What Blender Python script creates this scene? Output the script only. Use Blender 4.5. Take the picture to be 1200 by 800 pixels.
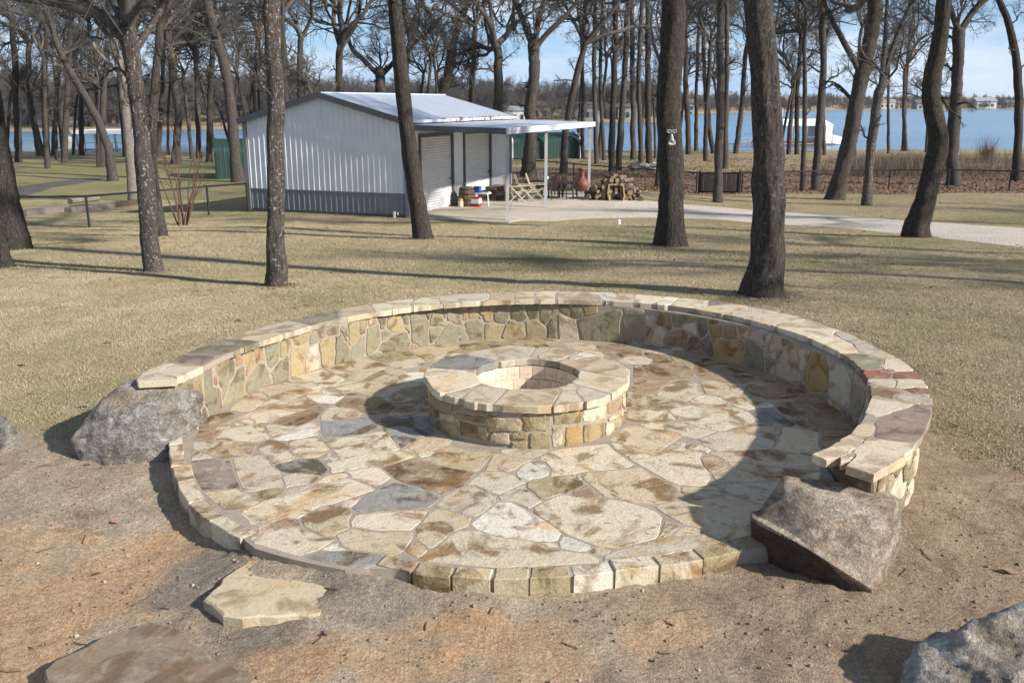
import bpy, bmesh, math, random
import numpy as np

for _o in list(bpy.data.objects):
    bpy.data.objects.remove(_o)
scene = bpy.context.scene
COL = scene.collection
R = math.radians

# ------------------------------------------------------------------ camera
CAM_H = 2.45
FPX = 1065.0                      # focal length in pixels of the 1200 x 800 photograph
PITCH = math.atan((400 - 120) / FPX)
cam_data = bpy.data.cameras.new('camera')
cam_data.sensor_width = 36.0
cam_data.lens = FPX / 1200.0 * 36.0
cam_data.clip_start = 0.05
cam_data.clip_end = 6000.0
cam = bpy.data.objects.new('camera', cam_data)
COL.objects.link(cam)
cam.location = (0, 0, CAM_H)
cam.rotation_euler = (math.pi / 2 - PITCH, 0, 0)
scene.camera = cam

# ------------------------------------------------------------------ sky, sun, exposure
SUN_EL = R(29.0)
SUN_AZ = R(116.0)                 # clockwise from +Y: from the right, a little behind the camera
world = bpy.data.worlds.new('World')
scene.world = world
world.use_nodes = True
wt = world.node_tree
wt.nodes.clear()
w_out = wt.nodes.new('ShaderNodeOutputWorld')
w_bg = wt.nodes.new('ShaderNodeBackground')
w_sky = wt.nodes.new('ShaderNodeTexSky')
w_sky.sky_type = 'NISHITA'
w_sky.sun_disc = False
w_sky.sun_elevation = SUN_EL
w_sky.sun_rotation = SUN_AZ
w_sky.air_density = 1.0
w_sky.dust_density = 0.0
w_sky.ozone_density = 2.5
w_bg.inputs['Strength'].default_value = 0.070
w_geo = wt.nodes.new('ShaderNodeTexCoord')
w_map = wt.nodes.new('ShaderNodeMapping')
w_map.inputs['Scale'].default_value = (1.0, 1.0, 4.5)
w_noise = wt.nodes.new('ShaderNodeTexNoise')
w_noise.inputs['Scale'].default_value = 3.2
w_noise.inputs['Detail'].default_value = 6.0
w_noise.inputs['Roughness'].default_value = 0.6
w_ramp = wt.nodes.new('ShaderNodeValToRGB')
w_ramp.color_ramp.elements[0].position = 0.44
w_ramp.color_ramp.elements[1].position = 0.62
w_ramp.color_ramp.elements[1].color = (0.75, 0.75, 0.75, 1)
w_mix = wt.nodes.new('ShaderNodeMixRGB')
w_mix.inputs['Color2'].default_value = (8.0, 8.5, 9.2, 1)
wt.links.new(w_geo.outputs['Generated'], w_map.inputs['Vector'])
wt.links.new(w_map.outputs['Vector'], w_noise.inputs['Vector'])
wt.links.new(w_noise.outputs['Fac'], w_ramp.inputs['Fac'])
wt.links.new(w_ramp.outputs['Color'], w_mix.inputs['Fac'])
w_tint = wt.nodes.new('ShaderNodeMixRGB')
w_tint.blend_type = 'MULTIPLY'
w_tint.inputs['Fac'].default_value = 1.0
w_tint.inputs['Color2'].default_value = (0.93, 0.99, 1.06, 1)
w_sep = wt.nodes.new('ShaderNodeSeparateXYZ')          # pale haze band all round the horizon
wt.links.new(w_geo.outputs['Generated'], w_sep.inputs[0])
w_hz = wt.nodes.new('ShaderNodeMapRange')
w_hz.inputs['From Min'].default_value = 0.0
w_hz.inputs['From Max'].default_value = 0.22
w_hz.inputs['To Min'].default_value = 0.82
w_hz.inputs['To Max'].default_value = 0.0
wt.links.new(w_sep.outputs['Z'], w_hz.inputs['Value'])
w_mh = wt.nodes.new('ShaderNodeMixRGB')
w_mh.inputs['Color2'].default_value = (3.5, 5.6, 8.6, 1)
wt.links.new(w_hz.outputs['Result'], w_mh.inputs['Fac'])
wt.links.new(w_sky.outputs['Color'], w_mh.inputs['Color1'])
wt.links.new(w_mh.outputs['Color'], w_mix.inputs['Color1'])
wt.links.new(w_mix.outputs['Color'], w_tint.inputs['Color1'])
wt.links.new(w_tint.outputs['Color'], w_bg.inputs['Color'])
wt.links.new(w_bg.outputs['Background'], w_out.inputs['Surface'])

sun_data = bpy.data.lights.new('sun', 'SUN')
sun_data.energy = 4.6
sun_data.angle = R(1.1)
sun_data.color = (1.0, 0.945, 0.855)
sun = bpy.data.objects.new('sun', sun_data)
COL.objects.link(sun)
sun.location = (30, -12, 25)
sun.rotation_euler = (math.pi / 2 - SUN_EL, 0, math.pi - SUN_AZ)

scene.view_settings.view_transform = 'Standard'
scene.view_settings.look = 'None'
scene.view_settings.gamma = 1.0
scene.view_settings.use_curve_mapping = False
scene.view_settings.exposure = 0.70
scene.render.engine = 'CYCLES'
scene.cycles.max_bounces = 6

# ------------------------------------------------------------------ helpers
rng = np.random.default_rng(7)
random.seed(7)

def ray(px, py):
    x = (px - 600.0) / FPX
    y = -(py - 400.0) / FPX
    c, s = math.cos(PITCH), math.sin(PITCH)
    return np.array([x, c + y * s, -s + y * c])

def at_z(px, py, z):
    d = ray(px, py)
    t = (z - CAM_H) / d[2]
    return np.array([d[0] * t, d[1] * t, z])

def at_y(px, py, Y):
    d = ray(px, py)
    t = Y / d[1]
    return np.array([d[0] * t, Y, CAM_H + d[2] * t])

_lat = np.random.default_rng(3).random((256, 256))
def vnoise(x, y, sc, off=0.0):
    x = np.asarray(x, float) * sc + off * 17.3 + 1000.0
    y = np.asarray(y, float) * sc + off * 9.7 + 1000.0
    xi = np.floor(x).astype(int); yi = np.floor(y).astype(int)
    fx = x - xi; fy = y - yi
    fx = fx * fx * (3 - 2 * fx); fy = fy * fy * (3 - 2 * fy)
    a = _lat[xi % 256, yi % 256]; b = _lat[(xi + 1) % 256, yi % 256]
    c = _lat[xi % 256, (yi + 1) % 256]; d = _lat[(xi + 1) % 256, (yi + 1) % 256]
    return (a * (1 - fx) + b * fx) * (1 - fy) + (c * (1 - fx) + d * fx) * fy

def fbm(x, y, sc, octv=4, off=0.0):
    s = 0.0; a = 0.5; n = 0.0
    for i in range(octv):
        s = s + a * vnoise(x, y, sc * 2 ** i, off + i * 3.1); n += a; a *= 0.5
    return s / n

def sstep(a, b, x):
    t = np.clip((np.asarray(x, float) - a) / (b - a), 0, 1)
    return t * t * (3 - 2 * t)

LAKE_Z = -2.38
_PY = np.array([-50, 0, 3, 9.8, 13, 18, 28, 36, 44, 62, 90, 95, 101, 140, 3000.])
_PZ = np.array([-.02, -.05, -.095, -.095, -.24, -.50, -1.04, -1.36, -1.60, -1.84, -2.12, -2.32, -3.4, -5, -5.])
# distance of the far shore by direction (pixel column -> metres)
_SPX = np.array([-300, 0, 300, 600, 780, 800, 900, 980, 1200, 1600.]); _SD = np.array([150, 158, 175, 225, 240, 400, 470, 590, 650, 700.])
def shore(x, y):
    px = 600 + FPX * np.asarray(x, float) / (np.maximum(np.asarray(y, float), 1.0) * .97)
    return np.interp(px, _SPX, _SD)
def profile(y):
    return (np.interp(y, _PY, _PZ) + np.interp(y - 0.8, _PY, _PZ) + np.interp(y + 0.8, _PY, _PZ)) / 3

PC = np.array([0.15, 7.0])        # patio centre
def G(x, y):
    x = np.asarray(x, float); y = np.asarray(y, float)
    yy = y - 0.06 * x * sstep(45, 85, y)
    z = profile(yy) - .04 * sstep(-1.0, -2.2, x) * (1 - sstep(7, 11, y))
    z = np.where(y > 120, LAKE_Z + np.clip((y - shore(x, y)) * .07, -2.5, 9), z)
    flat = sstep(10, 16, y) * (1 - sstep(100, 200, y))
    bld = sstep(24.5, 28, y) * (1 - sstep(37, 46, y)) * sstep(-13, -9, x) * (1 - sstep(3.5, 9, x))
    z = z + (fbm(x, y, 0.22, 2, 1.0) - 0.5) * 0.16 * flat * (1 - bld)
    z = z * (1 - bld) + (-1.11) * bld
    z = z - 0.22 * sstep(-7, -14, x) * sstep(22, 28, y) * (1 - sstep(40, 55, y))
    return z

def on_ground(px, py, dz=0.0):
    d = ray(px, py)
    t = 2.0; o = np.array([0, 0, CAM_H])
    lo = t
    while t < 1500:
        p = o + d * t
        if p[2] < G(p[0], p[1]) + dz:
            break
        lo = t; t *= 1.02
    hi = t
    for _ in range(30):
        m = (lo + hi) / 2; p = o + d * m
        if p[2] < G(p[0], p[1]) + dz: hi = m
        else: lo = m
    return o + d * hi

# ---- objects
def tag(o, label=None, cat=None, group=None, kind=None):
    if label: o['label'] = label
    if cat: o['category'] = cat
    if group: o['group'] = group
    if kind: o['kind'] = kind
    return o

def thing(name, label, cat, loc=(0, 0, 0), group=None):
    o = bpy.data.objects.new(name, None)
    COL.objects.link(o)
    o.location = [float(v) for v in loc]
    o.empty_display_size = 0.2
    return tag(o, label, cat, group)

def world_loc(o):
    v = np.zeros(3)
    while o is not None:
        v = v + np.array(o.location); o = o.parent
    return v

def np_mesh(name, verts, faces, smooth=False):
    """verts (N,3); faces (M,k) array or list of such arrays / ragged lists"""
    me = bpy.data.meshes.new(name)
    verts = np.asarray(verts, np.float32)
    if isinstance(faces, np.ndarray):
        faces = [faces]
    if len(faces) and not isinstance(faces[0], np.ndarray):
        me.from_pydata([tuple(map(float, v)) for v in verts], [], [tuple(map(int, f)) for f in faces])
    else:
        idx = np.concatenate([f.ravel() for f in faces]).astype(np.int32)
        tot = np.concatenate([np.full(len(f), f.shape[1], np.int32) for f in faces])
        st = np.concatenate([[0], np.cumsum(tot)[:-1]]).astype(np.int32)
        me.vertices.add(len(verts)); me.vertices.foreach_set('co', verts.ravel())
        me.loops.add(len(idx)); me.loops.foreach_set('vertex_index', idx)
        me.polygons.add(len(tot)); me.polygons.foreach_set('loop_start', st)
        try: me.polygons.foreach_set('loop_total', tot)
        except Exception: pass
        me.update(calc_edges=True)
    if smooth and len(me.polygons):
        me.polygons.foreach_set('use_smooth', np.ones(len(me.polygons), bool))
    return me

def part(name, verts, faces, mat, parent=None, color=None, smooth=False, org=None):
    """mesh object from world-space verts; its origin sits at org (or the parent's)"""
    base = world_loc(parent) if parent is not None else np.zeros(3)
    o0 = base if org is None else np.asarray(org, float)
    me = np_mesh(name, np.asarray(verts, float) - o0, faces, smooth)
    if mat is not None:
        for m in (mat if isinstance(mat, (list, tuple)) else [mat]): me.materials.append(m)
    o = bpy.data.objects.new(name, me)
    COL.objects.link(o)
    if parent is not None: o.parent = parent
    o.location = [float(v) for v in (o0 - base)]
    if color is not None: o.color = (*color, 1)
    return o

class MB:
    """collects simple solids into one vertex / face list"""
    def __init__(s): s.v = []; s.f = []
    def add(s, v, f):
        n = len(s.v); s.v.extend([tuple(map(float, p)) for p in v]); s.f.extend([tuple(i + n for i in q) for q in f]); return s
    def box(s, c, size, rz=0.0, M=None):
        hx, hy, hz = size[0] / 2, size[1] / 2, size[2] / 2
        ca, sa = math.cos(rz), math.sin(rz)
        v = []
        for z in (-hz, hz):
            for x, y in ((-hx, -hy), (hx, -hy), (hx, hy), (-hx, hy)):
                p = np.array([x, y, z]) if M is None else np.asarray(M) @ np.array([x, y, z])
                v.append((c[0] + p[0] * ca - p[1] * sa, c[1] + p[0] * sa + p[1] * ca, c[2] + p[2]))
        return s.add(v, [(0, 3, 2, 1), (4, 5, 6, 7), (0, 1, 5, 4), (1, 2, 6, 5), (2, 3, 7, 6), (3, 0, 4, 7)])
    def bar(s, a, b, w, h=None, n=4, w2=None):
        """straight bar / rod from a to b: n=4 rectangular, else round"""
        a = np.asarray(a, float); b = np.asarray(b, float); h = w if h is None else h
        t = b - a; t = t / (np.linalg.norm(t) + 1e-9)
        r = np.array([0, 0, 1.0]) if abs(t[2]) < 0.95 else np.array([1.0, 0, 0])
        u = np.cross(t, r); u /= np.linalg.norm(u); v = np.cross(u, t)
        ring = []
        for k in range(n):
            an = 2 * math.pi * (k + 0.5) / n
            q = 1 / math.cos(math.pi / n) if n == 4 else 1
            ring.append((math.cos(an) * q, math.sin(an) * q))
        k2 = 1.0 if w2 is None else w2 / w
        vs = [a + u * x * w / 2 + v * y * h / 2 for x, y in ring] + [b + u * x * w / 2 * k2 + v * y * h / 2 * k2 for x, y in ring]
        f = [(k, (k + 1) % n, n + (k + 1) % n, n + k) for k in range(n)] + [tuple(range(n))[::-1], tuple(range(n, 2 * n))]
        return s.add(vs, f)
    def lathe(s, c, prof, n=16):
        v = []; f = []
        for r, z in prof:
            for k in range(n):
                a = 2 * math.pi * k / n
                v.append((c[0] + r * math.cos(a), c[1] + r * math.sin(a), c[2] + z))
        for i in range(len(prof) - 1):
            for k in range(n):
                f.append((i * n + k, i * n + (k + 1) % n, (i + 1) * n + (k + 1) % n, (i + 1) * n + k))
        f.append(tuple(range(n))[::-1]); f.append(tuple(range((len(prof) - 1) * n, len(prof) * n)))
        return s.add(v, f)
    def prism(s, poly, d):
        """poly: list of 3D points, d: extrusion vector"""
        n = len(poly); d = np.asarray(d, float)
        v = [np.asarray(p, float) for p in poly]; v += [p + d for p in v]
        f = [tuple(range(n))[::-1], tuple(range(n, 2 * n))] + [(k, (k + 1) % n, n + (k + 1) % n, n + k) for k in range(n)]
        return s.add(v, f)
    def build(s, name, mat, parent=None, color=None, smooth=False, org=None):
        return part(name, s.v, s.f, mat, parent, color, smooth, org)

# ---- materials
class NT:
    def __init__(s, name):
        s.m = bpy.data.materials.new(name); s.m.use_nodes = True
        s.t = s.m.node_tree; s.b = s.t.nodes['Principled BSDF']; s.o = s.t.nodes['Material Output']
    def n(s, typ, **kw):
        nd = s.t.nodes.new(typ)
        for k, v in kw.items():
            if k.startswith('_'): setattr(nd, k[1:], v)
            else:
                key = k.replace('__', ' ')
                key = int(key[1:]) if key[0] == 'i' and key[1:].isdigit() else key
                nd.inputs[key].default_value = v
        return nd
    def l(s, a, b): s.t.links.new(a, b)
    def coord(s, rand=True, scale=(1, 1, 1), kind='Object'):
        c = s.n('ShaderNodeTexCoord').outputs[kind]
        if rand:
            oi = s.n('ShaderNodeObjectInfo')
            mu = s.n('ShaderNodeMath', _operation='MULTIPLY', i1=37.0); s.l(oi.outputs['Random'], mu.inputs[0])
            ad = s.n('ShaderNodeVectorMath', _operation='ADD'); s.l(c, ad.inputs[0]); s.l(mu.outputs[0], ad.inputs[1]); c = ad.outputs[0]
        mp = s.n('ShaderNodeMapping', Scale=scale); s.l(c, mp.inputs['Vector'])
        return mp.outputs['Vector']
    def noise(s, vec, scale, detail=5.0, rough=0.6, dist=0.0):
        nd = s.n('ShaderNodeTexNoise', Scale=scale, Detail=detail, Roughness=rough, Distortion=dist); s.l(vec, nd.inputs['Vector'])
        return nd.outputs['Fac']
    def ramp(s, fac, a, b, c0=(0, 0, 0, 1), c1=(1, 1, 1, 1)):
        r = s.n('ShaderNodeValToRGB'); e = r.color_ramp.elements
        e[0].position = a; e[1].position = b; e[0].color = c0; e[1].color = c1
        s.l(fac, r.inputs['Fac']); return r.outputs['Color']
    def mix(s, fac, a, b, mode='MIX'):
        m = s.n('ShaderNodeMixRGB', _blend_type=mode)
        for inp, v in ((m.inputs['Fac'], fac), (m.inputs['Color1'], a), (m.inputs['Color2'], b)):
            if isinstance(v, (int, float)): inp.default_value = v
            elif isinstance(v, tuple): inp.default_value = (*v[:3], 1)
            else: s.l(v, inp)
        return m.outputs['Color']
    def math(s, op, a, b=0.0):
        m = s.n('ShaderNodeMath', _operation=op)
        for inp, v in ((m.inputs[0], a), (m.inputs[1], b)):
            if isinstance(v, (int, float)): inp.default_value = v
            else: s.l(v, inp)
        return m.outputs[0]
    def bump(s, h, strength=0.5, dist=0.02, prev=None):
        b = s.n('ShaderNodeBump', Strength=strength, Distance=dist); s.l(h, b.inputs['Height'])
        if prev is not None: s.l(prev, b.inputs['Normal'])
        s.l(b.outputs['Normal'], s.b.inputs['Normal']); return b.outputs['Normal']
    def color(s, c):
        if isinstance(c, tuple): s.b.inputs['Base Color'].default_value = (*c[:3], 1)
        else: s.l(c, s.b.inputs['Base Color'])
    def set(s, **kw):
        for k, v in kw.items(): s.b.inputs[k.replace('__', ' ')].default_value = v

def plain(name, col, rough=0.6, metal=0.0, var=0.12, sc=8.0, bump=0.0):
    k = NT(name); v = k.coord()
    f = k.noise(v, sc, 4)
    k.color(k.mix(k.ramp(f, 0.3, 0.75), tuple(c * (1 - var) for c in col), tuple(min(1, c * (1 + var)) for c in col)))
    k.set(Roughness=rough, Metallic=metal)
    if bump: k.bump(f, bump, 0.01)
    return k.m

def stone_mat(name, stain=0.95, pale=0.38, sc=1.0, rough=0.72, bump=0.5):
    k = NT(name); v = k.coord()
    base = k.n('ShaderNodeObjectInfo').outputs['Color']
    n1 = k.noise(v, 3.2 * sc, 6, 0.62, 0.8)
    n2 = k.noise(v, 7.5 * sc, 6, 0.65, 0.4)
    n3 = k.noise(v, 55 * sc, 4, 0.7)
    vs = k.n('ShaderNodeVectorMath', _operation='ADD', i1=(13.7, 5.1, 2.2)); k.l(v, vs.inputs[0])
    n4 = k.noise(vs.outputs[0], 2.4 * sc, 5, 0.6, 1.2)
    n5 = k.noise(vs.outputs[0], 11 * sc, 5, 0.6, 1.6)
    c = k.mix(k.math('MULTIPLY', k.ramp(n1, 0.50, 0.60), stain), base, k.mix(1.0, base, (0.40, 0.30, 0.20), 'MULTIPLY'))
    c = k.mix(k.math('MULTIPLY', k.ramp(n4, 0.55, 0.66), stain * 0.7), c, k.mix(1.0, base, (0.88, 0.64, 0.36), 'MULTIPLY'))
    c = k.mix(k.math('MULTIPLY', k.ramp(n5, 0.60, 0.68), stain * 0.6), c, (0.13, 0.098, 0.07))
    c = k.mix(k.math('MULTIPLY', k.ramp(n2, 0.52, 0.66), pale), c, (0.60, 0.54, 0.44))
    c = k.mix(0.5, c, k.ramp(n3, 0.3, 0.7, (0.66, 0.65, 0.63, 1), (1.18, 1.18, 1.18, 1)), 'MULTIPLY')
    k.color(c)
    h = k.math('ADD', k.math('MULTIPLY', n2, 0.8), k.math('MULTIPLY', n3, 0.3))
    k.bump(h, bump, 0.02)
    k.set(Roughness=rough); k.b.inputs['Specular IOR Level'].default_value = 0.35
    return k.m

M_FLAG = stone_mat('flagstone', bump=.9)
M_WALLSTONE = stone_mat('wall_stone', 0.7, 0.10, 1.6, 0.8, 1.0)
M_CAP = stone_mat('cap_stone', 0.6, 0.22, 1.1, 0.75, 0.5)

def mortar():
    k = NT('mortar'); v = k.coord(False)
    n = k.noise(v, 5, 6, 0.7); f = k.noise(v, 120, 3, 0.6)
    k.color(k.mix(k.ramp(n, 0.3, 0.7), (0.27, 0.215, 0.16), (0.40, 0.335, 0.265)))
    k.bump(k.math('ADD', n, k.math('MULTIPLY', f, 0.5)), 0.6, 0.02); k.set(Roughness=0.95)
    return k.m
M_MORTAR = mortar()

PAL = {'c': (.575, .49, .36), 't': (.50, .405, .275), 'b': (.30, .215, .13), 'g': (.48, .41, .31), 'u': (.27, .255, .235),
       'r': (.32, .215, .135), 'w': (.63, .575, .48), 'y': (.35, .28, .16), 'o': (.255, .228, .155), 'k': (.38, .26, .11),
       'm': (.27, .205, .17), 'q': (.30, .13, .085)}
def stone_col(c, r):
    b = np.array(PAL[c]); return tuple(np.clip(b * r.uniform(0.88, 1.12) * r.uniform(0.98, 1.02, 3), 0, 1))

# ---- stones from traced outlines: each stone grows to a joint's width from its neighbours
def poly_sd(P, poly):
    """signed distance of points P (n,2) to polygon (k,2), negative inside"""
    a = poly; b = np.roll(poly, -1, 0)
    ab = b - a
    ap = P[:, None, :] - a[None]
    t = np.clip((ap * ab).sum(2) / ((ab * ab).sum(1) + 1e-12), 0, 1)
    d = np.sqrt((((ap - t[..., None] * ab) ** 2).sum(2)).min(1))
    yi, yj = a[:, 1], b[:, 1]; xi, xj = a[:, 0], b[:, 0]
    c = ((yi[None] > P[:, 1:2]) != (yj[None] > P[:, 1:2])) & (P[:, 0:1] < (xj - xi)[None] * (P[:, 1:2] - yi[None]) / ((yj - yi)[None] + 1e-12) + xi[None])
    return np.where(c.sum(1) % 2 == 1, -d, d)

def grow_stones(polys, joint, grow, region, nd=36, tol=0.010, jit=0.004, r=None):
    """polys: list of (k,2) arrays; region(P)->signed distance (negative inside). Returns outlines or None"""
    r = r or np.random.default_rng(5)
    cen = []
    for p in polys:
        x, y = p[:, 0], p[:, 1]; x1, y1 = np.roll(x, -1), np.roll(y, -1)
        cr = x * y1 - x1 * y; A = cr.sum() / 2
        c = np.array([((x + x1) * cr).sum(), ((y + y1) * cr).sum()]) / (6 * A + 1e-12)
        if poly_sd(c[None], p)[0] > 0: c = p.mean(0)
        cen.append(c)
    cen = np.array(cen)
    rad = np.array([np.linalg.norm(p - c, axis=1).max() for p, c in zip(polys, cen)])
    out = []
    for i, p in enumerate(polys):
        c = cen[i]
        if region(c[None])[0] > -0.02: out.append(None); continue
        dd = np.linalg.norm(cen - c, axis=1) - rad
        nb = [j for j in np.argsort(dd) if j != i and dd[j] < rad[i] + grow * 2 + joint][:22]
        q = p - c; cov = q.T @ q / len(q)
        w, V = np.linalg.eigh(cov); w = np.sqrt(np.maximum(w, 1e-6)); w = np.maximum(w / w.max(), 0.3)
        an = np.linspace(0, 2 * math.pi, nd, endpoint=False) + r.uniform(0, .1)
        d = (np.stack([np.cos(an), np.sin(an)], 1) * w) @ V.T
        d /= np.linalg.norm(d, axis=1)[:, None]
        T = np.linspace(0.01, rad[i] + grow + 0.02, 46)
        P = (c + d[:, None, :] * T[None, :, None]).reshape(-1, 2)
        ds = poly_sd(P, p)
        do = np.full(len(P), 1e3)
        for j in nb: do = np.minimum(do, poly_sd(P, polys[j]))
        F = np.minimum(np.minimum(do - ds - joint, (grow - ds)), -region(P)).reshape(nd, -1)
        ok = F > 0
        first = np.argmin(ok, 1); first[ok.all(1)] = F.shape[1] - 1
        k0 = np.maximum(first - 1, 0)
        f0 = F[np.arange(nd), k0]; f1 = F[np.arange(nd), first]
        tt = T[k0] + (T[first] - T[k0]) * np.clip(f0 / (f0 - f1 + 1e-9), 0, 1)
        tt = np.maximum(tt, 0.012)
        L = c + d * (tt * (1 + 0))[:, None] + r.normal(0, jit, (nd, 2))
        out.append((c, simplify(L, tol)))
    return out

def simplify(L, tol):
    pts = list(range(len(L)))
    n = len(pts)
    keep = set()
    i0 = int(np.argmax(np.linalg.norm(L - L.mean(0), axis=1))); i1 = int(np.argmax(np.linalg.norm(L - L[i0], axis=1)))
    def rec(seq):
        a, b = L[seq[0]], L[seq[-1]]
        keep.add(seq[0]); keep.add(seq[-1])
        if len(seq) < 3: return
        ab = b - a; ln = np.linalg.norm(ab) + 1e-9
        mid = L[seq[1:-1]]
        dist = np.abs(ab[0] * (mid[:, 1] - a[1]) - ab[1] * (mid[:, 0] - a[0])) / ln
        k = int(np.argmax(dist))
        if dist[k] > tol: rec(seq[:k + 2]); rec(seq[k + 1:])
    i0, i1 = min(i0, i1), max(i0, i1)
    rec(pts[i0:i1 + 1]); rec(pts[i1:] + pts[:i0 + 1])
    Q = L[sorted(keep)]
    return Q if len(Q) >= 4 else L[::max(1, n // 8)]

def fill_seeds(polys, region, bbox, gap, size, r, tries=4000):
    """random small outlines where nothing was traced (behind the pit, the far side of the walls)"""
    new = []
    P = np.stack([r.uniform(bbox[0], bbox[1], tries), r.uniform(bbox[2], bbox[3], tries)], 1)
    P = P[region(P) < -0.03]
    D = np.full(len(P), 1e3)
    for p in polys: D = np.minimum(D, poly_sd(P, p))
    while len(P):
        k = int(np.argmax(D > gap))
        if D[k] <= gap: break
        s = r.uniform(0.6, 1.4) * size; a0 = r.uniform(0, 6)
        q = np.array([P[k] + s * r.uniform(.7, 1.2) * np.array([math.cos(a0 + a), math.sin(a0 + a)]) * (1.15, .85) for a in np.linspace(0, 2 * math.pi, 6)[:-1]])
        new.append(q); D = np.minimum(D, poly_sd(P, q))
    return new

def stone_solid(outl, c, f3, top, depth, bev, r, dome=0.0):
    """outline -> faces: f3(uv, h) maps plane coords + height to world. Bevelled, slightly uneven top"""
    n = len(outl)
    inn = c + (outl - c) * (1 - bev / np.maximum(np.linalg.norm(outl - c, axis=1), bev * 1.6))[:, None]
    mid = c + (outl - c) * 0.45
    h1 = top + r.uniform(-.0012, .0008, n)
    V = [f3(outl, np.full(n, -depth)), f3(outl, np.full(n, top - bev * 0.7) + r.uniform(-.002, .001, n)), f3(inn, h1),
         f3(mid, np.full(n, top + dome * 0.7) + r.uniform(-.0006, .0006, n)), f3(c[None], np.array([top + dome]))]
    F = []
    for a in range(3):
        for k in range(n):
            F.append((a * n + k, a * n + (k + 1) % n, (a + 1) * n + (k + 1) % n, (a + 1) * n + k))
    for k in range(n): F.append((3 * n + k, 3 * n + (k + 1) % n, 4 * n))
    return np.concatenate(V), F

def ccw(L):
    x, y = L[:, 0], L[:, 1]
    return L if (x * np.roll(y, -1) - np.roll(x, -1) * y).sum() > 0 else L[::-1]

def parse(txt):
    out = []
    for l in txt.strip().split('\n'):
        h, *p = l.split(); out.append((h, np.array([[float(u) for u in q.split(',')] for q in p])))
    return out

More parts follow.
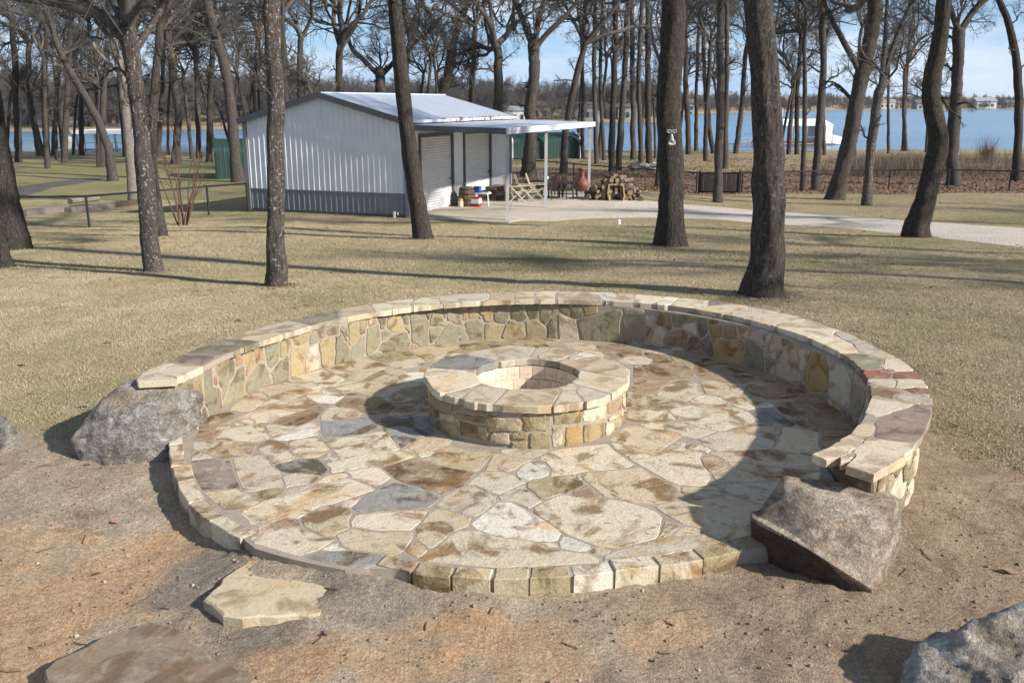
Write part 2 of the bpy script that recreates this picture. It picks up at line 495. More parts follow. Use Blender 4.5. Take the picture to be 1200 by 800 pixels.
# ------------------------------------------------------------------ stone outlines traced from the photograph (pixels of the 1200 x 800 picture)
FLOOR_STONES = """
t 307.1,455.2 330.0,450.0 359.2,455.2 352.9,462.5 325.8,467.7 311.2,464.6
c 331.0,447.9 361.2,437.5 377.9,433.3 406.0,444.2 380.0,453.1 363.3,454.6
t 381.0,431.7 421.7,419.2 452.9,428.5 434.2,440.0 417.5,446.2 400.8,440.0
t 272.7,479.2 290.4,464.6 307.1,460.4 317.5,462.5 302.9,472.9 292.5,480.2
c 305.0,475.0 315.4,466.2 327.9,468.8 321.7,472.9 309.2,478.1
c 273.8,495.8 296.7,483.3 334.2,468.8 352.9,465.6 372.7,474.0 346.7,481.2 321.7,491.7 290.4,497.9
b 323.8,493.8 330.0,487.5 357.1,481.2 373.8,476.0 386.2,472.9 373.8,485.4 350.8,496.9 334.2,497.9
w 359.2,462.5 377.9,454.2 400.8,458.3 405.0,462.5 388.3,471.9 373.8,469.8
b 239.4,495.8 248.8,487.5 267.5,483.3 271.7,487.5 261.2,493.8 252.9,501.0 240.4,502.1
c 252.9,502.1 269.6,494.8 263.3,503.1
r 223.8,515.6 234.2,505.2 258.1,504.2 244.6,516.7
c 257.1,515.6 262.3,504.2 273.8,502.1 305.0,494.8 314.4,512.5 305.0,516.7
c 313.3,499.0 342.5,499.0 315.4,510.4
w 319.6,513.5 346.7,502.1 363.3,495.8 371.7,502.1 367.5,508.3 342.5,513.5 325.8,515.6
g 217.5,521.9 224.8,516.7 294.6,518.8 298.8,529.2 280.0,533.3 259.2,536.5 230.0,527.1
g 218.5,525.0 232.1,527.1 250.8,536.5 223.8,538.5
g 304.0,526.0 313.3,515.6 323.8,515.6 339.4,525.0 319.6,533.3 305.0,529.2
c 316.5,540.6 334.2,528.8 347.7,535.4 340.4,540.6 323.8,542.7
c 340.4,515.6 373.8,514.6 388.3,530.2 361.2,535.4 346.7,533.3 342.5,524.0
c 373.8,536.5 392.5,531.2 396.7,536.5 380.0,540.0
c 380.0,515.0 448.8,506.7 467.5,525.4 427.9,533.8 398.8,536.9 390.4,527.5
u 380.0,493.1 430.0,486.9 442.5,490.0 440.4,498.3 421.7,508.8 384.2,513.3
c 377.9,486.5 386.2,478.1 419.6,477.1 421.7,488.5 407.1,491.7 384.2,492.7
b 396.7,474.4 407.1,461.9 423.8,460.8 446.7,467.1 459.2,477.5 452.9,486.9 421.7,481.7 402.9,476.5
c 385.2,452.5 402.9,445.2 436.2,450.4 427.9,456.7 400.8,457.7
t 424.8,446.2 436.2,436.9 459.2,430.6 471.7,434.8 463.3,443.1 440.4,449.4
t 419.6,459.8 438.3,451.5 459.2,444.2 492.5,449.4 467.5,456.7 446.7,464.0 427.9,462.9
y 436.2,418.1 467.5,411.9 480.0,412.5 487.3,419.2 471.7,422.3 452.9,422.9
c 454.0,427.5 490.4,418.1 500.8,424.4 492.5,427.5 469.6,430.6
t 480.0,409.8 534.2,402.5 538.3,408.8 515.4,417.1 500.8,422.3 490.4,416.0
y 538.3,403.5 567.5,399.4 602.9,402.5 588.3,405.6 550.8,409.8 540.4,409.8
w 465.4,439.0 496.7,435.8 494.6,446.2 471.7,444.2
b 465.4,458.8 492.5,451.5 500.8,456.7 498.8,465.0 475.8,461.9
g 452.9,466.0 463.3,460.8 469.6,467.1 492.5,468.1 482.1,477.5 463.3,473.3
t 487.3,477.5 499.8,468.1 500.8,479.6
g 457.1,481.7 471.7,477.5 500.8,481.7 500.8,486.9 455.0,486.9
u 446.7,489.0 461.2,486.9 499.8,487.9 502.9,506.7 488.3,512.9 471.7,510.8 455.0,503.5
u 461.2,510.8 471.7,510.8 488.3,513.3 469.6,524.4
t 480.0,523.3 496.7,512.9 523.8,515.0 521.7,521.2 492.5,529.6
c 386.2,544.2 411.2,535.8 448.8,530.6 475.8,526.5 485.2,531.7 467.5,540.0 421.7,548.3 392.5,551.5
c 380.0,525.4 392.5,533.8 394.6,535.8 380.0,539.0
t 497.9,537.5 525.0,522.9 554.2,531.2 577.1,529.2 564.6,541.7 556.2,550.0 525.0,546.9
t 575.0,550.0 581.2,533.3 618.8,537.5 606.2,545.8 591.7,550.0
r 450.0,547.9 481.2,538.5 516.7,544.8 554.2,555.2 543.8,564.6 520.8,577.1 500.0,571.9 468.8,560.4
c 406.2,552.1 441.7,546.9 455.2,558.3 437.5,567.7 420.8,560.4
u 416.7,593.8 437.5,579.2 462.5,566.7 491.7,572.9 512.5,584.4 500.0,594.8 462.5,599.0 433.3,600.0
c 413.5,608.3 431.2,602.1 504.2,595.8 491.7,610.4 477.1,619.8 441.7,620.8 414.6,613.5
t 400.0,625.0 422.9,620.8 481.2,624.0 468.8,643.8 454.2,649.0 431.2,643.8 400.0,638.5
t 489.6,616.7 506.2,596.9 525.0,597.9 553.1,607.3 529.2,622.9 520.8,629.2 504.2,643.8 491.7,635.4 493.8,625.0
t 481.2,643.8 490.6,633.3 502.1,643.8 491.7,650.0
g 509.4,592.7 522.9,583.3 554.2,568.8 579.2,580.2 575.0,589.6 560.4,604.2 533.3,599.0
c 551.0,565.6 562.5,556.2 579.2,552.1 604.2,560.4 610.4,564.6 581.2,579.2 562.5,571.9
w 609.4,561.5 614.6,545.8 627.1,540.6 639.6,542.7 642.7,552.1 629.2,559.4
g 585.4,580.2 612.5,569.8 629.2,583.3 631.2,586.5 616.7,593.8 600.0,585.4
y 618.8,569.8 627.1,562.5 668.8,557.3 681.2,564.6 675.0,571.9 633.3,583.3
w 556.2,612.5 581.2,590.6 602.1,588.5 625.0,604.2 655.0,621.0 652.1,633.1 620.8,631.2 577.1,625.0
c 494.8,656.2 508.3,643.8 529.2,625.0 545.8,620.8 566.7,627.1 608.3,633.3 631.2,637.1 656.2,645.0 700.0,650.0 702.1,655.2 682.9,662.1 667.9,667.9 600.0,672.1 539.6,670.8 496.9,667.1
c 625.0,597.9 658.3,580.2 668.8,583.3 733.3,587.5 766.7,602.1 774.0,612.5 772.9,625.0 754.2,635.4 714.6,642.7 695.8,637.5 662.5,622.9
t 775.0,616.7 781.2,612.5 790.6,616.7 783.3,625.0 772.9,627.1
w 655.2,636.5 662.5,629.2 691.7,638.5 685.4,643.8 664.6,643.8
c 631.2,636.5 653.1,636.5 647.9,642.7
t 694.8,643.8 706.2,638.5 716.7,643.8 712.5,649.0 695.8,649.0
g 707.3,654.2 718.8,645.8 766.7,633.3 808.3,628.1 829.2,628.1 842.7,638.5 839.6,645.8 787.5,655.2 745.8,662.5 725.0,666.7 712.5,662.5
c 793.8,625.0 808.3,618.8 820.8,620.8 810.4,626.0
t 772.9,594.2 787.5,589.0 812.5,586.9 852.1,580.6 887.5,587.9 908.3,596.2 883.3,611.9 877.1,631.7 854.2,631.7 825.0,620.2 804.2,611.9 789.6,602.5
t 797.9,575.4 802.1,570.8 833.3,571.2 852.1,576.5 833.3,581.7 806.2,586.2
t 682.3,558.3 687.5,553.1 712.5,551.0 750.0,550.0 762.5,559.4 795.8,569.8 797.9,581.2 779.2,586.5 737.5,587.5 712.5,580.2 693.8,568.8
b 671.9,575.0 689.6,568.8 702.1,579.2 683.3,583.3
c 672.9,556.2 681.2,555.2 679.2,560.4
c 629.2,534.4 662.5,527.1 712.5,520.8 720.8,531.2 737.5,542.7 725.0,549.0 683.3,552.1 650.0,556.2 639.6,539.6
c 715.6,520.8 725.0,519.8 745.8,531.2 733.3,532.3
c 735.4,534.4 777.1,529.2 818.8,528.1 822.9,541.7 829.2,558.3 820.8,568.8 795.8,567.7 766.7,552.1
t 821.9,537.5 837.5,534.4 847.9,537.5 847.9,547.9 835.4,552.1 824.0,544.8
t 718.8,515.0 741.7,498.3 762.5,501.5 795.8,507.7 770.8,529.6 747.9,527.5
c 783.3,526.5 789.6,519.2 802.1,520.2 797.9,527.5
c 802.1,523.3 808.3,521.2 833.3,525.4 829.2,529.2
c 822.9,515.0 845.8,506.7 877.1,504.6 904.2,506.7 912.5,515.0 900.0,523.3 872.9,527.5 837.5,527.5
t 833.3,529.4 862.5,527.3 900.0,527.3 933.3,530.4 955.2,537.7 954.2,549.2 941.7,549.2 904.2,546.0 868.8,540.8 847.9,539.8
t 850.0,540.8 868.8,541.9 916.7,547.1 941.7,551.2 925.0,563.8 900.0,559.6 875.0,551.2
t 837.5,556.5 854.2,548.1 875.0,553.3 904.2,564.8 872.9,564.8 845.8,563.8
g 837.5,565.0 854.2,566.0 883.3,565.0 925.0,562.9 908.3,593.1 887.5,590.0 862.5,577.5
c 787.5,481.7 804.2,474.4 841.7,476.5 872.9,479.6 881.2,490.0 870.8,498.3 843.8,503.5 820.8,500.4 800.0,492.1
c 738.5,490.0 741.7,478.5 777.1,479.6 785.4,487.9 786.5,493.1 758.3,495.2
c 751.0,497.3 772.9,496.2 775.0,502.5 758.3,501.5
g 781.2,500.4 787.5,495.2 812.5,498.3 835.4,505.6 812.5,511.9 793.8,506.7
c 809.4,470.2 816.7,464.0 833.3,462.9 850.0,470.2 847.9,476.5 816.7,476.5
t 744.8,471.2 754.2,466.0 781.2,466.0 804.2,473.3 783.3,478.5 752.1,476.5
c 737.5,460.8 747.9,461.9 750.0,466.0 739.6,472.3
r 739.6,455.6 766.7,446.2 787.5,445.8 770.8,456.7 760.4,462.9
c 770.8,461.9 787.5,447.3 800.0,445.2 816.7,450.4 820.8,458.8 806.2,469.2 787.5,467.1
t 822.9,450.4 835.4,445.2 850.0,448.3 870.8,450.4 866.7,458.8 850.0,465.0 829.2,459.8
b 745.8,427.5 797.9,425.4 812.5,435.8 808.3,442.1 787.5,445.2 760.4,445.2 746.9,443.1
b 813.5,434.8 820.8,425.4 845.8,425.4 877.1,431.7 895.8,440.0 870.8,448.3 845.8,448.3 825.0,442.1
b 872.9,452.5 881.2,446.2 895.8,441.0 920.8,448.3 942.7,460.8 929.2,465.0 904.2,467.1 883.3,460.8
c 851.0,467.1 866.7,464.0 872.9,469.2 908.3,474.4 872.9,479.6
u 877.1,480.6 900.0,478.5 931.2,497.3 908.3,497.3 893.8,492.1
b 908.3,472.1 935.4,471.0 966.7,470.0 1000.0,496.0 993.8,503.3 958.3,505.4 935.4,497.1
t 918.8,502.3 958.3,505.4 960.4,528.3 941.7,532.5 910.4,525.2
r 962.5,507.5 1000.0,507.5 983.3,515.8 962.5,524.2
c 722.9,420.2 741.7,416.0 764.6,421.2 756.2,426.5 731.2,424.4
b 700.0,404.6 727.1,403.5 752.1,410.8 750.0,416.0 725.0,419.2 710.4,412.9
b 756.2,412.9 783.3,417.1 787.5,423.3 766.7,425.4 766.7,420.2
b 783.3,417.1 816.7,417.1 835.4,422.3 816.7,425.4 791.7,423.3
c 745.8,445.2 758.3,445.2 747.9,449.4
t 858.3,503.5 870.8,498.3 900.0,498.3 916.7,504.6 912.5,510.8 900.0,506.7
r 935.4,469.0 958.3,462.7 964.6,470.0
m 222.9,539.6 247.9,536.5 268.8,540.6 275.0,556.2 283.3,570.8 252.1,575.0 235.4,571.9
g 272.9,537.5 302.1,532.3 313.5,534.4 316.7,543.8 325.0,560.4 330.2,568.8 287.5,575.0 279.2,558.3
u 322.9,543.8 343.8,538.5 370.8,537.5 381.2,550.0 375.0,555.2 345.8,553.1 325.0,546.9
g 333.3,560.4 345.8,555.2 370.8,555.2 366.7,564.6 335.4,570.8
g 335.4,578.1 341.7,569.8 364.6,567.7 356.2,575.0
y 295.8,579.2 325.0,570.8 333.3,572.9 320.8,581.2 300.0,584.4
c 280.2,602.1 308.3,589.6 345.8,577.1 377.1,566.7 400.0,559.4 436.5,570.8 400.0,585.4 366.7,595.8 325.0,608.3 300.0,615.6 289.6,610.4
c 241.7,595.8 231.2,583.3 237.5,577.1 277.1,571.9 299.0,587.5 270.8,596.9
c 250.0,600.0 266.7,596.9 281.2,603.1 289.6,610.4 281.2,614.6
c 299.0,617.7 316.7,612.5 320.8,617.7 308.3,622.9
r 320.8,613.5 333.3,606.2 353.1,610.4 345.8,614.6 329.2,616.7
w 337.5,605.2 350.0,601.0 354.2,603.1 345.8,606.7
t 354.2,609.4 381.2,590.6 405.2,597.9 408.3,608.3 404.2,618.8 379.2,629.2 366.7,620.8
c 300.0,630.2 345.8,617.7 358.3,620.8 391.7,633.3 370.8,643.8 327.1,658.3 312.5,643.8
c 400.0,587.5 412.5,583.3 417.7,584.4 410.4,591.7
u 341.7,661.5 354.2,652.1 375.0,645.8 400.0,645.8 447.9,647.9 441.7,662.5 429.2,669.8 387.5,672.9 358.3,668.8
w 377.1,643.8 391.7,636.5 402.1,643.8
c 375.0,564.6 387.5,558.3 406.2,554.6 402.1,559.4 385.4,564.6
c 491.7,531.2 504.2,529.2 508.3,531.2 497.9,534.4
"""
WALL_STONES = """
c 211.0,452.1 220.4,449.0 222.5,454.2 212.1,457.3
y 224.6,447.9 234.0,440.6 238.1,475.0 232.9,475.0
o 240.2,433.3 249.6,430.2 251.7,454.2 259.0,456.2 259.0,481.2 243.3,488.5
r 249.6,441.7 254.8,441.7 254.8,450.0 249.6,452.1
o 254.8,429.2 273.5,420.8 273.5,437.5 262.1,466.7
o 264.2,475.0 270.4,450.0 287.1,427.1 286.0,460.4 280.8,464.6
r 277.7,418.8 284.0,415.6 284.0,424.0 278.8,425.0
y 287.1,416.7 295.4,411.5 297.5,420.8 295.4,433.3 289.2,439.6
r 299.6,412.5 307.9,409.4 309.0,419.8 301.7,425.0
o 288.1,454.2 293.3,439.6 306.9,426.0 318.3,447.9 295.4,459.4
o 310.0,407.3 326.7,397.9 325.6,422.9 318.3,431.2
o 319.4,433.3 338.1,415.6 338.1,440.6 321.5,447.9
y 327.7,400.0 339.2,395.8 338.1,412.5 329.8,417.7
y 343.3,393.8 364.2,388.5 360.0,396.9 350.6,405.2
y 340.2,410.4 359.0,406.2 353.8,436.5 341.2,439.6
g 360.0,410.4 370.4,404.6 374.6,429.2 359.0,433.3
o 365.2,389.6 380.8,384.4 380.8,391.7 365.2,403.1
o 381.9,383.3 397.5,380.2 396.5,390.6 385.0,392.7
y 376.7,400.0 391.2,394.8 392.3,412.5 387.1,426.0 376.7,428.8
o 394.4,394.8 399.6,392.7 409.0,410.4 407.9,420.8 393.3,424.0
o 399.8,385.2 406.0,384.2 406.7,398.8
y 408.1,376.9 419.6,374.8 420.6,395.6 411.2,405.0
y 421.7,372.7 430.0,371.7 427.9,390.4 421.7,390.4
o 412.3,407.1 427.9,392.5 427.9,415.4 413.3,419.6
t 432.1,372.7 441.5,370.6 441.5,379.0 433.1,382.1
o 430.0,386.2 444.6,380.0 445.6,396.7 440.4,411.2 429.0,415.4
o 443.5,372.7 451.9,369.6 449.8,385.2 445.6,385.2
y 454.0,382.1 457.1,367.5 469.6,366.5 471.7,386.2 459.2,387.3
o 446.7,388.3 458.1,388.3 448.8,398.8
o 444.6,410.2 448.8,402.9 477.9,388.3 480.0,406.0 450.8,412.3
o 471.7,369.6 477.9,365.4 477.9,379.0 473.8,377.9
y 475.8,384.2 480.0,382.1 481.0,394.6
o 481.0,365.4 494.6,362.3 501.9,382.1 500.8,401.9 490.4,404.6 482.1,398.8
o 497.7,364.4 505.0,361.2 502.9,373.8
o 505.0,380.0 506.0,363.3 513.3,360.2 519.6,380.0 509.2,382.1
o 516.5,363.3 521.7,362.3 521.7,371.7
o 504.0,386.2 515.4,383.1 513.3,394.6 504.0,399.8
o 512.3,400.8 515.4,394.6 530.0,379.0 542.5,387.3 534.2,398.8
o 523.8,363.3 538.3,358.1 540.4,377.9 534.2,379.0 525.8,372.7
r 540.4,364.4 545.6,364.4 546.7,373.8 542.5,374.8
y 545.6,359.2 560.2,357.1 559.2,371.7 552.9,372.7
o 537.3,396.7 546.7,394.6 546.7,398.8
o 546.7,379.0 557.1,374.8 566.5,380.0 564.4,396.7 551.9,397.7
y 561.2,366.5 567.5,358.1 575.8,358.1 574.8,375.8 568.5,375.8
g 560.2,370.6 563.3,369.6 566.5,374.8
y 568.5,380.0 589.4,380.0 585.2,395.6 568.5,395.6
o 582.1,356.0 595.6,356.0 595.6,365.4 582.1,364.4
o 581.0,367.5 595.6,367.1 594.6,377.9 582.1,377.9
y 588.3,393.5 596.7,375.8 611.2,382.1 615.4,392.5 609.2,397.7 592.5,395.6
o 598.8,359.2 611.2,359.2 616.5,370.6 609.2,374.8 598.8,372.7
o 614.6,361.2 631.2,357.1 629.2,369.6 624.0,374.8
o 634.4,358.1 644.8,357.1 644.8,371.7 639.6,379.0 634.4,375.8
y 618.8,377.9 629.2,375.8 640.6,386.2 639.6,397.7 617.7,397.1
o 641.7,397.7 644.8,375.8 652.1,371.7 653.1,398.8
g 646.9,357.1 652.1,357.1 652.1,367.5 646.2,369.6
o 655.2,359.2 667.7,357.1 665.6,369.6
g 654.6,368.5 672.9,374.8 676.0,397.7 655.2,398.8
o 669.8,359.2 680.2,359.2 682.3,369.6 670.8,372.7
y 684.4,361.2 700.0,358.1 699.0,365.4 687.5,369.6
b 703.1,359.2 715.6,359.2 704.2,365.4
o 679.2,375.8 727.1,364.4 726.0,400.8 689.6,400.8 682.3,388.3
g 733.3,361.2 754.2,361.2 753.1,368.5 734.4,368.5
o 730.2,374.8 735.4,370.6 752.1,370.6 755.2,377.9 754.2,398.8 733.3,400.8 729.2,394.6
g 758.3,369.6 765.6,369.6 763.5,382.1 759.4,380.0
r 757.3,384.2 762.5,382.1 761.5,390.4 757.3,393.5
r 759.4,362.3 768.8,362.3 767.7,368.5 760.4,367.5
b 769.8,377.9 775.0,364.4 783.3,368.5 785.4,382.1 783.3,386.2
g 757.3,401.9 766.7,385.2 777.1,384.2 779.2,394.6 776.0,404.0
o 788.5,365.4 805.2,365.4 806.2,371.7 791.7,385.2 789.6,380.0
b 777.1,397.7 793.8,386.2 804.2,392.5 803.1,404.0 783.3,404.0
g 802.1,382.1 815.6,377.9 816.7,391.5 808.3,389.4
r 808.3,368.5 813.5,367.5 812.5,375.8 808.3,375.8
b 808.3,396.7 814.6,394.6 819.8,401.9 817.7,410.2 808.3,409.2
o 816.7,367.5 827.1,366.5 829.2,390.4 819.8,394.6 817.7,384.2
o 822.9,411.2 825.0,398.8 830.2,392.5 834.4,413.3 831.2,415.4
k 830.5,370.1 841.0,369.2 841.0,379.7 831.4,380.6
k 831.4,382.4 845.4,381.5 844.5,390.2 834.9,399.9
r 843.6,371.9 851.5,371.0 861.1,375.4 860.2,378.9 844.5,377.1
r 848.0,384.1 860.2,382.4 861.1,395.5 850.6,398.1
t 864.6,378.0 876.9,377.1 876.9,395.5 866.4,394.6
k 837.5,411.2 841.0,399.9 862.0,399.0 868.1,411.2 869.9,425.2 839.2,418.2
r 868.1,401.6 871.6,401.6 871.6,411.2 869.0,411.2
o 871.6,399.0 879.5,398.1 891.7,411.2 893.5,432.2 874.2,427.0
g 878.6,380.6 885.6,378.9 897.0,385.0 895.2,404.2 878.6,397.2
t 898.7,395.5 905.7,387.6 915.4,393.7 915.4,406.0 900.5,413.0
g 897.0,423.5 907.5,424.4 907.5,435.7 898.7,435.7
g 897.0,418.2 911.0,411.2 916.2,411.2 907.5,421.7
b 915.4,389.4 925.0,392.0 921.5,404.2 916.2,404.2
t 909.2,428.7 921.5,406.0 929.4,396.4 935.5,423.5 936.4,444.5 923.2,443.6 909.2,437.5
b 931.1,395.5 942.5,399.0 940.7,406.0 933.7,406.0
g 934.6,409.5 949.5,409.5 942.5,430.5 937.2,432.2
k 942.5,448.0 946.0,425.2 956.5,407.7 967.0,411.2 970.5,432.2 968.7,458.5 953.0,455.9
g 943.4,402.5 951.2,404.2 949.5,408.6
g 971.4,462.0 972.2,428.7 982.7,421.7 989.7,427.0 995.9,448.0 993.2,476.0 979.2,470.7
b 968.7,416.5 979.2,419.1 970.5,427.0
g 995.0,430.5 1003.7,437.5 1002.0,448.0 996.7,444.5
g 1003.7,435.7 1016.0,442.7 1016.0,449.7 1005.5,448.0
o 998.5,449.7 1014.2,455.0 1012.5,470.7 1002.0,490.0 997.6,483.0
"""
CAP_STONES = """
c 168.3,435.4 191.2,426.0 205.8,425.4 182.9,435.8
c 182.9,435.8 205.8,425.4 237.1,428.1 211.0,441.7
m 194.4,424.0 214.2,415.0 253.8,415.6 238.1,427.5 207.9,426.0
c 240.2,428.8 255.8,417.7 282.9,409.4 260.0,420.8
o 218.3,413.5 249.6,402.1 268.3,405.2 285.0,406.2 280.8,409.4 255.8,416.7
o 251.7,401.0 268.3,396.9 299.6,398.3 299.6,404.6 285.0,407.3 270.4,404.6
t 266.2,395.8 289.2,386.5 326.7,389.6 328.8,392.7 303.8,399.0 280.8,397.5
g 293.3,385.8 310.0,381.2 345.4,377.1 362.1,382.3 332.9,389.6 310.0,387.5
o 346.5,376.0 360.0,370.8 397.5,362.5 398.5,374.0 366.2,380.2
t 396.7,372.7 398.8,363.3 432.1,357.1 440.4,367.5 421.7,371.7
c 436.2,357.1 471.7,351.9 484.2,361.2 442.5,368.5
c 484.2,356.0 513.3,348.8 515.4,357.1 486.2,361.2
g 513.3,348.3 540.4,344.6 573.8,343.5 573.8,349.8 542.5,352.5 517.5,356.7
t 573.8,343.5 600.8,342.1 602.9,350.8 573.8,351.9
c 602.9,342.1 630.0,340.8 638.3,348.8 604.0,350.8
c 618.8,341.5 652.1,341.5 650.0,349.8 618.8,349.2
c 653.1,342.1 683.3,342.5 708.3,345.6 704.2,351.9 670.8,350.8 652.1,349.8
w 685.4,342.9 718.8,343.8 729.2,346.7 708.3,351.9
c 722.9,344.2 743.8,345.0 741.7,352.9 712.5,351.9
c 743.8,345.0 779.2,347.7 766.7,354.0 743.8,352.5
w 781.2,347.7 795.8,348.3 785.4,356.0 768.8,354.0
c 796.9,348.3 831.2,350.4 829.2,358.1 787.5,356.0
m 831.2,352.9 847.9,354.0 847.9,357.1 829.2,357.1
t 829.2,358.8 850.0,357.1 870.8,361.2 856.2,366.5 831.2,361.2
g 849.7,364.0 877.7,364.9 890.0,360.5 911.0,366.6 893.5,371.0 881.2,373.6
c 881.2,373.6 907.5,366.6 939.0,372.7 911.0,378.9 905.7,381.5
c 911.0,380.6 918.0,377.1 949.5,374.5 981.0,385.9 974.0,392.0 949.5,395.5 932.0,390.2
g 978.4,389.0 983.2,387.8 1014.0,399.7 1030.7,409.2 1011.7,412.8 995.0,400.9
c 956.5,396.4 977.5,393.7 1000.2,402.5 1002.9,411.2 988.0,412.1 975.7,407.7
o 991.5,416.3 1023.5,415.1 1028.3,423.5 999.8,424.2
o 1003.3,425.8 1033.0,424.6 1028.3,432.2 1014.0,433.0
t 1014.0,412.8 1042.6,412.3 1052.1,417.5 1025.9,417.5
c 1037.8,425.8 1052.1,421.1 1071.1,433.0 1047.3,433.0 1033.0,429.4
q 1014.0,434.1 1040.2,433.7 1043.7,438.9 1035.4,442.0 1018.8,442.0
q 1049.7,437.7 1072.2,436.5 1079.4,443.2 1052.1,443.2
g 1018.8,446.0 1033.0,444.8 1047.3,446.0 1035.4,452.0 1018.8,453.2
c 1052.1,444.8 1080.6,444.8 1087.7,453.2 1059.2,453.2
r 1018.8,454.3 1033.0,454.3 1054.4,457.9 1042.6,465.0 1018.8,461.5
q 1066.3,456.7 1071.1,454.3 1090.1,456.0 1090.1,460.8 1071.1,459.8
g 1052.1,463.8 1061.6,459.1 1091.3,462.7 1091.3,472.2 1066.3,469.8
c 1011.7,481.7 1016.4,465.0 1033.0,465.0 1061.6,472.2 1056.8,479.3 1025.9,486.4
b 1006.9,486.4 1025.9,488.8 1023.5,493.5 1004.5,494.7
t 1001.0,506.6 1004.5,495.9 1022.4,498.3 1021.2,507.8 1009.3,510.2
m 1025.9,512.6 1033.0,491.2 1052.1,481.7 1090.1,474.5 1087.7,493.5 1075.8,503.0 1066.3,517.3 1033.0,513.7
c 957.0,529.2 995.0,510.2 1011.7,512.6 1004.5,524.4 980.8,536.3
c 982.0,536.3 1004.5,531.6 997.4,539.9
c 995.0,541.1 1004.5,524.4 1014.0,516.1 1033.0,514.9 1069.9,519.7 1063.9,533.9 1033.0,547.0 1021.2,545.8
y 1012.9,512.6 1025.9,511.4 1027.1,514.9 1016.4,515.4
"""
PIT_CAP_STONES = """
c 497.5,440.5 505.7,431.2 550.0,433.5 536.0,437.0
c 496.3,445.2 540.7,436.5 550.0,437.0 559.3,451.0 519.7,461.5 501.0,456.8
g 518.5,462.7 557.0,452.2 538.3,467.3 524.3,468.5
c 538.3,467.3 560.5,451.0 594.3,456.8 575.7,473.2 554.7,473.2
t 576.8,475.5 595.5,456.8 610.7,456.1 657.3,455.7 645.7,476.7 624.7,479.0 596.7,479.0
c 646.8,476.7 658.5,458.0 673.7,456.8 685.3,473.2 666.7,476.7
c 659.7,451.0 669.0,449.1 676.0,456.1 657.3,456.8
c 674.8,456.8 680.7,453.3 715.7,462.7 713.3,467.3 687.7,474.3
c 669.0,447.5 680.7,434.7 739.0,444.0 739.0,453.3 722.7,461.5 685.3,451.0
t 683.0,432.3 732.0,425.3 740.1,433.5 740.1,441.7 701.7,437.0
t 666.7,421.8 687.7,418.3 725.0,421.8 727.3,424.2 685.3,431.2
w 662.0,418.3 685.3,411.3 699.3,413.7 673.7,421.8
t 629.3,417.2 648.0,407.8 680.7,410.2 664.3,419.5
g 620.0,417.2 631.7,406.7 643.3,406.7 627.0,417.2
g 545.3,413.7 573.3,407.8 627.0,406.2 620.0,418.3 578.0,421.8
u 503.3,430.0 536.0,414.8 575.7,420.7 573.3,425.3 550.0,433.5
"""
PIT_WALL_STONES = """
b 504.5,465.0 529.0,472.0 526.7,482.5 505.7,474.3
b 503.3,476.7 512.7,480.2 512.7,488.3 503.3,486.0
t 515.0,483.7 536.0,490.7 534.8,495.3 515.0,490.7
b 502.2,488.3 512.7,494.2 512.7,504.7 502.2,500.0
y 515.0,493.0 533.7,497.7 534.8,515.2 515.0,510.5
b 532.5,474.3 567.5,480.2 566.3,484.8 532.5,480.2
b 533.7,483.7 566.3,489.5 565.2,495.3 538.3,489.5
b 539.5,495.3 569.8,502.3 569.8,516.3 539.5,509.3
t 538.3,511.7 561.7,521.0 561.7,523.3 538.3,518.7
t 572.2,490.7 609.5,495.3 608.3,504.7 573.3,503.5
t 576.8,509.3 596.7,508.2 596.7,521.0 576.8,519.8
y 599.0,509.3 617.7,508.9 617.2,514.5 599.5,514.5
y 600.2,517.5 617.2,516.8 617.2,528.0 600.2,528.0
t 562.8,521.0 596.7,525.7 596.7,527.5 566.3,524.5
y 615.3,488.3 643.3,486.0 643.3,503.5 615.8,504.7
y 621.9,509.3 643.3,508.9 643.3,522.2 621.9,522.9
y 651.5,482.5 680.7,479.5 680.2,494.2 651.5,495.3
c 649.2,502.3 659.7,501.2 659.7,518.7 649.2,521.0
k 663.9,502.3 679.5,500.0 679.5,523.3 664.3,524.5
c 685.3,482.5 709.8,477.8 709.8,490.7 686.5,494.2
y 686.5,497.7 707.5,495.3 707.5,511.7 686.5,515.2
b 714.5,476.7 728.5,469.7 728.5,479.0 714.5,486.0
c 711.0,497.7 720.3,493.0 720.3,504.7 711.0,509.3
y 721.5,494.2 732.0,488.3 732.0,497.7 721.5,503.5
c 714.5,488.3 727.3,482.5 727.3,488.3 714.5,494.2
c 730.8,465.0 736.6,461.5 736.6,472.0 730.8,476.7
c 733.1,483.7 736.6,481.3 736.6,490.7 733.1,493.0
"""
# ------------------------------------------------------------------ patio curves (polar about PC, angle 0 = away from the camera, + = right)
def polar(P):
    return math.atan2(P[0] - PC[0], P[1] - PC[1]), math.hypot(P[0] - PC[0], P[1] - PC[1])
def curve(pxs, z):
    q = sorted(polar(at_z(x, y, z)) for x, y in pxs)
    th = np.array([a for a, _ in q]); rr = np.array([b for _, b in q])
    for _ in range(1): rr[1:-1] = rr[1:-1] * .6 + (rr[:-2] + rr[2:]) * .2
    return th, rr
CAP_T, CAP_TH = 0.44, 0.052
_in = curve([(243,488),(330,447),(400,427),(480,408),(540,398),(620,396),(700,400),(800,411),(880,430),(950,462),(1000,495)], 0.0)
_fr = curve([(200,522),(205,560),(222,592),(250,613),(283,632),(443,662),(500,673),(580,678),(660,676),(740,668),(820,657),(865,646),(898,640)], 0.0)
_co = curve([(168,436),(195,424),(250,402),(300,385),(350,374),(400,362),(500,348),(600,342),(700,342),(800,349),(850,354),(900,362),(950,375),(1000,394),(1030,408),(1060,424),(1080,443),(1091,468),(1088,494),(1080,510),(1070,526)], CAP_T)
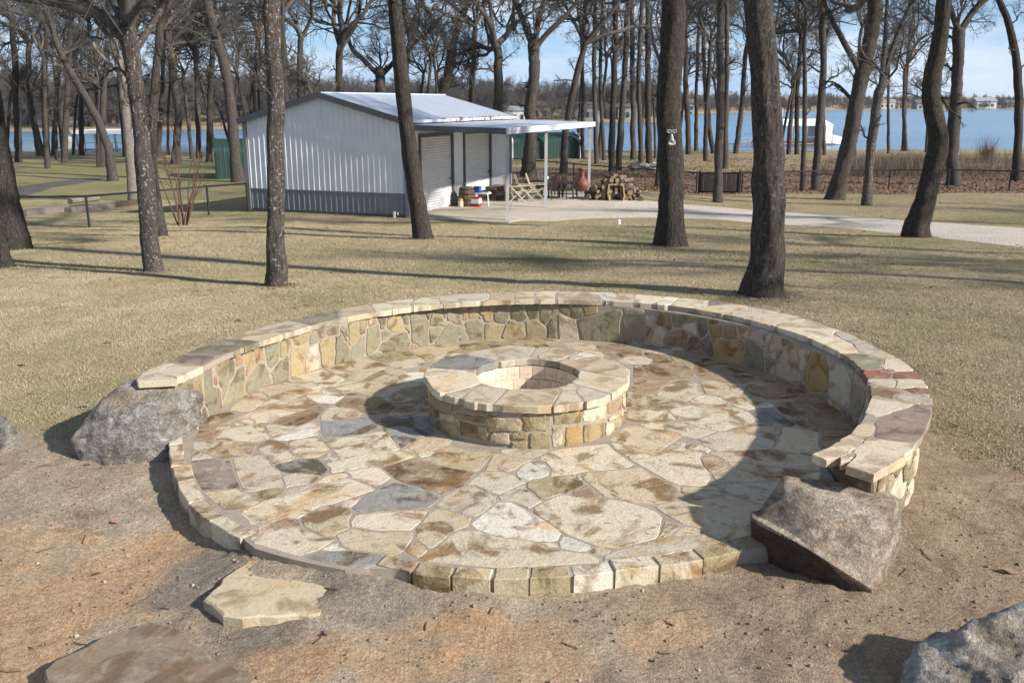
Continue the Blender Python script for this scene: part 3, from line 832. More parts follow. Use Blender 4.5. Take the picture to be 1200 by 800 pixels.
_ci = curve([(211,442),(240,428),(290,406),(330,393),(400,373),(480,361),(560,353),(640,351),(720,353),(800,359),(880,375),(950,397),(1000,422),(1017,443),(1012,478),(998,508),(957,530)], CAP_T)
def cv(c, t): return np.interp(t, c[0], c[1])
_ft = np.where(_fr[0] < 0, _fr[0] + 2 * math.pi, _fr[0])          # front curve on 0..2pi
_fo = np.argsort(_ft); _FT, _FRR = _ft[_fo], _fr[1][_fo]
def Rin(t): return cv(_in, t)
def Rfront(t):
    t = np.asarray(t, float); t = np.where(t < 0, t + 2 * math.pi, t)
    return np.interp(t, _FT, _FRR)
TH_L, TH_R = _in[0][0], _in[0][-1]
WL, WR = polar(at_z(200, 440, CAP_T))[0], polar(at_z(1010, 541, CAP_T))[0]
GAP = sorted((polar(at_z(x, y, 0))[0]) % (2 * math.pi) for x, y in ((285, 632), (441, 661)))
def Redge(t):
    """outer limit of the paved floor (before the rim stones)"""
    t = np.asarray(t, float)
    tt = np.where(t < 0, t + 2 * math.pi, t)
    gp = sstep(GAP[0] - .02, GAP[0] + .02, tt) * (1 - sstep(GAP[1] - .02, GAP[1] + .02, tt))
    f = Rfront(t) - 0.12 + .15 * gp
    b = np.clip(sstep(TH_L - 0.06, TH_L + 0.06, t) * (1 - sstep(WR - 0.10, WR, t)), 0, 1)
    return f * (1 - b) + np.where(t > TH_R, Rin(TH_R) + (cv(_ci, t) - cv(_ci, TH_R)) * .9, Rin(t)) * b + .02 * b

# ------------------------------------------------------------------ ground: one sheet out to the far shore
def axis(segs):
    out = [segs[0][0]]
    for a, b, d0, d1 in segs:
        p = a
        L = b - a
        while p < b - 1e-6:
            d = d0 + (d1 - d0) * (p - a) / L; p = min(b, p + d); out.append(p)
        out[-1] = b
    return np.unique(np.round(np.array(out), 4))
_h = axis([(0, 4.6, .03, .03), (4.6, 14, .06, .6), (14, 60, .6, 4), (60, 420, 7, 9), (420, 2400, 25, 300)])
gx = np.concatenate([-_h[:0:-1], _h])
gy = axis([(-20, 1.6, 3, .4), (1.6, 6.8, .028, .03), (6.8, 14, .05, .25), (14, 40, .3, .8), (40, 110, .8, 2.5), (110, 720, 5, 9), (720, 2600, 30, 200)])
GX, GY = np.meshgrid(gx, gy)
_edge_px = [at_z(x, y, -.14) for x, y in ((-60, 492), (20, 503), (110, 520))] + [at_z(x, y, -.14) for x, y in ((1080, 498), (1105, 520), (1150, 545), (1210, 562), (1300, 590))]
_ex = np.array([p[0] for p in _edge_px]); _ey = np.array([p[1] for p in _edge_px])
def dirt_mask(x, y):
    e = np.interp(x, _ex, _ey) + (fbm(x, y, 2.2, 3, 4.0) - .5) * 0.9
    return 1 - sstep(-.22, .22, y - e)
def leaf_mask(x, y):
    m = sstep(39.5, 42, y + (fbm(x, y, .5, 2, 2.0) - .5) * 2) * (1 - .75 * sstep(54, 66, y + (fbm(x, y, .12, 3, 6.) - .5) * 14)) * (1 - sstep(80, 90, y)) * sstep(-2, 2, x)
    return np.clip(m * (0.55 + 0.9 * fbm(x, y, .35, 3, 8.)), 0, 1)
def green_mask(x, y):
    g = sstep(26, 31, y) * sstep(-4, -9, x) * (1 - sstep(70, 85, y)) * (0.35 + .8 * fbm(x, y, .25, 3, 11.))
    g = g + 0.75 * sstep(.52, .72, fbm(x, y, .30, 3, 14.)) * sstep(7, 10, y) + .18 * sstep(0, 6, x) * sstep(9, 12, y) * (1 - sstep(27, 33, y))
    return np.clip(g, 0, 1)
GZ = G(GX, GY)
_dm = dirt_mask(GX, GY)
_r = np.hypot(GX - PC[0], GY - PC[1]); _t = np.arctan2(GX - PC[0], GY - PC[1])
_near = (1 - sstep(8, 16, np.hypot(GX, GY - 5)))
GZ = GZ + _near * ((fbm(GX, GY, 1.4, 2, 20.) - .5) * .05 * (1 - sstep(-.3, .2, (2.7 - _r))))
_rough = (fbm(GX, GY, 7, 4, 22.) - .5) * .026 + (np.abs(fbm(GX, GY, 16, 3, 25.) - .5)) * -.030 + (fbm(GX, GY, 40, 2, 31.) - .5) * .012
_lump = sstep(.60, .78, fbm(GX, GY, 5.0, 3, 28.)) * (fbm(GX, GY, 22, 2, 29.)) * .022
GZ = GZ + (_rough + _lump) * _dm * _near
_gap = at_z(352, 655, 0)
GZ = GZ + .068 * np.exp(-(np.abs((GX - _gap[0] - .04) / .52) ** 4 + np.abs((GY - _gap[1] + .02) / np.where(GY > _gap[1], .5, .17)) ** 3))
for _px, _py, _h0, _s in ((405, 720, .06, .18), (560, 715, .03, .2), (1000, 600, .04, .3), (470, 705, .04, .12), (1085, 640, .03, .2)):
    _c = at_z(_px, _py, -.14); GZ = GZ + _h0 * np.exp(-((GX - _c[0]) ** 2 + (GY - _c[1]) ** 2) / _s ** 2)
_gapm = np.exp(-(np.abs((GX - _gap[0] - .04) / .50) ** 6 + np.abs((GY - _gap[1] + .02) / .50) ** 4))
_ins = (1 - _gapm * sstep(2.40, 2.52, _r)) * sstep(.02, .10, np.where((_t < WR + .02) & (_t > TH_L - .06), cv(_co, _t) - .08, Rfront(_t) - .03) - _r)
GZ = GZ - .35 * _ins
nX, nY = len(gx), len(gy)
ii = np.arange(nX * nY).reshape(nY, nX)
gf = np.stack([ii[:-1, :-1], ii[:-1, 1:], ii[1:, 1:], ii[1:, :-1]], -1).reshape(-1, 4)

def ground_mat():
    k = NT('ground'); v = k.coord(False)
    a = k.n('ShaderNodeVertexColor', _layer_name='mask').outputs['Color']
    sp = k.n('ShaderNodeSeparateColor'); k.l(a, sp.inputs[0])
    dirt, leaf, green = sp.outputs[0], sp.outputs[1], sp.outputs[2]
    big = k.noise(v, .35, 4, .6); med = k.noise(v, 2.2, 6, .65, .5); fine = k.noise(v, 38, 5, .7); vf = k.noise(v, 160, 3, .6)
    st = k.coord(False, (30, 9, 9)); streak = k.noise(st, 3, 4, .7)
    straw = k.mix(k.ramp(med, .32, .7), (.31, .245, .145), (.43, .35, .225))
    straw = k.mix(k.math('MULTIPLY', k.ramp(fine, .45, .7), .55), straw, (.17, .125, .065))
    straw = k.mix(k.math('MULTIPLY', k.ramp(streak, .4, .8), .3), straw, (.46, .39, .25))
    grn = k.mix(k.ramp(fine, .35, .7), (.095, .115, .035), (.24, .235, .095))
    lawn = k.mix(k.math('MULTIPLY', green, .8), straw, grn)
    d1 = k.mix(k.ramp(med, .34, .66), (.41, .32, .23), (.59, .49, .37))
    orange = k.noise(v, .9, 4, .6, .6)
    al = k.n('ShaderNodeVertexColor', _layer_name='mask').outputs['Alpha']
    d1 = k.mix(k.math('MULTIPLY', al, .6), d1, k.mix(1.0, d1, (.68, .60, .52), 'MULTIPLY'))
    s2 = k.n('ShaderNodeSeparateColor'); k.l(k.n('ShaderNodeVertexColor', _layer_name='soil').outputs['Color'], s2.inputs[0])
    d1 = k.mix(k.math('MULTIPLY', s2.outputs[1], k.ramp(orange, .34, .56)), d1, (.63, .405, .235))
    d1 = k.mix(k.math('MULTIPLY', s2.outputs[0], .85), d1, k.mix(k.ramp(med, .3, .7), (.27, .225, .185), (.37, .32, .27)))
    dk = k.noise(v, 1.6, 5, .7, .3)
    d1 = k.mix(k.math('MULTIPLY', k.ramp(dk, .56, .72), .6), d1, (.19, .135, .095))
    d1 = k.mix(.75, d1, k.ramp(fine, .32, .68, (.48, .46, .43, 1), (1.3, 1.3, 1.3, 1)), 'MULTIPLY')
    gq = k.noise(v, 85, 4, .8); d1 = k.mix(.8, d1, k.ramp(gq, .34, .64, (.58, .55, .52, 1), (1.22, 1.22, 1.22, 1)), 'MULTIPLY')
    d1 = k.mix(k.math('MULTIPLY', k.ramp(vf, .64, .72), .6), d1, (.58, .50, .41))
    lf = k.mix(k.ramp(fine, .3, .7), (.12, .075, .047), (.29, .195, .125))
    c = k.mix(leaf, lawn, lf)
    c = k.mix(dirt, c, d1)
    k.color(c); k.set(Roughness=.95); k.b.inputs['Specular IOR Level'].default_value = .15
    gr = k.noise(v, 75, 4, .75)
    h = k.math('ADD', k.math('MULTIPLY', fine, .6), k.math('ADD', k.math('MULTIPLY', vf, .3), k.math('MULTIPLY', gr, .7)))
    k.bump(h, 1.0, .03)
    return k.m
M_GROUND = ground_mat()
gv = np.stack([GX, GY, GZ], -1).reshape(-1, 3)
ground = part('ground', gv, gf, M_GROUND, smooth=True)
tag(ground, 'dormant tan lawn, bare dirt and leaf litter sloping down to the lake', kind='structure')
ca = ground.data.color_attributes.new('mask', 'FLOAT_COLOR', 'POINT')
_msk = np.stack([_dm, leaf_mask(GX, GY) * (GY < 100), green_mask(GX, GY) * (GY < 100), sstep(-.6, 1.6, GX + (fbm(GX, GY, .8, 3, 40.) - .5) * 2.4)], -1).astype(np.float32)
# the far shore is wooded: brown leafless cover
_msk[..., 1] = np.where(GY > 125, .35, _msk[..., 1])
ca.data.foreach_set('color', _msk.ravel())
_spill = np.zeros_like(GX); _org = np.zeros_like(GX)          # spilled mortar sand by the opening; orange clay patches
for _px, _py, _s in ((320, 640, .28), (410, 690, .24), (430, 715, .22), (215, 690, .25), (240, 660, .3), (300, 735, .3), (470, 700, .18)):
    _c = at_z(_px, _py, -.1); _spill = np.maximum(_spill, np.exp(-(((GX - _c[0]) ** 2 + (GY - _c[1]) ** 2) / _s ** 2)))
for _px, _py, _s in ((470, 770, .35), (350, 775, .3), (560, 740, .25), (60, 700, .5), (130, 660, .4), (0, 760, .5), (640, 760, .3), (200, 630, .3), (780, 735, .3), (40, 640, .4)):
    _c = at_z(_px, _py, -.1); _org = np.maximum(_org, np.exp(-(((GX - _c[0]) ** 2 + (GY - _c[1]) ** 2) / _s ** 2)))
ca2 = ground.data.color_attributes.new('soil', 'FLOAT_COLOR', 'POINT')
ca2.data.foreach_set('color', np.stack([sstep(.25, .75, _spill + (fbm(GX, GY, 5, 3, 50.) - .5) * .6), sstep(.25, .7, _org + (fbm(GX, GY, 4, 3, 52.) - .5) * .7), np.zeros_like(GX), np.ones_like(GX)], -1).astype(np.float32).ravel())
def gz(x, y):
    """height of the built ground (bilinear on the mesh)"""
    i = np.clip(np.searchsorted(gy, y) - 1, 0, nY - 2); j = np.clip(np.searchsorted(gx, x) - 1, 0, nX - 2)
    fy = (y - gy[i]) / (gy[i + 1] - gy[i]); fx = (x - gx[j]) / (gx[j + 1] - gx[j])
    return (GZ[i, j] * (1 - fx) + GZ[i, j + 1] * fx) * (1 - fy) + (GZ[i + 1, j] * (1 - fx) + GZ[i + 1, j + 1] * fx) * fy

# ------------------------------------------------------------------ lake
def water_mat():
    k = NT('lake_water'); v = k.coord(False, (.22, 1, 1))
    n1 = k.noise(v, .55, 5, .65, .3); n2 = k.noise(v, .12, 3, .5)
    k.color(k.mix(k.ramp(n2, .3, .7), (.09, .19, .31), (.15, .27, .39)))
    k.set(Roughness=.22); k.b.inputs['Specular IOR Level'].default_value = .5
    k.bump(k.math('ADD', n1, k.math('MULTIPLY', n2, .6)), 1.0, .55)
    return k.m
lx = np.linspace(-1500, 1500, 31); ly = np.concatenate([np.linspace(76, 300, 15), np.linspace(350, 760, 9)])
LX, LY = np.meshgrid(lx, ly)
li = np.arange(LX.size).reshape(LX.shape)
lake = part('lake', np.stack([LX, LY, np.full_like(LX, LAKE_Z)], -1).reshape(-1, 3),
            np.stack([li[:-1, :-1], li[:-1, 1:], li[1:, 1:], li[1:, :-1]], -1).reshape(-1, 4), water_mat())
tag(lake, 'wide blue rippled lake beyond the trees', kind='structure')

# ------------------------------------------------------------------ flagstone patio floor
patio = thing('patio', None, None, (PC[0], PC[1], 0))
tag(patio, 'round flagstone patio floor with mortared joints', kind='structure')
ths = np.linspace(-math.pi, math.pi, 145)[:-1]
re = Redge(ths) + .03
_tt = np.where(ths < 0, ths + 2 * math.pi, ths)
re = np.where(((ths > WR) | (ths < TH_L - .05)) & ~((_tt > GAP[0]) & (_tt < GAP[1])), Rfront(ths) - .016, re)
_bed = [(PC[0], PC[1], -.0028)] + [(PC[0] + r * math.sin(t), PC[1] + r * math.cos(t), -.0028) for t, r in zip(ths, re)] \
     + [(PC[0] + r * math.sin(t), PC[1] + r * math.cos(t), -.30) for t, r in zip(ths, re)]
n = len(ths)
part('mortar_bed', _bed, [(0, 1 + (k + 1) % n, 1 + k) for k in range(n)] + [(1 + k, 1 + (k + 1) % n, 1 + n + (k + 1) % n, 1 + n + k) for k in range(n)], M_MORTAR, patio)
PIT = np.array([0.12, 7.03]); PIT_R, PIT_CR, PIT_HOLE, PIT_T = .795, .825, .42, .335
def floor_region(P):
    t = np.arctan2(P[:, 0] - PC[0], P[:, 1] - PC[1]); r = np.hypot(P[:, 0] - PC[0], P[:, 1] - PC[1])
    return np.maximum(r - Redge(t) + .012, PIT_R - .02 - np.hypot(P[:, 0] - PIT[0], P[:, 1] - PIT[1]))
def lay(parent, name, traced, z, region, joint, grow, fillbox, mat, top, depth, bev, seed, pal='ctgbcy', fsize=.12, gap=.11, tol=.010, nd=36, hvar=.004, jit=.004, dome=0.0, f3=None):
    r = np.random.default_rng(seed)
    cols = [h for h, _ in traced]; polys = [p for _, p in traced]
    if fillbox is not None:
        new = fill_seeds(polys, region, fillbox, gap, fsize, r)
        polys = polys + new; cols = cols + [pal[r.integers(len(pal))] for _ in new]
    outs = grow_stones(polys, joint, grow, region, nd, tol, jit, r)
    base = world_loc(parent); k = 0
    for cch, o in zip(cols, outs):
        if o is None: continue
        c, L = o; L = ccw(L)
        g = f3 or (lambda uv, h: np.column_stack([uv[:, 0], uv[:, 1], np.full(len(uv), z) + h]))
        V, F = stone_solid(L, c, g, top + r.uniform(-hvar, hvar), depth, bev, r, dome)
        part(name, V, F, mat, parent, stone_col(cch, r), org=V[-1]); k += 1
    return k
tr = [(h, np.array([at_z(x, y, 0)[:2] for x, y in p])) for h, p in parse(FLOOR_STONES)]
nfl = lay(patio, 'flagstone', tr, 0, floor_region, .016, .032, (-2.5, 2.9, 4.3, 9.7), M_FLAG, 0.0, .05, .004, 11, hvar=.0013)

# rim stones along the open front
def rim(pxs, wid, colors, seed):
    r = np.random.default_rng(seed)
    for (a, b), c in zip(zip(pxs[:-1], pxs[1:]), colors):
        A = at_z(*a, 0)[:2]; B = at_z(*b, 0)[:2]
        tA, rA = polar(A); tB, rB = polar(B)
        if tB - tA > math.pi: tB -= 2 * math.pi
        if tA - tB > math.pi: tA -= 2 * math.pi
        d = abs(tB - tA); g = .008 / 2.6 * np.sign(tB - tA)
        tt = np.linspace(tA + g, tB - g, 4)
        w = wid * r.uniform(.85, 1.15)
        rr = np.linspace(rA, rB, 4) + r.normal(0, .002, 4) + r.normal(0, .006)
        L = [(PC[0] + q * math.sin(t), PC[1] + q * math.cos(t)) for t, q in zip(tt, rr)] + \
            [(PC[0] + (q - w) * math.sin(t), PC[1] + (q - w) * math.cos(t)) for t, q in zip(tt[::-1], rr[::-1])]
        L = ccw(np.array(L) + r.normal(0, .003, (8, 2)))
        V, F = stone_solid(L, L.mean(0), lambda uv, h: np.column_stack([uv[:, 0], uv[:, 1], h]), .004 + r.uniform(-.006, .006), .26, .007, r)
        part('rim_stone', V, F, M_FLAG, patio, stone_col(c, r), org=V[-1])
rim([(441,661),(483,670),(529,676),(577,679),(621,678),(670,676),(720,670),(773,664),(825,656),(867,646),(900,638)], .12, 'tyttywctyy', 2)
rim([(197,511),(197.5,521),(198.5,534),(201,547),(207,566),(222,590),(247,611),(283,632)], .11, 'wcwcctc', 3)

# ------------------------------------------------------------------ curved seat wall
seat_wall = thing('seat_wall', 'curved stone seat wall with flagstone cap ringing the patio', 'wall', (PC[0], PC[1] + 2.5, -.14))
RREF = 2.47
def ring_solid(t0, t1, fi, fo, z0, z1, n=80):
    t = np.linspace(t0, t1, n); V = []
    for rr, z in ((fi, z0), (fi, z1), (fo, z1), (fo, z0)):
        q = rr(t); V.append(np.column_stack([PC[0] + q * np.sin(t), PC[1] + q * np.cos(t), np.full(n, z)]))
    F = []
    for a in range(4):
        b = (a + 1) % 4
        for k in range(n - 1): F.append((a * n + k, a * n + k + 1, b * n + k + 1, b * n + k))
    F += [(0, n, 2 * n, 3 * n), (n - 1, 4 * n - 1, 3 * n - 1, 2 * n - 1)]
    return np.concatenate(V), F
def Rwi(t):                                        # wall face: floor line, tucked under the cap near the ends
    t = np.asarray(t, float); return np.where(t > TH_R, Rin(TH_R) + (cv(_ci, t) - cv(_ci, TH_R)) * .9, np.where(t < TH_L, Rin(TH_L), Rin(t)))
def Rwo(t): return cv(_co, t) - .055
V, F = ring_solid(WL, WR - .015, lambda t: Rwi(t) + .008, lambda t: Rwo(t) - .012, -.35, CAP_T - CAP_TH - .002)
part('mortar_core', V, F, M_MORTAR, seat_wall)
V, F = ring_solid(WL + .01, WR - .02, lambda t: cv(_ci, t) + .007, lambda t: cv(_co, t) - .008, CAP_T - CAP_TH + .004, CAP_T - .003)
part('mortar_bed', V, F, M_MORTAR, seat_wall)
def hit_inner(px, py):
    d = ray(px, py); o = np.array([0, 0, CAM_H])
    t = np.linspace(5, 13, 800); P = o + d * t[:, None]
    th = np.arctan2(P[:, 0] - PC[0], P[:, 1] - PC[1]); r = np.hypot(P[:, 0] - PC[0], P[:, 1] - PC[1])
    m = (r > Rwi(th)) & (np.hypot(P[:, 0] - PC[0], P[:, 1] - PC[1]) > 0) & (P[:, 1] > 5.0)
    ins = r < Rwi(th)
    k0 = int(np.argmax(ins)); k = k0 + int(np.argmax(~ins[k0:]))
    return th[k] * RREF, P[k, 2]
WZ1 = CAP_T - CAP_TH - .012
def box_region(a, b, c, d):
    return lambda P: np.maximum(np.maximum(a - P[:, 0], P[:, 0] - b), np.maximum(c - P[:, 1], P[:, 1] - d))
tr = []
for h, p in parse(WALL_STONES):
    q = np.array([hit_inner(x, y) for x, y in p]); q[:, 1] = np.clip(q[:, 1], -.06, WZ1); tr.append((h, q))
def f3_in(uv, h):
    t = uv[:, 0] / RREF; r = Rwi(t) + .034 - h
    return np.column_stack([PC[0] + r * np.sin(t), PC[1] + r * np.cos(t), uv[:, 1]])
lay(seat_wall, 'wall_stone', tr, 0, box_region(WL * RREF, (WR - .02) * RREF, -.05, WZ1), .020, .026, (WL * RREF, WR * RREF, -.05, WZ1), M_WALLSTONE, .034, .01, .007, 21,
    pal='ogoytb', fsize=.06, gap=.05, tol=.006, hvar=.004, jit=.003, dome=.002, f3=f3_in)
RRO = 2.75
def f3_out(uv, h):                                  # outer face: u runs clockwise seen from outside
    t = -uv[:, 0] / RRO; r = Rwo(t) - .03 + h
    return np.column_stack([PC[0] + r * np.sin(t), PC[1] + r * np.cos(t), uv[:, 1]])
lay(seat_wall, 'wall_stone', [], 0, box_region(-(WR - .03) * RRO, -WL * RRO, -.20, WZ1), .020, .05, (-WR * RRO, -WL * RRO, -.20, WZ1), M_WALLSTONE, .032, .01, .012, 22,
    pal='cyotyc', fsize=.085, gap=.055, tol=.010, hvar=.008, jit=.003, dome=.006, f3=f3_out)
# the end face by the boulder
_pe = PC + np.array([math.sin(WR - .015), math.cos(WR - .015)]) * 2.5
_u = np.array([math.sin(WR), math.cos(WR)]); _nn = np.array([math.cos(WR), -math.sin(WR)])
def f3_end(uv, h):
    return np.column_stack([PC[0] + _u[0] * uv[:, 0] + _nn[0] * (h - .032), PC[1] + _u[1] * uv[:, 0] + _nn[1] * (h - .032), uv[:, 1]])
_ri, _ro = float(Rwi(WR - .02)), float(Rwo(WR - .02))
lay(seat_wall, 'wall_stone', [], 0, box_region(_ri, _ro, -.2, WZ1), .018, .05, (_ri, _ro, -.2, WZ1), M_WALLSTONE, .022, .02, .012, 23,
    pal='ubgu', fsize=.09, gap=.06, tol=.010, hvar=.006, jit=.003, dome=.006, f3=f3_end)
def cap_region(P):
    t = np.arctan2(P[:, 0] - PC[0], P[:, 1] - PC[1]); r = np.hypot(P[:, 0] - PC[0], P[:, 1] - PC[1])
    return np.maximum(np.maximum(r - cv(_co, t), cv(_ci, t) - r), np.maximum((t - WR - .045) * 2.6, (WL - .04 - t) * 2.6))
tr = [(h, np.array([at_z(x, y, CAP_T)[:2] for x, y in p])) for h, p in parse(CAP_STONES)]
lay(seat_wall, 'capstone', tr, CAP_T, cap_region, .010, .14, (-2.9, 3.1, 4.9, 9.9), M_CAP, 0.0, CAP_TH, .006, 31, pal='cogc', fsize=.10, gap=.09, tol=.009, hvar=.0015, jit=.005)

# ------------------------------------------------------------------ fire pit
pit = thing('fire_pit', 'round stone fire pit with flagstone rim lined with buff firebrick', 'fire pit', (PIT[0], PIT[1], 0))
def lathe_ring(name, r0, r1, z0, z1, mat, parent, n=56):
    m = MB(); prof = [(r0, z0), (r0, z1), (r1, z1), (r1, z0)]
    v = [(PIT[0] + r * math.sin(2 * math.pi * k / n), PIT[1] + r * math.cos(2 * math.pi * k / n), z) for r, z in prof for k in range(n)]
    f = [(a * n + k, a * n + (k + 1) % n, ((a + 1) % 4) * n + (k + 1) % n, ((a + 1) % 4) * n + k) for a in range(4) for k in range(n)]
    return part(name, v, f, mat, parent)
PCT = .055
lathe_ring('mortar_core', PIT_HOLE + .035, PIT_R - .009, -.02, PIT_T - PCT - .001, M_MORTAR, pit)
lathe_ring('mortar_bed', PIT_HOLE + .012, PIT_CR - .018, PIT_T - PCT + .003, PIT_T - .003, M_MORTAR, pit)
def hit_pit(px, py):
    d = ray(px, py); ox, oy = -PIT[0], -PIT[1]
    a = d[0] ** 2 + d[1] ** 2; b = 2 * (ox * d[0] + oy * d[1]); c = ox * ox + oy * oy - PIT_R ** 2
    D = max(b * b - 4 * a * c, 0); t = (-b - math.sqrt(D)) / (2 * a)
    x, y, z = d[0] * t, d[1] * t, CAM_H + d[2] * t
    return math.atan2(x - PIT[0], -(y - PIT[1])) * PIT_R, z
tr = []
PZ1 = PIT_T - PCT - .008
for h, p in parse(PIT_WALL_STONES):
    q = np.array([hit_pit(x, y) for x, y in p]); q[:, 1] = np.clip(q[:, 1], 0, PZ1); tr.append((h, q))
def f3_pit(uv, h):
    t = uv[:, 0] / PIT_R; r = PIT_R - .034 + h
    return np.column_stack([PIT[0] + r * np.sin(t), PIT[1] - r * np.cos(t), uv[:, 1]])
_c = math.pi * PIT_R
lay(pit, 'wall_stone', tr, 0, box_region(-_c, _c, -.012, PZ1), .020, .022, (-_c, _c, -.01, PZ1), M_WALLSTONE, .034, .0, .006, 41, pal='tybct', fsize=.055, gap=.05, tol=.005, hvar=.005, jit=.003, dome=.003, f3=f3_pit)
def pcap_region(P):
    r = np.hypot(P[:, 0] - PIT[0], P[:, 1] - PIT[1]); t = np.arctan2(P[:, 0] - PIT[0], P[:, 1] - PIT[1])
    w = .012 * np.sin(5 * t + 1) + .008 * np.sin(11 * t)
    return np.maximum(r - PIT_CR - w, PIT_HOLE - r + w * .8)
tr = [(h, np.array([at_z(x, y, PIT_T)[:2] for x, y in p])) for h, p in parse(PIT_CAP_STONES)]
lay(pit, 'capstone', tr, PIT_T, pcap_region, .016, .10, (-.8, 1.0, 6.2, 7.9), M_CAP, 0.0, PCT, .006, 42, pal='ct', fsize=.10, gap=.10, tol=.008, hvar=.0015, jit=.004)
def firebrick_mat():
    k = NT('firebrick'); v = k.coord(); n = k.noise(v, 14, 4); s_ = k.noise(k.coord(False), 9, 5, .65, .5)
    c = k.mix(k.ramp(n, .3, .75), (.64, .50, .37), (.78, .63, .48)); c = k.mix(k.math('MULTIPLY', k.ramp(s_, .56, .70), .75), c, (.10, .075, .06))
    k.color(c); k.set(Roughness=.9); k.bump(n, .2, .01); return k.m
M_FIREBRICK = firebrick_mat()
nb = 24
bm_ = MB().box((0, 0, 0), (2 * math.pi * .432 / nb - .005, .045, .108))
bmesh0 = np_mesh('firebrick', bm_.v, bm_.f); bmesh0.materials.append(M_FIREBRICK)
for row in range(3):
    for k in range(nb):
        a = 2 * math.pi * (k + .5 * (row % 2)) / nb
        o = bpy.data.objects.new('firebrick', bmesh0); COL.objects.link(o); o.parent = pit
        o.location = (.445 * math.sin(a), .445 * math.cos(a), .272 - .054 - row * .112 + random.uniform(-.002, .002)); o.rotation_euler = (0, 0, -a)
M_ASH = plain('ash', (.30, .27, .23), .95, 0, .3, 12, .5)
_n = 40
_v = [(PIT[0], PIT[1], .004)] + [(PIT[0] + .425 * math.cos(2 * math.pi * k / _n), PIT[1] + .425 * math.sin(2 * math.pi * k / _n), .003) for k in range(_n)]
part('pit_floor', _v, [(0, 1 + k, 1 + (k + 1) % _n) for k in range(_n)], M_ASH, pit)

# ------------------------------------------------------------------ boulders and stepping stones
from mathutils import noise as mn, Vector
def rock_mat(name, c0, c1, c2, rust):
    k = NT(name); v = k.coord()
    n1 = k.noise(v, 3.5, 7, .65, .8); n2 = k.noise(v, 12, 6, .7, .4); n3 = k.noise(v, 60, 4, .7)
    c = k.mix(k.ramp(n1, .40, .62), c0, c1)
    c = k.mix(k.math('MULTIPLY', k.ramp(n2, .5, .66), .7), c, c2)
    n4 = k.noise(k.coord(True, (.7, .7, .7)), 2.3, 4, .6, 1.0)
    c = k.mix(k.math('MULTIPLY', k.ramp(n4, .54, .66), .8), c, rust)
    c = k.mix(.75, c, k.ramp(n3, .3, .7, (.45, .45, .45, 1), (1.35, 1.35, 1.35, 1)), 'MULTIPLY')
    n5 = k.noise(k.coord(True, (1, 1, 2.6)), 7, 7, .72, .5)
    c = k.mix(.7, c, k.ramp(n5, .36, .56, (.56, .54, .51, 1), (1.45, 1.45, 1.45, 1)), 'MULTIPLY')
    k.color(c); k.set(Roughness=.85)
    h = k.math('ADD', n2, k.math('MULTIPLY', n3, .45))
    k.bump(k.math('ADD', h, k.math('MULTIPLY', n5, 1.3)), 1.0, .06)
    return k.m
M_ROCKG = rock_mat('grey_boulder', (.18, .16, .14), (.40, .365, .325), (.53, .495, .445), (.33, .25, .17))
M_ROCKB = rock_mat('brown_boulder', (.25, .18, .125), (.46, .38, .29), (.60, .53, .44), (.34, .22, .13))
M_ROCKW = rock_mat('pale_boulder', (.24, .225, .21), (.50, .47, .43), (.68, .64, .58), (.30, .24, .16))
M_RUST_SHADE = rock_mat('rusty_shaded_face', (.055, .035, .026), (.12, .065, .04), (.09, .065, .05), (.19, .09, .04))  # rust, darkened further: the shade on the camera-left faces is in this colour
def boulder(name, label, pts, mat, amp, seed, cell=.035, face=None, second=None, shift=(0, 0, 0)):
    pts = [tuple(np.add(p, shift)) for p in pts]; second = second and [tuple(np.add(p, shift)) for p in second]
    bm = bmesh.new()
    for grp in (pts, second):
        if grp is None: continue
        vs_ = [bm.verts.new(p) for p in grp]
        r_ = bmesh.ops.convex_hull(bm, input=vs_)
        bmesh.ops.delete(bm, geom=[e for e in r_['geom_interior'] if isinstance(e, bmesh.types.BMVert)], context='VERTS')
    for _ in range(6):
        es = [e for e in bm.edges if e.calc_length() > cell * 1.6]
        if not es or len(bm.faces) > 16000: break
        bmesh.ops.subdivide_edges(bm, edges=es, cuts=1, use_grid_fill=False)
        bmesh.ops.triangulate(bm, faces=bm.faces)
    for _ in range(1): bmesh.ops.smooth_vert(bm, verts=bm.verts, factor=.3, use_axis_x=True, use_axis_y=True, use_axis_z=True)
    bm.normal_update()
    off = Vector((seed * 3.1, seed * 1.7, seed))
    for v in bm.verts:
        p = v.co + off
        d = mn.fractal(p * 2.6, 1.0, 2.1, 4) * amp + (mn.ridged_multi_fractal(p * 4.5, 0.9, 2.2, 5, 1.0, 2.0) - 1.2) * amp * .5
        d += mn.fractal(p * 17, 1.0, 2.0, 3) * amp * .16
        v.co += v.normal * d
    c = Vector((sum(v.co.x for v in bm.verts) / len(bm.verts), sum(v.co.y for v in bm.verts) / len(bm.verts), min(p[2] for p in pts)))
    for v in bm.verts: v.co -= c
    bmesh.ops.recalc_face_normals(bm, faces=bm.faces)
    me = bpy.data.meshes.new(name); bm.to_mesh(me); bm.free()
    me.materials.append(mat)
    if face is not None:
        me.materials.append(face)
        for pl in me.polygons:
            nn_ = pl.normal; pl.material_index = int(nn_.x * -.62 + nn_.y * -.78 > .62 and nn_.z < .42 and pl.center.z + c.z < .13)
    me.polygons.foreach_set('use_smooth', np.ones(len(me.polygons), bool))
    o = bpy.data.objects.new(name, me); COL.objects.link(o); o.location = c
    return tag(o, label, 'boulder')
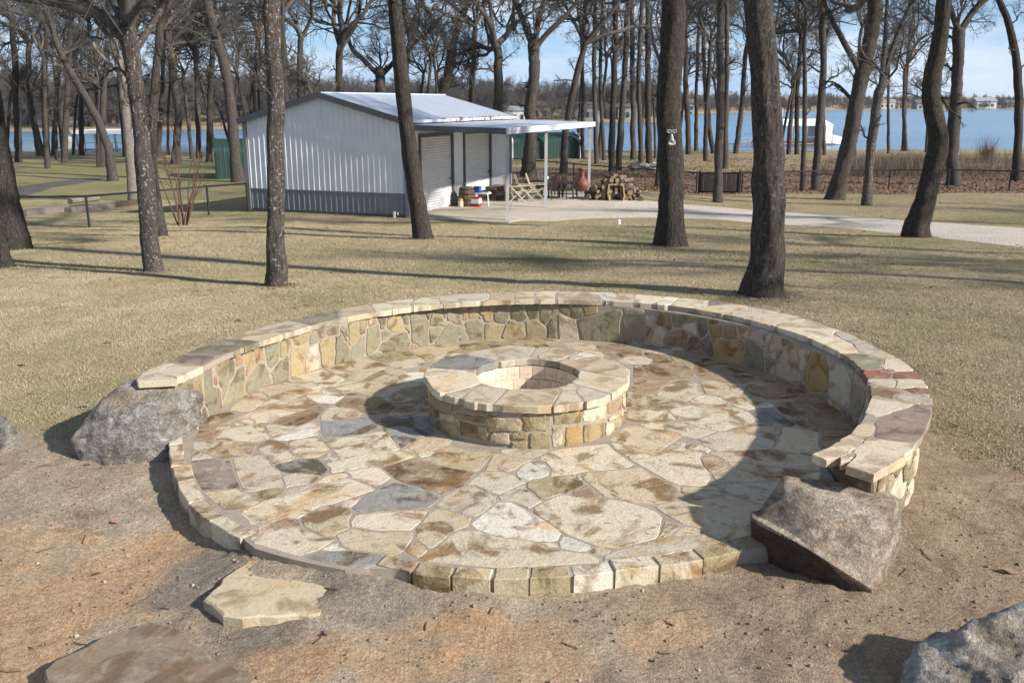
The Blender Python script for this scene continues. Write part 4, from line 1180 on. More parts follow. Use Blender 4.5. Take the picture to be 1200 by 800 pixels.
boulder('boulder', 'dark grey craggy boulder butted against the end of the seat wall', [
    (-3.05, 6.28, -.22), (-2.85, 6.18, -.22), (-2.5, 6.25, -.22), (-2.32, 6.45, -.2), (-2.28, 6.75, -.2), (-2.7, 6.95, -.2), (-3.0, 6.7, -.2),
    (-3.14, 6.34, .03), (-3.02, 6.50, .22), (-2.30, 6.48, .20), (-2.24, 6.68, .27), (-2.55, 6.33, .20), (-2.85, 6.28, .12),
    (-2.80, 6.50, .40), (-2.66, 6.60, .43), (-2.42, 6.58, .40), (-2.45, 6.80, .36), (-2.85, 6.75, .36)], M_ROCKG, .034, 4, .022, shift=(-.14, 0, 0))
boulder('boulder', 'brown wedge shaped boulder with a rusty face coloured dark for its shade, below the stone cap', [
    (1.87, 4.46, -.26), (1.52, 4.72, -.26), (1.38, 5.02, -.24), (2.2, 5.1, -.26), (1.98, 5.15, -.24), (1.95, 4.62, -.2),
    (1.86, 4.43, -.05), (1.62, 4.51, .09), (1.45, 4.65, .155), (1.30, 4.85, .175), (1.31, 4.93, .17), (1.5, 5.05, .15), (1.95, 4.7, .04)], M_ROCKB, .010, 9, .024, M_RUST_SHADE, [
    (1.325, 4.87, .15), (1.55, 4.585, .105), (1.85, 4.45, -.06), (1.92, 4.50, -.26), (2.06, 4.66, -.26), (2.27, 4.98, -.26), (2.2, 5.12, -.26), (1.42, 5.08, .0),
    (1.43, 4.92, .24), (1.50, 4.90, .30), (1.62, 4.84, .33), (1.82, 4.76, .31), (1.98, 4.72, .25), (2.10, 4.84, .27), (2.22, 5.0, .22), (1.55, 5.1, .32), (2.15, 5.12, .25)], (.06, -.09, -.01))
boulder('boulder', 'pale grey rough boulder sitting alone on the bare dirt', [
    (1.80, 3.35, -.2), (1.80, 3.75, -.2), (2.2, 3.95, -.2), (2.9, 3.9, -.2), (3.1, 3.4, -.2), (2.5, 3.0, -.2), (2.0, 3.05, -.2),
    (1.79, 3.55, .06), (1.90, 3.74, .10), (2.02, 3.80, .13), (2.10, 3.60, .12), (2.22, 3.72, .25), (2.40, 3.80, .27), (2.75, 3.72, .25), (2.95, 3.5, .2), (2.5, 3.2, .18)], M_ROCKW, .05, 14, .022, shift=(-.07, -.12, -.03))
boulder('boulder', 'small grey rock on the dirt at the lawn edge', [
    (-4.2, 6.5, -.22), (-3.86, 6.45, -.22), (-3.82, 6.8, -.22), (-4.2, 6.9, -.22), (-3.88, 6.55, .02), (-3.92, 6.7, .08), (-4.0, 6.6, .12), (-4.1, 6.8, .1)], M_ROCKG, .03, 21)
def slab_stone(name, label, pxs, z, th, col, seed, mat=None, tilt=(0, 0)):
    r = np.random.default_rng(seed)
    L = np.array([at_z(x, y, z)[:2] for x, y in pxs]); c0 = L.mean(0)
    dense = []
    for a, b in zip(L, np.roll(L, -1, 0)):
        for t in (0, .33, .66): dense.append(a + (b - a) * t + r.normal(0, .011, 2))
    L = ccw(np.array(dense))
    V, F = stone_solid(L, L.mean(0), lambda uv, h: np.column_stack([uv[:, 0], uv[:, 1], z + h + (uv[:, 0] - c0[0]) * tilt[0] + (uv[:, 1] - c0[1]) * tilt[1]]), 0, th, .012, r, .004)
    o = part(name, V, F, mat or M_CAP, None, col, org=(c0[0], c0[1], z - th))
    return tag(o, label, 'stepping stone')
slab_stone('stepping_stone', 'pale tan slab set in mortar just outside the patio opening', [(241,700),(262,676),(300,650),(335,655),(393,688),(390,705),(378,717),(330,722),(262,720)], -.058, .10, (.52, .43, .29), 5)
slab_stone('stepping_stone', 'dark brown slab half sunk in the orange dirt', [(45,788),(120,745),(175,727),(215,742),(255,770),(300,796),(250,830),(120,830),(70,812)], -.078, .12, (.25, .19, .13), 6)
# ------------------------------------------------------------------ metal building with lean-to
def ribbed_mat(name, col, rough=.45):
    k = NT(name); v = k.coord(False); n = k.noise(v, 1.2, 5, .6); f = k.noise(k.coord(False, (6, 6, .6)), 4, 4, .6)
    c = k.mix(k.ramp(n, .3, .7), tuple(x * .92 for x in col), tuple(min(1, x * 1.05) for x in col))
    c = k.mix(k.math('MULTIPLY', k.ramp(f, .55, .8), .22), c, tuple(x * .7 for x in col))
    k.color(c); k.set(Roughness=rough); return k.m
M_WHITE = ribbed_mat('white_panel', (.74, .76, .78)); M_GREY = ribbed_mat('grey_panel', (.215, .225, .245)); M_TRIM = ribbed_mat('dark_trim', (.09, .092, .10))
M_ROOF = ribbed_mat('roof_panel', (.50, .545, .615), .4); M_DOOR = ribbed_mat('door_slat', (.66, .66, .65)); M_POST = ribbed_mat('post_paint', (.45, .45, .46))
M_SILVER = ribbed_mat('gutter', (.62, .63, .66))
def concrete():
    k = NT('concrete'); v = k.coord(False); n = k.noise(v, .9, 6, .65); f = k.noise(v, 25, 4, .6); st = k.noise(k.coord(False, (.5, 2, 1)), 1.3, 5, .6, .6)
    c = k.mix(k.ramp(n, .3, .7), (.36, .31, .24), (.50, .45, .37)); c = k.mix(k.math('MULTIPLY', k.ramp(st, .55, .75), .5), c, (.30, .23, .15))
    k.color(c); k.set(Roughness=.9); k.bump(f, .3, .01); return k.m
M_CONC = concrete()
BZ = -1.09
B1 = at_z(478.5, 254.4, BZ)
bu = at_z(690.2, 227, BZ) - at_z(594.7, 258.4, BZ); bu = bu / np.linalg.norm(bu); bw = np.array([-bu[1], bu[0], 0])
BW, BD, EAVE, RISE = 6.0, 9.14, 2.98, .80
def BL(a, b, z): return B1 + bw * a + bu * b + np.array([0, 0, z])
bld = thing('metal_building', 'white ribbed metal garage with grey wainscot and an open lean-to', 'building', BL(BW / 2, BD / 2, 0))
def ribbed(name, p0, d, nrm, L, z0, z1f, mat, parent, pitch=.205, rh=.022, extra=()):
    s = [0.0]; x = pitch * .5
    while x < L - .06:
        s += [x - .035, x - .015, x + .015, x + .035]; x += pitch
    s += [L] + list(extra); s = sorted(s)
    v = []; 
    for q in s:
        m = ((q - pitch * .5) % pitch); m = min(m, pitch - m)
        h = rh if m < .02 and .05 < q < L - .05 else 0.0
        b = np.asarray(p0) + np.asarray(d) * q + np.asarray(nrm) * h
        v.append(b + np.array([0, 0, z0])); v.append(b + np.array([0, 0, z1f(q)]))
    f = [(2 * i, 2 * i + 2, 2 * i + 3, 2 * i + 1) for i in range(len(s) - 1)]
    return part(name, v, f, mat, parent)
WAI = .70
gab = lambda q: EAVE + RISE * (1 - abs(q - BW / 2) / (BW / 2))
# gable end towards the camera (drawn from left to right), walls round the back
ribbed('wall_panel', BL(BW, 0, 0), -bw, -bu, BW, WAI + .03, lambda q: gab(q) - .02, M_WHITE, bld, extra=(BW / 2,))
ribbed('wainscot', BL(BW, 0, 0), -bw, -bu, BW, 0, lambda q: WAI, M_GREY, bld)
MB().box(BL(BW / 2, -.012, WAI + .015), (BW - .12, .05, .045), math.atan2(-bw[1], -bw[0])).build('belt_trim', M_GREY, bld)
ribbed('wall_panel', BL(BW, BD, 0), -bu, bw, BD, WAI, lambda q: EAVE - .02, M_WHITE, bld)
ribbed('wainscot', BL(BW, BD, 0), -bu, bw, BD, 0, lambda q: WAI - .002, M_GREY, bld)
ribbed('wall_panel', BL(0, BD, 0), bw, bu, BW, 0, lambda q: gab(q) - .02, M_WHITE, bld, extra=(BW / 2,))
# side wall with two roll-up doors
doors = [(.92, 3.42), (4.49, 6.95)]; DH = 2.46
segs = [(.06, doors[0][0] - .06), (doors[0][1] + .06, doors[1][0] - .06), (doors[1][1] + .06, BD - .06)]
for a, b in segs:
    ribbed('wall_panel', BL(0, a, 0), bu, -bw, b - a, WAI + .03, lambda q: EAVE - .02, M_WHITE, bld)
    ribbed('wainscot', BL(0, a, 0), bu, -bw, b - a, 0, lambda q: WAI, M_GREY, bld)
    MB().box(BL(-.012, (a + b) / 2, WAI + .015), (.05, b - a - .04, .045), math.atan2(bu[1], bu[0]) - math.pi / 2).build('belt_trim', M_GREY, bld)
RZ = math.atan2(bu[1], bu[0]) - math.pi / 2           # rotation of the building's frame
for a, b in doors:
    ribbed('wall_panel', BL(0, a - .06, 0), bu, -bw, b - a + .12, DH + .10, lambda q: EAVE - .02, M_WHITE, bld)
    d = MB()
    for k in range(28):
        z0 = .012 + k * (DH - .02) / 28; z1 = z0 + (DH - .02) / 28
        d.add([BL(.03, a + .02, z0), BL(.03, b - .02, z0), BL(.03, b - .02, z1), BL(.03, a + .02, z1), BL(.006, a + .02, (z0 + z1) / 2), BL(.006, b - .02, (z0 + z1) / 2)],
              [(0, 1, 5, 4), (4, 5, 2, 3)])
    door = d.build('roll_up_door', M_DOOR, bld)
    fr = MB()
    for q in (a - .03, b + .03): fr.box(BL(-.015, q, DH / 2 + .05), (.09, .10, DH + .10), RZ)
    fr.box(BL(-.015, (a + b) / 2, DH + .06), (.085, b - a + .02, .09), RZ); fr.build('door_frame', M_TRIM, door)
    MB().box(BL(-.02, b - .12, .98), (.05, .14, .04), RZ).build('handle', M_TRIM, door)
for a, b in ((0, 0), (BW, 0), (0, BD), (BW, BD)):
    MB().box(BL(a, b, EAVE / 2 - .03), (.13, .13, EAVE - .06), RZ).build('corner_trim', M_GREY, bld)
MB().box(BL(BW / 2, -.02, .04), (BW, .05, .06), RZ).build('base_trim', M_TRIM, bld)
# roof: two ribbed slopes, dark rake trim, silver gutter
OV = .16
for side in (0, 1):
    m = MB(); n_ = int((BD + 2 * OV) / .22); t_ = .03
    s0 = -OV if side == 0 else BW + OV; slope = RISE / (BW / 2)
    ze = EAVE - OV * slope + .04; zr = EAVE + RISE + .045
    v = []; st = []
    for k in range(n_ + 1):
        b0 = -OV + k * .22
        st += [(b0, 0)] + ([(b0 + .09, 0), (b0 + .10, .03), (b0 + .13, .03), (b0 + .14, 0)] if k < n_ else [])
    st.append((BD + OV, 0))
    for b_, h in st: v += [BL(s0, b_, ze + h), BL(BW / 2, b_, zr + h)]
    f = [(2 * i, 2 * i + 1, 2 * i + 3, 2 * i + 2) if side == 0 else (2 * i, 2 * i + 2, 2 * i + 3, 2 * i + 1) for i in range(len(st) - 1)]
    part('roof_panel', v, f, M_ROOF, bld)
    for b_ in (-OV - .01, BD + OV + .01):
        rk = MB()
        p = [BL(s0, b_, ze - .15), BL(BW / 2, b_, zr - .15), BL(BW / 2, b_, zr + .04), BL(s0, b_, ze + .04)]
        rk.prism(p, bu * (.03 if b_ > 0 else -.03)); rk.build('rake_trim', M_TRIM, bld)
    MB().bar(BL(s0 - (.03 if side == 0 else -.03), -OV, ze - .02), BL(s0 - (.03 if side == 0 else -.03), BD + OV, ze - .02), .09, .09).build('gutter', M_SILVER if side == 0 else M_TRIM, bld)
MB().bar(BL(BW / 2, -OV, EAVE + RISE + .06), BL(BW / 2, BD + OV, EAVE + RISE + .06), .22, .04).build('ridge_cap', M_ROOF, bld)
# lean-to
AW = 3.25
LB = 9.55
az0, az1 = 2.84, 2.76
ar = MB()
ar.add([BL(.0, -.12, az0), BL(-AW - .15, -.12, az1), BL(-AW - .15, LB, az1), BL(.0, LB, az0), BL(0, -.12, az0 + .035), BL(-AW - .15, -.12, az1 + .035), BL(-AW - .15, LB, az1 + .035), BL(0, LB, az0 + .035)],
       [(0, 3, 2, 1), (4, 5, 6, 7), (0, 1, 5, 4), (1, 2, 6, 5), (2, 3, 7, 6), (3, 0, 4, 7)])
awn = ar.build('lean_to_roof', M_ROOF, bld)
MB().bar(BL(-.02, -.14, az0 - .055), BL(-AW - .15, -.14, az1 - .055), .04, .17).build('fascia', M_TRIM, awn)
MB().bar(BL(-AW - .17, -.14, az1 - .05), BL(-AW - .17, LB + .02, az1 - .05), .05, .19).build('fascia', M_SILVER, awn)
for b_ in np.arange(.5, 9.4, .9): MB().bar(BL(-.05, b_, az0 - .05), BL(-AW, b_, az1 - .05), .05, .09).build('rafter', M_TRIM, awn)
for b_ in (.31, 4.0, 9.4):
    p = MB().bar(BL(-AW - .02, b_, .0), BL(-AW - .02, b_, az1 - .03), .10, .10); po = p.build('post', M_POST, bld)
    MB().box(BL(-AW - .02, b_, .012), (.2, .2, .02), RZ).build('base_plate', M_POST, po)
MB().bar(BL(.45, -.08, -.02), BL(.45, -.08, .16), .10, .10, 10).bar(BL(.33, -.08, .06), BL(.33, -.08, .14), .05, .05, 8).build('vent_pipe', plain('pvc', (.75, .75, .72)), bld)
# leaves caught between the two roofs
M_LEAF = plain('dead_leaf', (.21, .125, .075), .85, 0, .35, 3)
def leaf_scatter(P, size, r, tilt=.5):
    n = len(P); a = r.uniform(0, 2 * math.pi, n); s = size * r.uniform(.6, 1.35, n)
    e1 = np.stack([np.cos(a), np.sin(a), r.normal(0, tilt, n)], 1); e2 = np.stack([-np.sin(a), np.cos(a), r.normal(0, tilt, n)], 1) * .6
    V = np.stack([P + e1 * s[:, None] * .5, P + e2 * s[:, None] * .5, P - e1 * s[:, None] * .5, P - e2 * s[:, None] * .5], 1)
    V[:, :, 2] += size * .22
    return V.reshape(-1, 3), np.arange(4 * n).reshape(-1, 4)
r_ = np.random.default_rng(77)
_b = r_.uniform(2.2, 7.6, 200); _a = r_.uniform(-.25, -.06, 200)
V, F = leaf_scatter(np.array([BL(a, b, az0 + a * (az0 - az1) / AW + .05 + r_.uniform(0, .10)) for a, b in zip(_a, _b)]), .13, r_)
tag(part('fallen_leaves', V, F, M_LEAF), 'drift of brown leaves lodged between the two roofs', kind='stuff')
# slab and gravel drive
m = MB(); q = [BL(-.0, -.15, 0), BL(-AW - .25, -.15, 0), BL(-AW - .25, 9.75, 0), BL(0, 9.75, 0)]
m.prism([p + np.array([0, 0, -.25]) for p in q], (0, 0, .262)); slab = m.build('concrete_slab', M_CONC); tag(slab, 'stained concrete slab under the lean-to', kind='structure')
m = MB(); m.prism([BL(.02, .05, -.3), BL(BW - .02, .05, -.3), BL(BW - .02, BD - .05, -.3), BL(.02, BD - .05, -.3)], (0, 0, .31)); m.build('foundation', M_CONC, bld)
def gravel_mat():
    k = NT('gravel'); v = k.coord(False); vo = k.n('ShaderNodeTexVoronoi', Scale=28.0); k.l(v, vo.inputs['Vector'])
    n = k.noise(v, .8, 5, .65); f = k.noise(v, 14, 5, .75)
    c = k.mix(k.ramp(n, .3, .7), (.50, .43, .365), (.66, .585, .51)); c = k.mix(.5, c, k.ramp(f, .34, .66, (.42, .38, .34, 1), (1.3, 1.3, 1.3, 1)), 'MULTIPLY')
    k.color(c); k.bump(vo.outputs['Distance'], .8, .03); k.set(Roughness=.95); return k.m
def ground_strip(name, up, lo, mat, lift, label, cols=60, rows=6):
    up = np.array(up, float); lo = np.array(lo, float); V = []
    for s in np.linspace(0, 1, cols):
        xu = up[0, 0] + s * (up[-1, 0] - up[0, 0]); xl = lo[0, 0] + s * (lo[-1, 0] - lo[0, 0])
        A = on_ground(xu, np.interp(xu, up[:, 0], up[:, 1])); B = on_ground(xl, np.interp(xl, lo[:, 0], lo[:, 1]))
        for j, t in enumerate(np.linspace(0, 1, rows)):
            P = B + (A - B) * t; w = (vnoise(P[0], P[1], 1.5, 3) - .5) * .25 if 0 < j < rows - 1 else (vnoise(P[0], P[1], .9, 5) - .5) * .7
            P = P + np.array([0, w, 0]); z = gz(P[0], P[1])
            V.append((P[0], P[1], z + (lift if 0 < j < rows - 1 else -.03)))
    I = np.arange(cols * rows).reshape(cols, rows)
    F = np.stack([I[:-1, :-1], I[1:, :-1], I[1:, 1:], I[:-1, 1:]], -1).reshape(-1, 4)
    return tag(part(name, V, F, mat, smooth=True), label, kind='structure')
ground_strip('driveway', [(602, 233), (640, 233), (700, 229), (760, 234), (830, 241), (900, 247), (1000, 253), (1100, 260), (1260, 270)],
             [(594, 262), (640, 262), (700, 259), (760, 257), (830, 258), (900, 263), (1000, 270), (1100, 280), (1260, 300)], gravel_mat(), .035, 'pale gravel driveway curving from the lean-to across the lawn', 90, 7)
M_ASPH = plain('old_asphalt', (.085, .075, .068), .95, 0, .3, 2.5, .4)
ground_strip('path', [(-40, 219), (40, 214), (90, 209), (128, 207)], [(-40, 243), (20, 236), (60, 222), (130, 209)], M_ASPH, .03, 'dark asphalt lane behind the left wire fence', 30, 5)

# ------------------------------------------------------------------ wire fences and gate
M_BLACK = plain('black_paint', (.018, .018, .02), .5, 0, .2)
def fence(name, label, bots, h, mesh_to=None):
    P = [on_ground(x, y) for x, y in bots]
    P = [np.array([p[0], p[1], gz(p[0], p[1])]) for p in P]
    o = thing(name, label, 'fence', P[0])
    for p in P: MB().bar(p - (0, 0, .15), p + (0, 0, h + .04), .075, .075, 8).build('post', M_BLACK, o)
    for a, b in zip(P[:-1], P[1:]): MB().bar(a + (0, 0, h), b + (0, 0, h), .062, .062, 6).build('rail', M_BLACK, o)
    w = MB()
    for a, b in zip(P[:-1], P[1:]):
        L = np.linalg.norm((b - a)[:2]); n_ = max(2, int(L / .10))
        for k in range(-9, n_):
            for s in (0, 1):
                t0, t1 = k / n_, (k + 9) / n_
                z0, z1 = (0, h) if s == 0 else (h, 0)
                if t0 < 0: z0 = z0 + (z1 - z0) * (-t0) / (t1 - t0); t0 = 0
                if t1 > 1: z1 = z0 + (z1 - z0) * (1 - t0) / (t1 - t0 + 1e-9); t1 = 1
                if t1 - t0 > .002: w.bar(a + (b - a) * t0 + (0, 0, z0 + .02), a + (b - a) * t1 + (0, 0, z1 + .02), .004, .004, 3)
    x = w.build('wire_mesh', M_BLACK, o); x['kind'] = 'stuff'
    return o
fence('wire_fence', 'black chain link fence meeting the corner of the metal garage', [(-60, 283), (18, 275), (105, 267.5), (180, 259), (245, 252), (291, 248)], .95)
fence('wire_fence', 'black chain link fence running behind the lean-to up to the gate', [(585, 203), (626, 206.5), (672, 212), (722, 218), (770, 222), (816, 226)], .92)
fence('wire_fence', 'black chain link fence between the gate and the dry brush', [(869, 226.5), (916, 226), (978, 222.5), (1041, 222), (1110, 222), (1182, 224), (1260, 226)], .92)
ga, gb = on_ground(819, 226.3), on_ground(866, 226.8)
ga[2] = gz(ga[0], ga[1]); gb[2] = gz(gb[0], gb[1])
gate = thing('gate', 'black framed gate filled with grey wooden slats', 'gate', (ga + gb) / 2)
gd = (gb - ga); gL = np.linalg.norm(gd); gd = gd / gL
for p in (ga, gb): MB().bar(p - (0, 0, .1), p + (0, 0, 1.02), .09, .09).build('gate_post', M_BLACK, gate)
fr = MB(); a, b = ga + gd * .09, gb - gd * .09
fr.bar(a + (0, 0, .06), b + (0, 0, .06), .06, .07).bar(a + (0, 0, .90), b + (0, 0, .90), .06, .07)
fr.bar(a + (0, 0, .02), a + (0, 0, .94), .07, .07).bar(b + (0, 0, .02), b + (0, 0, .94), .07, .07); fr.build('frame', M_BLACK, gate)
M_OLDWOOD = plain('weathered_wood', (.22, .185, .16), .9, 0, .35, 6, .3)
for k in range(16):
    p = a + (b - a) * ((k + .5) / 16)
    MB().bar(p + (0, -.02, .10), p + (random.uniform(-.01, .01), -.02, .86), (.02), (gL - .2) / 16 * .86).build('slat', M_OLDWOOD, gate)

# ------------------------------------------------------------------ green sheds
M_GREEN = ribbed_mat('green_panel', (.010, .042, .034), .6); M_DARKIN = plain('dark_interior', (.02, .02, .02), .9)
def round_shed(name, label, c, w, L, h, rz, open_end=False, plain_trim=False):
    """arched-roof metal shed: c base centre of the near long side, w depth, L length"""
    o = thing(name, label, 'shed', c)
    ca, sa = math.cos(rz), math.sin(rz)
    T = lambda x, y, z: (c[0] + x * ca - y * sa, c[1] + x * sa + y * ca, c[2] + z)
    prof = [(0, 0), (0, h * .68), (w * .06, h * .80), (w * .2, h * .92), (w * .5, h), (w * .8, h * .92), (w * .94, h * .80), (w, h * .68), (w, 0)]
    def skin(name, i0, i1, mat):
        n_ = int(L / .25); m = MB()
        for i in range(i0, i1):
            (y0, z0), (y1, z1) = prof[i], prof[i + 1]
            for k in range(n_):
                x0 = -L / 2 + k * L / n_; x1 = x0 + L / n_
                m.add([T(x0, y0, z0), T(x0 + .19, y0, z0), T(x0 + .19, y1, z1), T(x0, y1, z1)], [(0, 1, 2, 3)])
                m.add([T(x0 + .19, y0, z0), T(x0 + .21, y0 - .02, z0 + .01), T(x0 + .21, y1 - .02, z1 + .01), T(x0 + .19, y1, z1)], [(0, 1, 2, 3)])
                m.add([T(x0 + .21, y0 - .02, z0 + .01), T(x1, y0, z0), T(x1, y1, z1), T(x0 + .21, y1 - .02, z1 + .01)], [(0, 1, 2, 3)])
        m.build(name, mat, o)
    skin('wall_panel', 0, 1, M_GREEN); skin('roof_panel', 1, 7, M_GREEN); skin('wall_panel', 7, 8, M_GREEN)
    for x, e in ((-L / 2, 0), (L / 2, 1)):
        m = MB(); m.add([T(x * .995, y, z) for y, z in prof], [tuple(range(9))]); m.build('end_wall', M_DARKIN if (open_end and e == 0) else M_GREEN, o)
        t = MB()
        for (y0, z0), (y1, z1) in zip(prof[:-1], prof[1:]): t.bar(T(x, y0, z0), T(x, y1, z1), .12, .12)
        t.build('end_trim', M_GREEN if plain_trim else M_WHITE, o)
    return o
p = on_ground(270, 209); p[2] = gz(p[0], p[1]) - .05
round_shed('storage_shed', 'dark green arched shed beside the gable of the white garage', p + (1.15, 0, 0), 3.2, 3.6, 2.2, .3, plain_trim=True)
p = on_ground(641, 186.5); p[2] = gz(p[0], p[1]) - .1
round_shed('storage_shed', 'long dark green arched shed with white end trim behind the lean-to', p, 3.6, 5.8, 2.15, .28, True)

# ------------------------------------------------------------------ things under and beside the lean-to
M_BARREL = plain('barrel_wood', (.105, .065, .04), .8, 0, .4, 7, .3); M_HOOP = plain('hoop', (.05, .04, .035), .6, .6)
SLZ = BZ + .012
def slabpt(px, py): return at_z(px, py, SLZ)
p = slabpt(547, 241.5)
bar = thing('barrel', 'brown wooden barrel standing between the two roll-up doors', 'barrel', p)
pr = [(.235, 0), (.27, .16), (.285, .33), (.27, .50), (.235, .66)]
for k in range(14):
    a0, a1 = 2 * math.pi * k / 14 + .01, 2 * math.pi * (k + 1) / 14 - .01; m = MB(); v = []
    for r0, z0 in pr:
        for rr in (r0, r0 - .03):
            for a in (a0, a1): v.append(p + (rr * math.cos(a), rr * math.sin(a), z0))
    f = []
    for i in range(4):
        q = i * 4; f += [(q, q + 1, q + 5, q + 4), (q + 3, q + 2, q + 6, q + 7), (q + 1, q + 3, q + 7, q + 5), (q + 2, q, q + 4, q + 6)]
    f += [(0, 2, 3, 1), (16, 17, 19, 18)]; part('stave', v, f, M_BARREL, bar)
for z, rr in ((.07, .256), (.23, .285), (.43, .285), (.59, .256)): MB().lathe(p + (0, 0, z), [(rr - .01, -.02), (rr + .004, -.02), (rr + .004, .02), (rr - .01, .02)], 20).build('hoop', M_HOOP, bar)
MB().lathe(p, [(.20, .62), (.20, .635)], 18).build('lid', M_BARREL, bar)
p = slabpt(540, 242.5)
jug = thing('jug', 'small cream jug with an orange lid standing before the barrel', 'jug', p)
MB().lathe(p, [(.07, 0), (.085, .03), (.085, .19), (.06, .22)], 14).build('body', plain('cream_plastic', (.62, .54, .38)), jug)
MB().lathe(p, [(.088, .215), (.075, .26), (.05, .29), (.02, .30)], 14).build('lid', plain('orange_plastic', (.45, .22, .05)), jug)
# folding table with coolers
M_PLW = plain('white_plastic', (.74, .74, .74), .4); M_BLUE = plain('blue_plastic', (.03, .09, .30), .4); M_RED = plain('red_plastic', (.42, .02, .02), .4)
p = slabpt(565, 241); tz = RZ
ft = thing('folding_table', 'small white plastic table beside the wooden barrel', 'table', p)
MB().box(p + (0, 0, .43), (.56, .42, .035), tz).build('tabletop', M_PLW, ft)
for sx in (-1, 1):
    for sy in (-1, 1): MB().bar(p + (sx * .24, sy * .16, 0), p + (sx * .2, sy * .14, .415), .035, .035).build('leg', M_PLW, ft)
c = p + (-.2, -.30, 0)
cb = thing('cooler', 'white and red cooler with dark lid on the slab by the small table', 'cooler', c)
MB().box(c + (0, 0, .055), (.30, .24, .11), tz).build('base', M_RED, cb); MB().box(c + (0, 0, .20), (.31, .25, .17), tz).build('body', M_PLW, cb); MB().box(c + (0, 0, .31), (.32, .26, .04), tz).build('lid', M_RED, cb)
c = p + (-.16, .05, .449)
cb = thing('storage_tub', 'blue plastic tub standing on the small white table', 'tub', c)
MB().box(c + (0, 0, .10), (.22, .20, .20), tz).build('body', M_BLUE, cb); MB().box(c + (0, 0, .21), (.24, .22, .02), tz).build('lid', M_BLUE, cb)
c = p + (.14, 0, .449)
cb = thing('tray', 'flat blue and white tray on the small white table', 'tray', c)
MB().box(c + (0, 0, .015), (.24, .26, .03), tz).build('body', M_PLW, cb); MB().box(c + (0, 0, .04), (.22, .24, .018), tz).build('lid', M_BLUE, cb)

M_CHDARK = plain('dark_chair', (.035, .028, .025), .6); M_CHLIGHT = plain('bleached_wood', (.42, .37, .30), .85, 0, .25)
def chair(label, px, py, rz, light):
    p = slabpt(px, py)
    if p[0] > BL(-AW - .25, 4, 0)[0] + 2: p = on_ground(px, py); p[2] = gz(p[0], p[1])
    mat = M_CHLIGHT if light else M_CHDARK
    o = thing('patio_chair', label, 'chair', p, 'chairs gathered around the patio table'); ca, sa = math.cos(rz), math.sin(rz)
    T = lambda x, y, z: p + np.array([x * ca - y * sa, x * sa + y * ca, z])
    def bar(name, a, b, w, h): MB().bar(T(*a), T(*b), w, h).build(name, mat, o)
    for k in range(5): bar('seat_slat', (-.25, -.26 + k * .11, .40 - k * .022), (.25, -.26 + k * .11, .40 - k * .022), .095, .02)
    hs = (.74, .83, .87, .83, .74) if not light else (.80, .82, .82, .82, .80)
    for k, h in enumerate(hs): bar('back_slat', (-.2 + k * .1, .20, .34), (-.23 + k * .115, .42, .34 + (h - .2)), .088, .02)
    for s in (-1, 1):
        if light:
            bar('leg', (s * .28, -.30, 0), (s * .28, .26, .58), .045, .045); bar('leg', (s * .24, .30, 0), (s * .24, -.22, .44), .045, .045)
        else:
            bar('leg', (s * .28, -.26, 0), (s * .28, -.26, .56), .06, .05); bar('leg', (s * .28, .34, 0), (s * .28, .28, .56), .06, .05)
        bar('armrest', (s * .30, -.32, .575), (s * .30, .36, .575), .10, .025)
    return o
chair('bleached folding chair beside the front post of the lean-to', 603, 236, 1.9, True)
chair('bleached folding chair next to the dark patio chairs', 616, 235, 1.7, True)
chair('dark chair with bleached folding legs facing the dark table', 629, 233.5, 1.5, True)
chair('dark slatted chair behind the dark table', 640, 228, .2, False)
chair('dark slatted chair with its back to the driveway', 653, 233, 3.3, False)
chair('dark slatted chair next to the terracotta chiminea', 664, 232, -1.9, False)
p = slabpt(644, 232); p = on_ground(645, 232); p[2] = max(gz(p[0], p[1]), SLZ)
tb = thing('patio_table', 'dark square table between the dark slatted chairs', 'table', p)
MB().box(p + (0, 0, .60), (.8, .8, .04), .2).build('tabletop', M_CHDARK, tb)
for sx in (-1, 1):
    for sy in (-1, 1): MB().bar(p + (sx * .33, sy * .33, 0), p + (sx * .33, sy * .33, .58), .06, .06).build('leg', M_CHDARK, tb)
for k, (dx, dy, hh, mm, lab) in enumerate(((.2, -.1, .20, M_RED, 'small red pot standing on the dark patio table'), (-.15, .1, .14, M_PLW, 'small white cup standing on the dark patio table'))):
    tag(MB().lathe(p + (dx, dy, .621), [(.05, 0), (.08, hh * .6), (.085, hh), (.06, hh + .01)], 12).build('pot' if k == 0 else 'cup', mm, org=p + (dx, dy, .621)), lab, 'pot' if k == 0 else 'cup')
# timber stack at the far end of the side wall
p = slabpt(583, 233)
st = thing('lumber_stack', 'low stack of dark timbers against the wall beyond the doors', 'lumber', p)
for k in range(3):
    for j in range(3): MB().box(p + bu * (.1 + .02 * k) + np.array([(j - 1) * .22, 0, .08 + k * .165]), (.19, 1.1 + random.uniform(-.1, .1), .15), RZ + random.uniform(-.03, .03)).build('timber', M_OLDWOOD if (k + j) % 2 else M_BARREL, st)
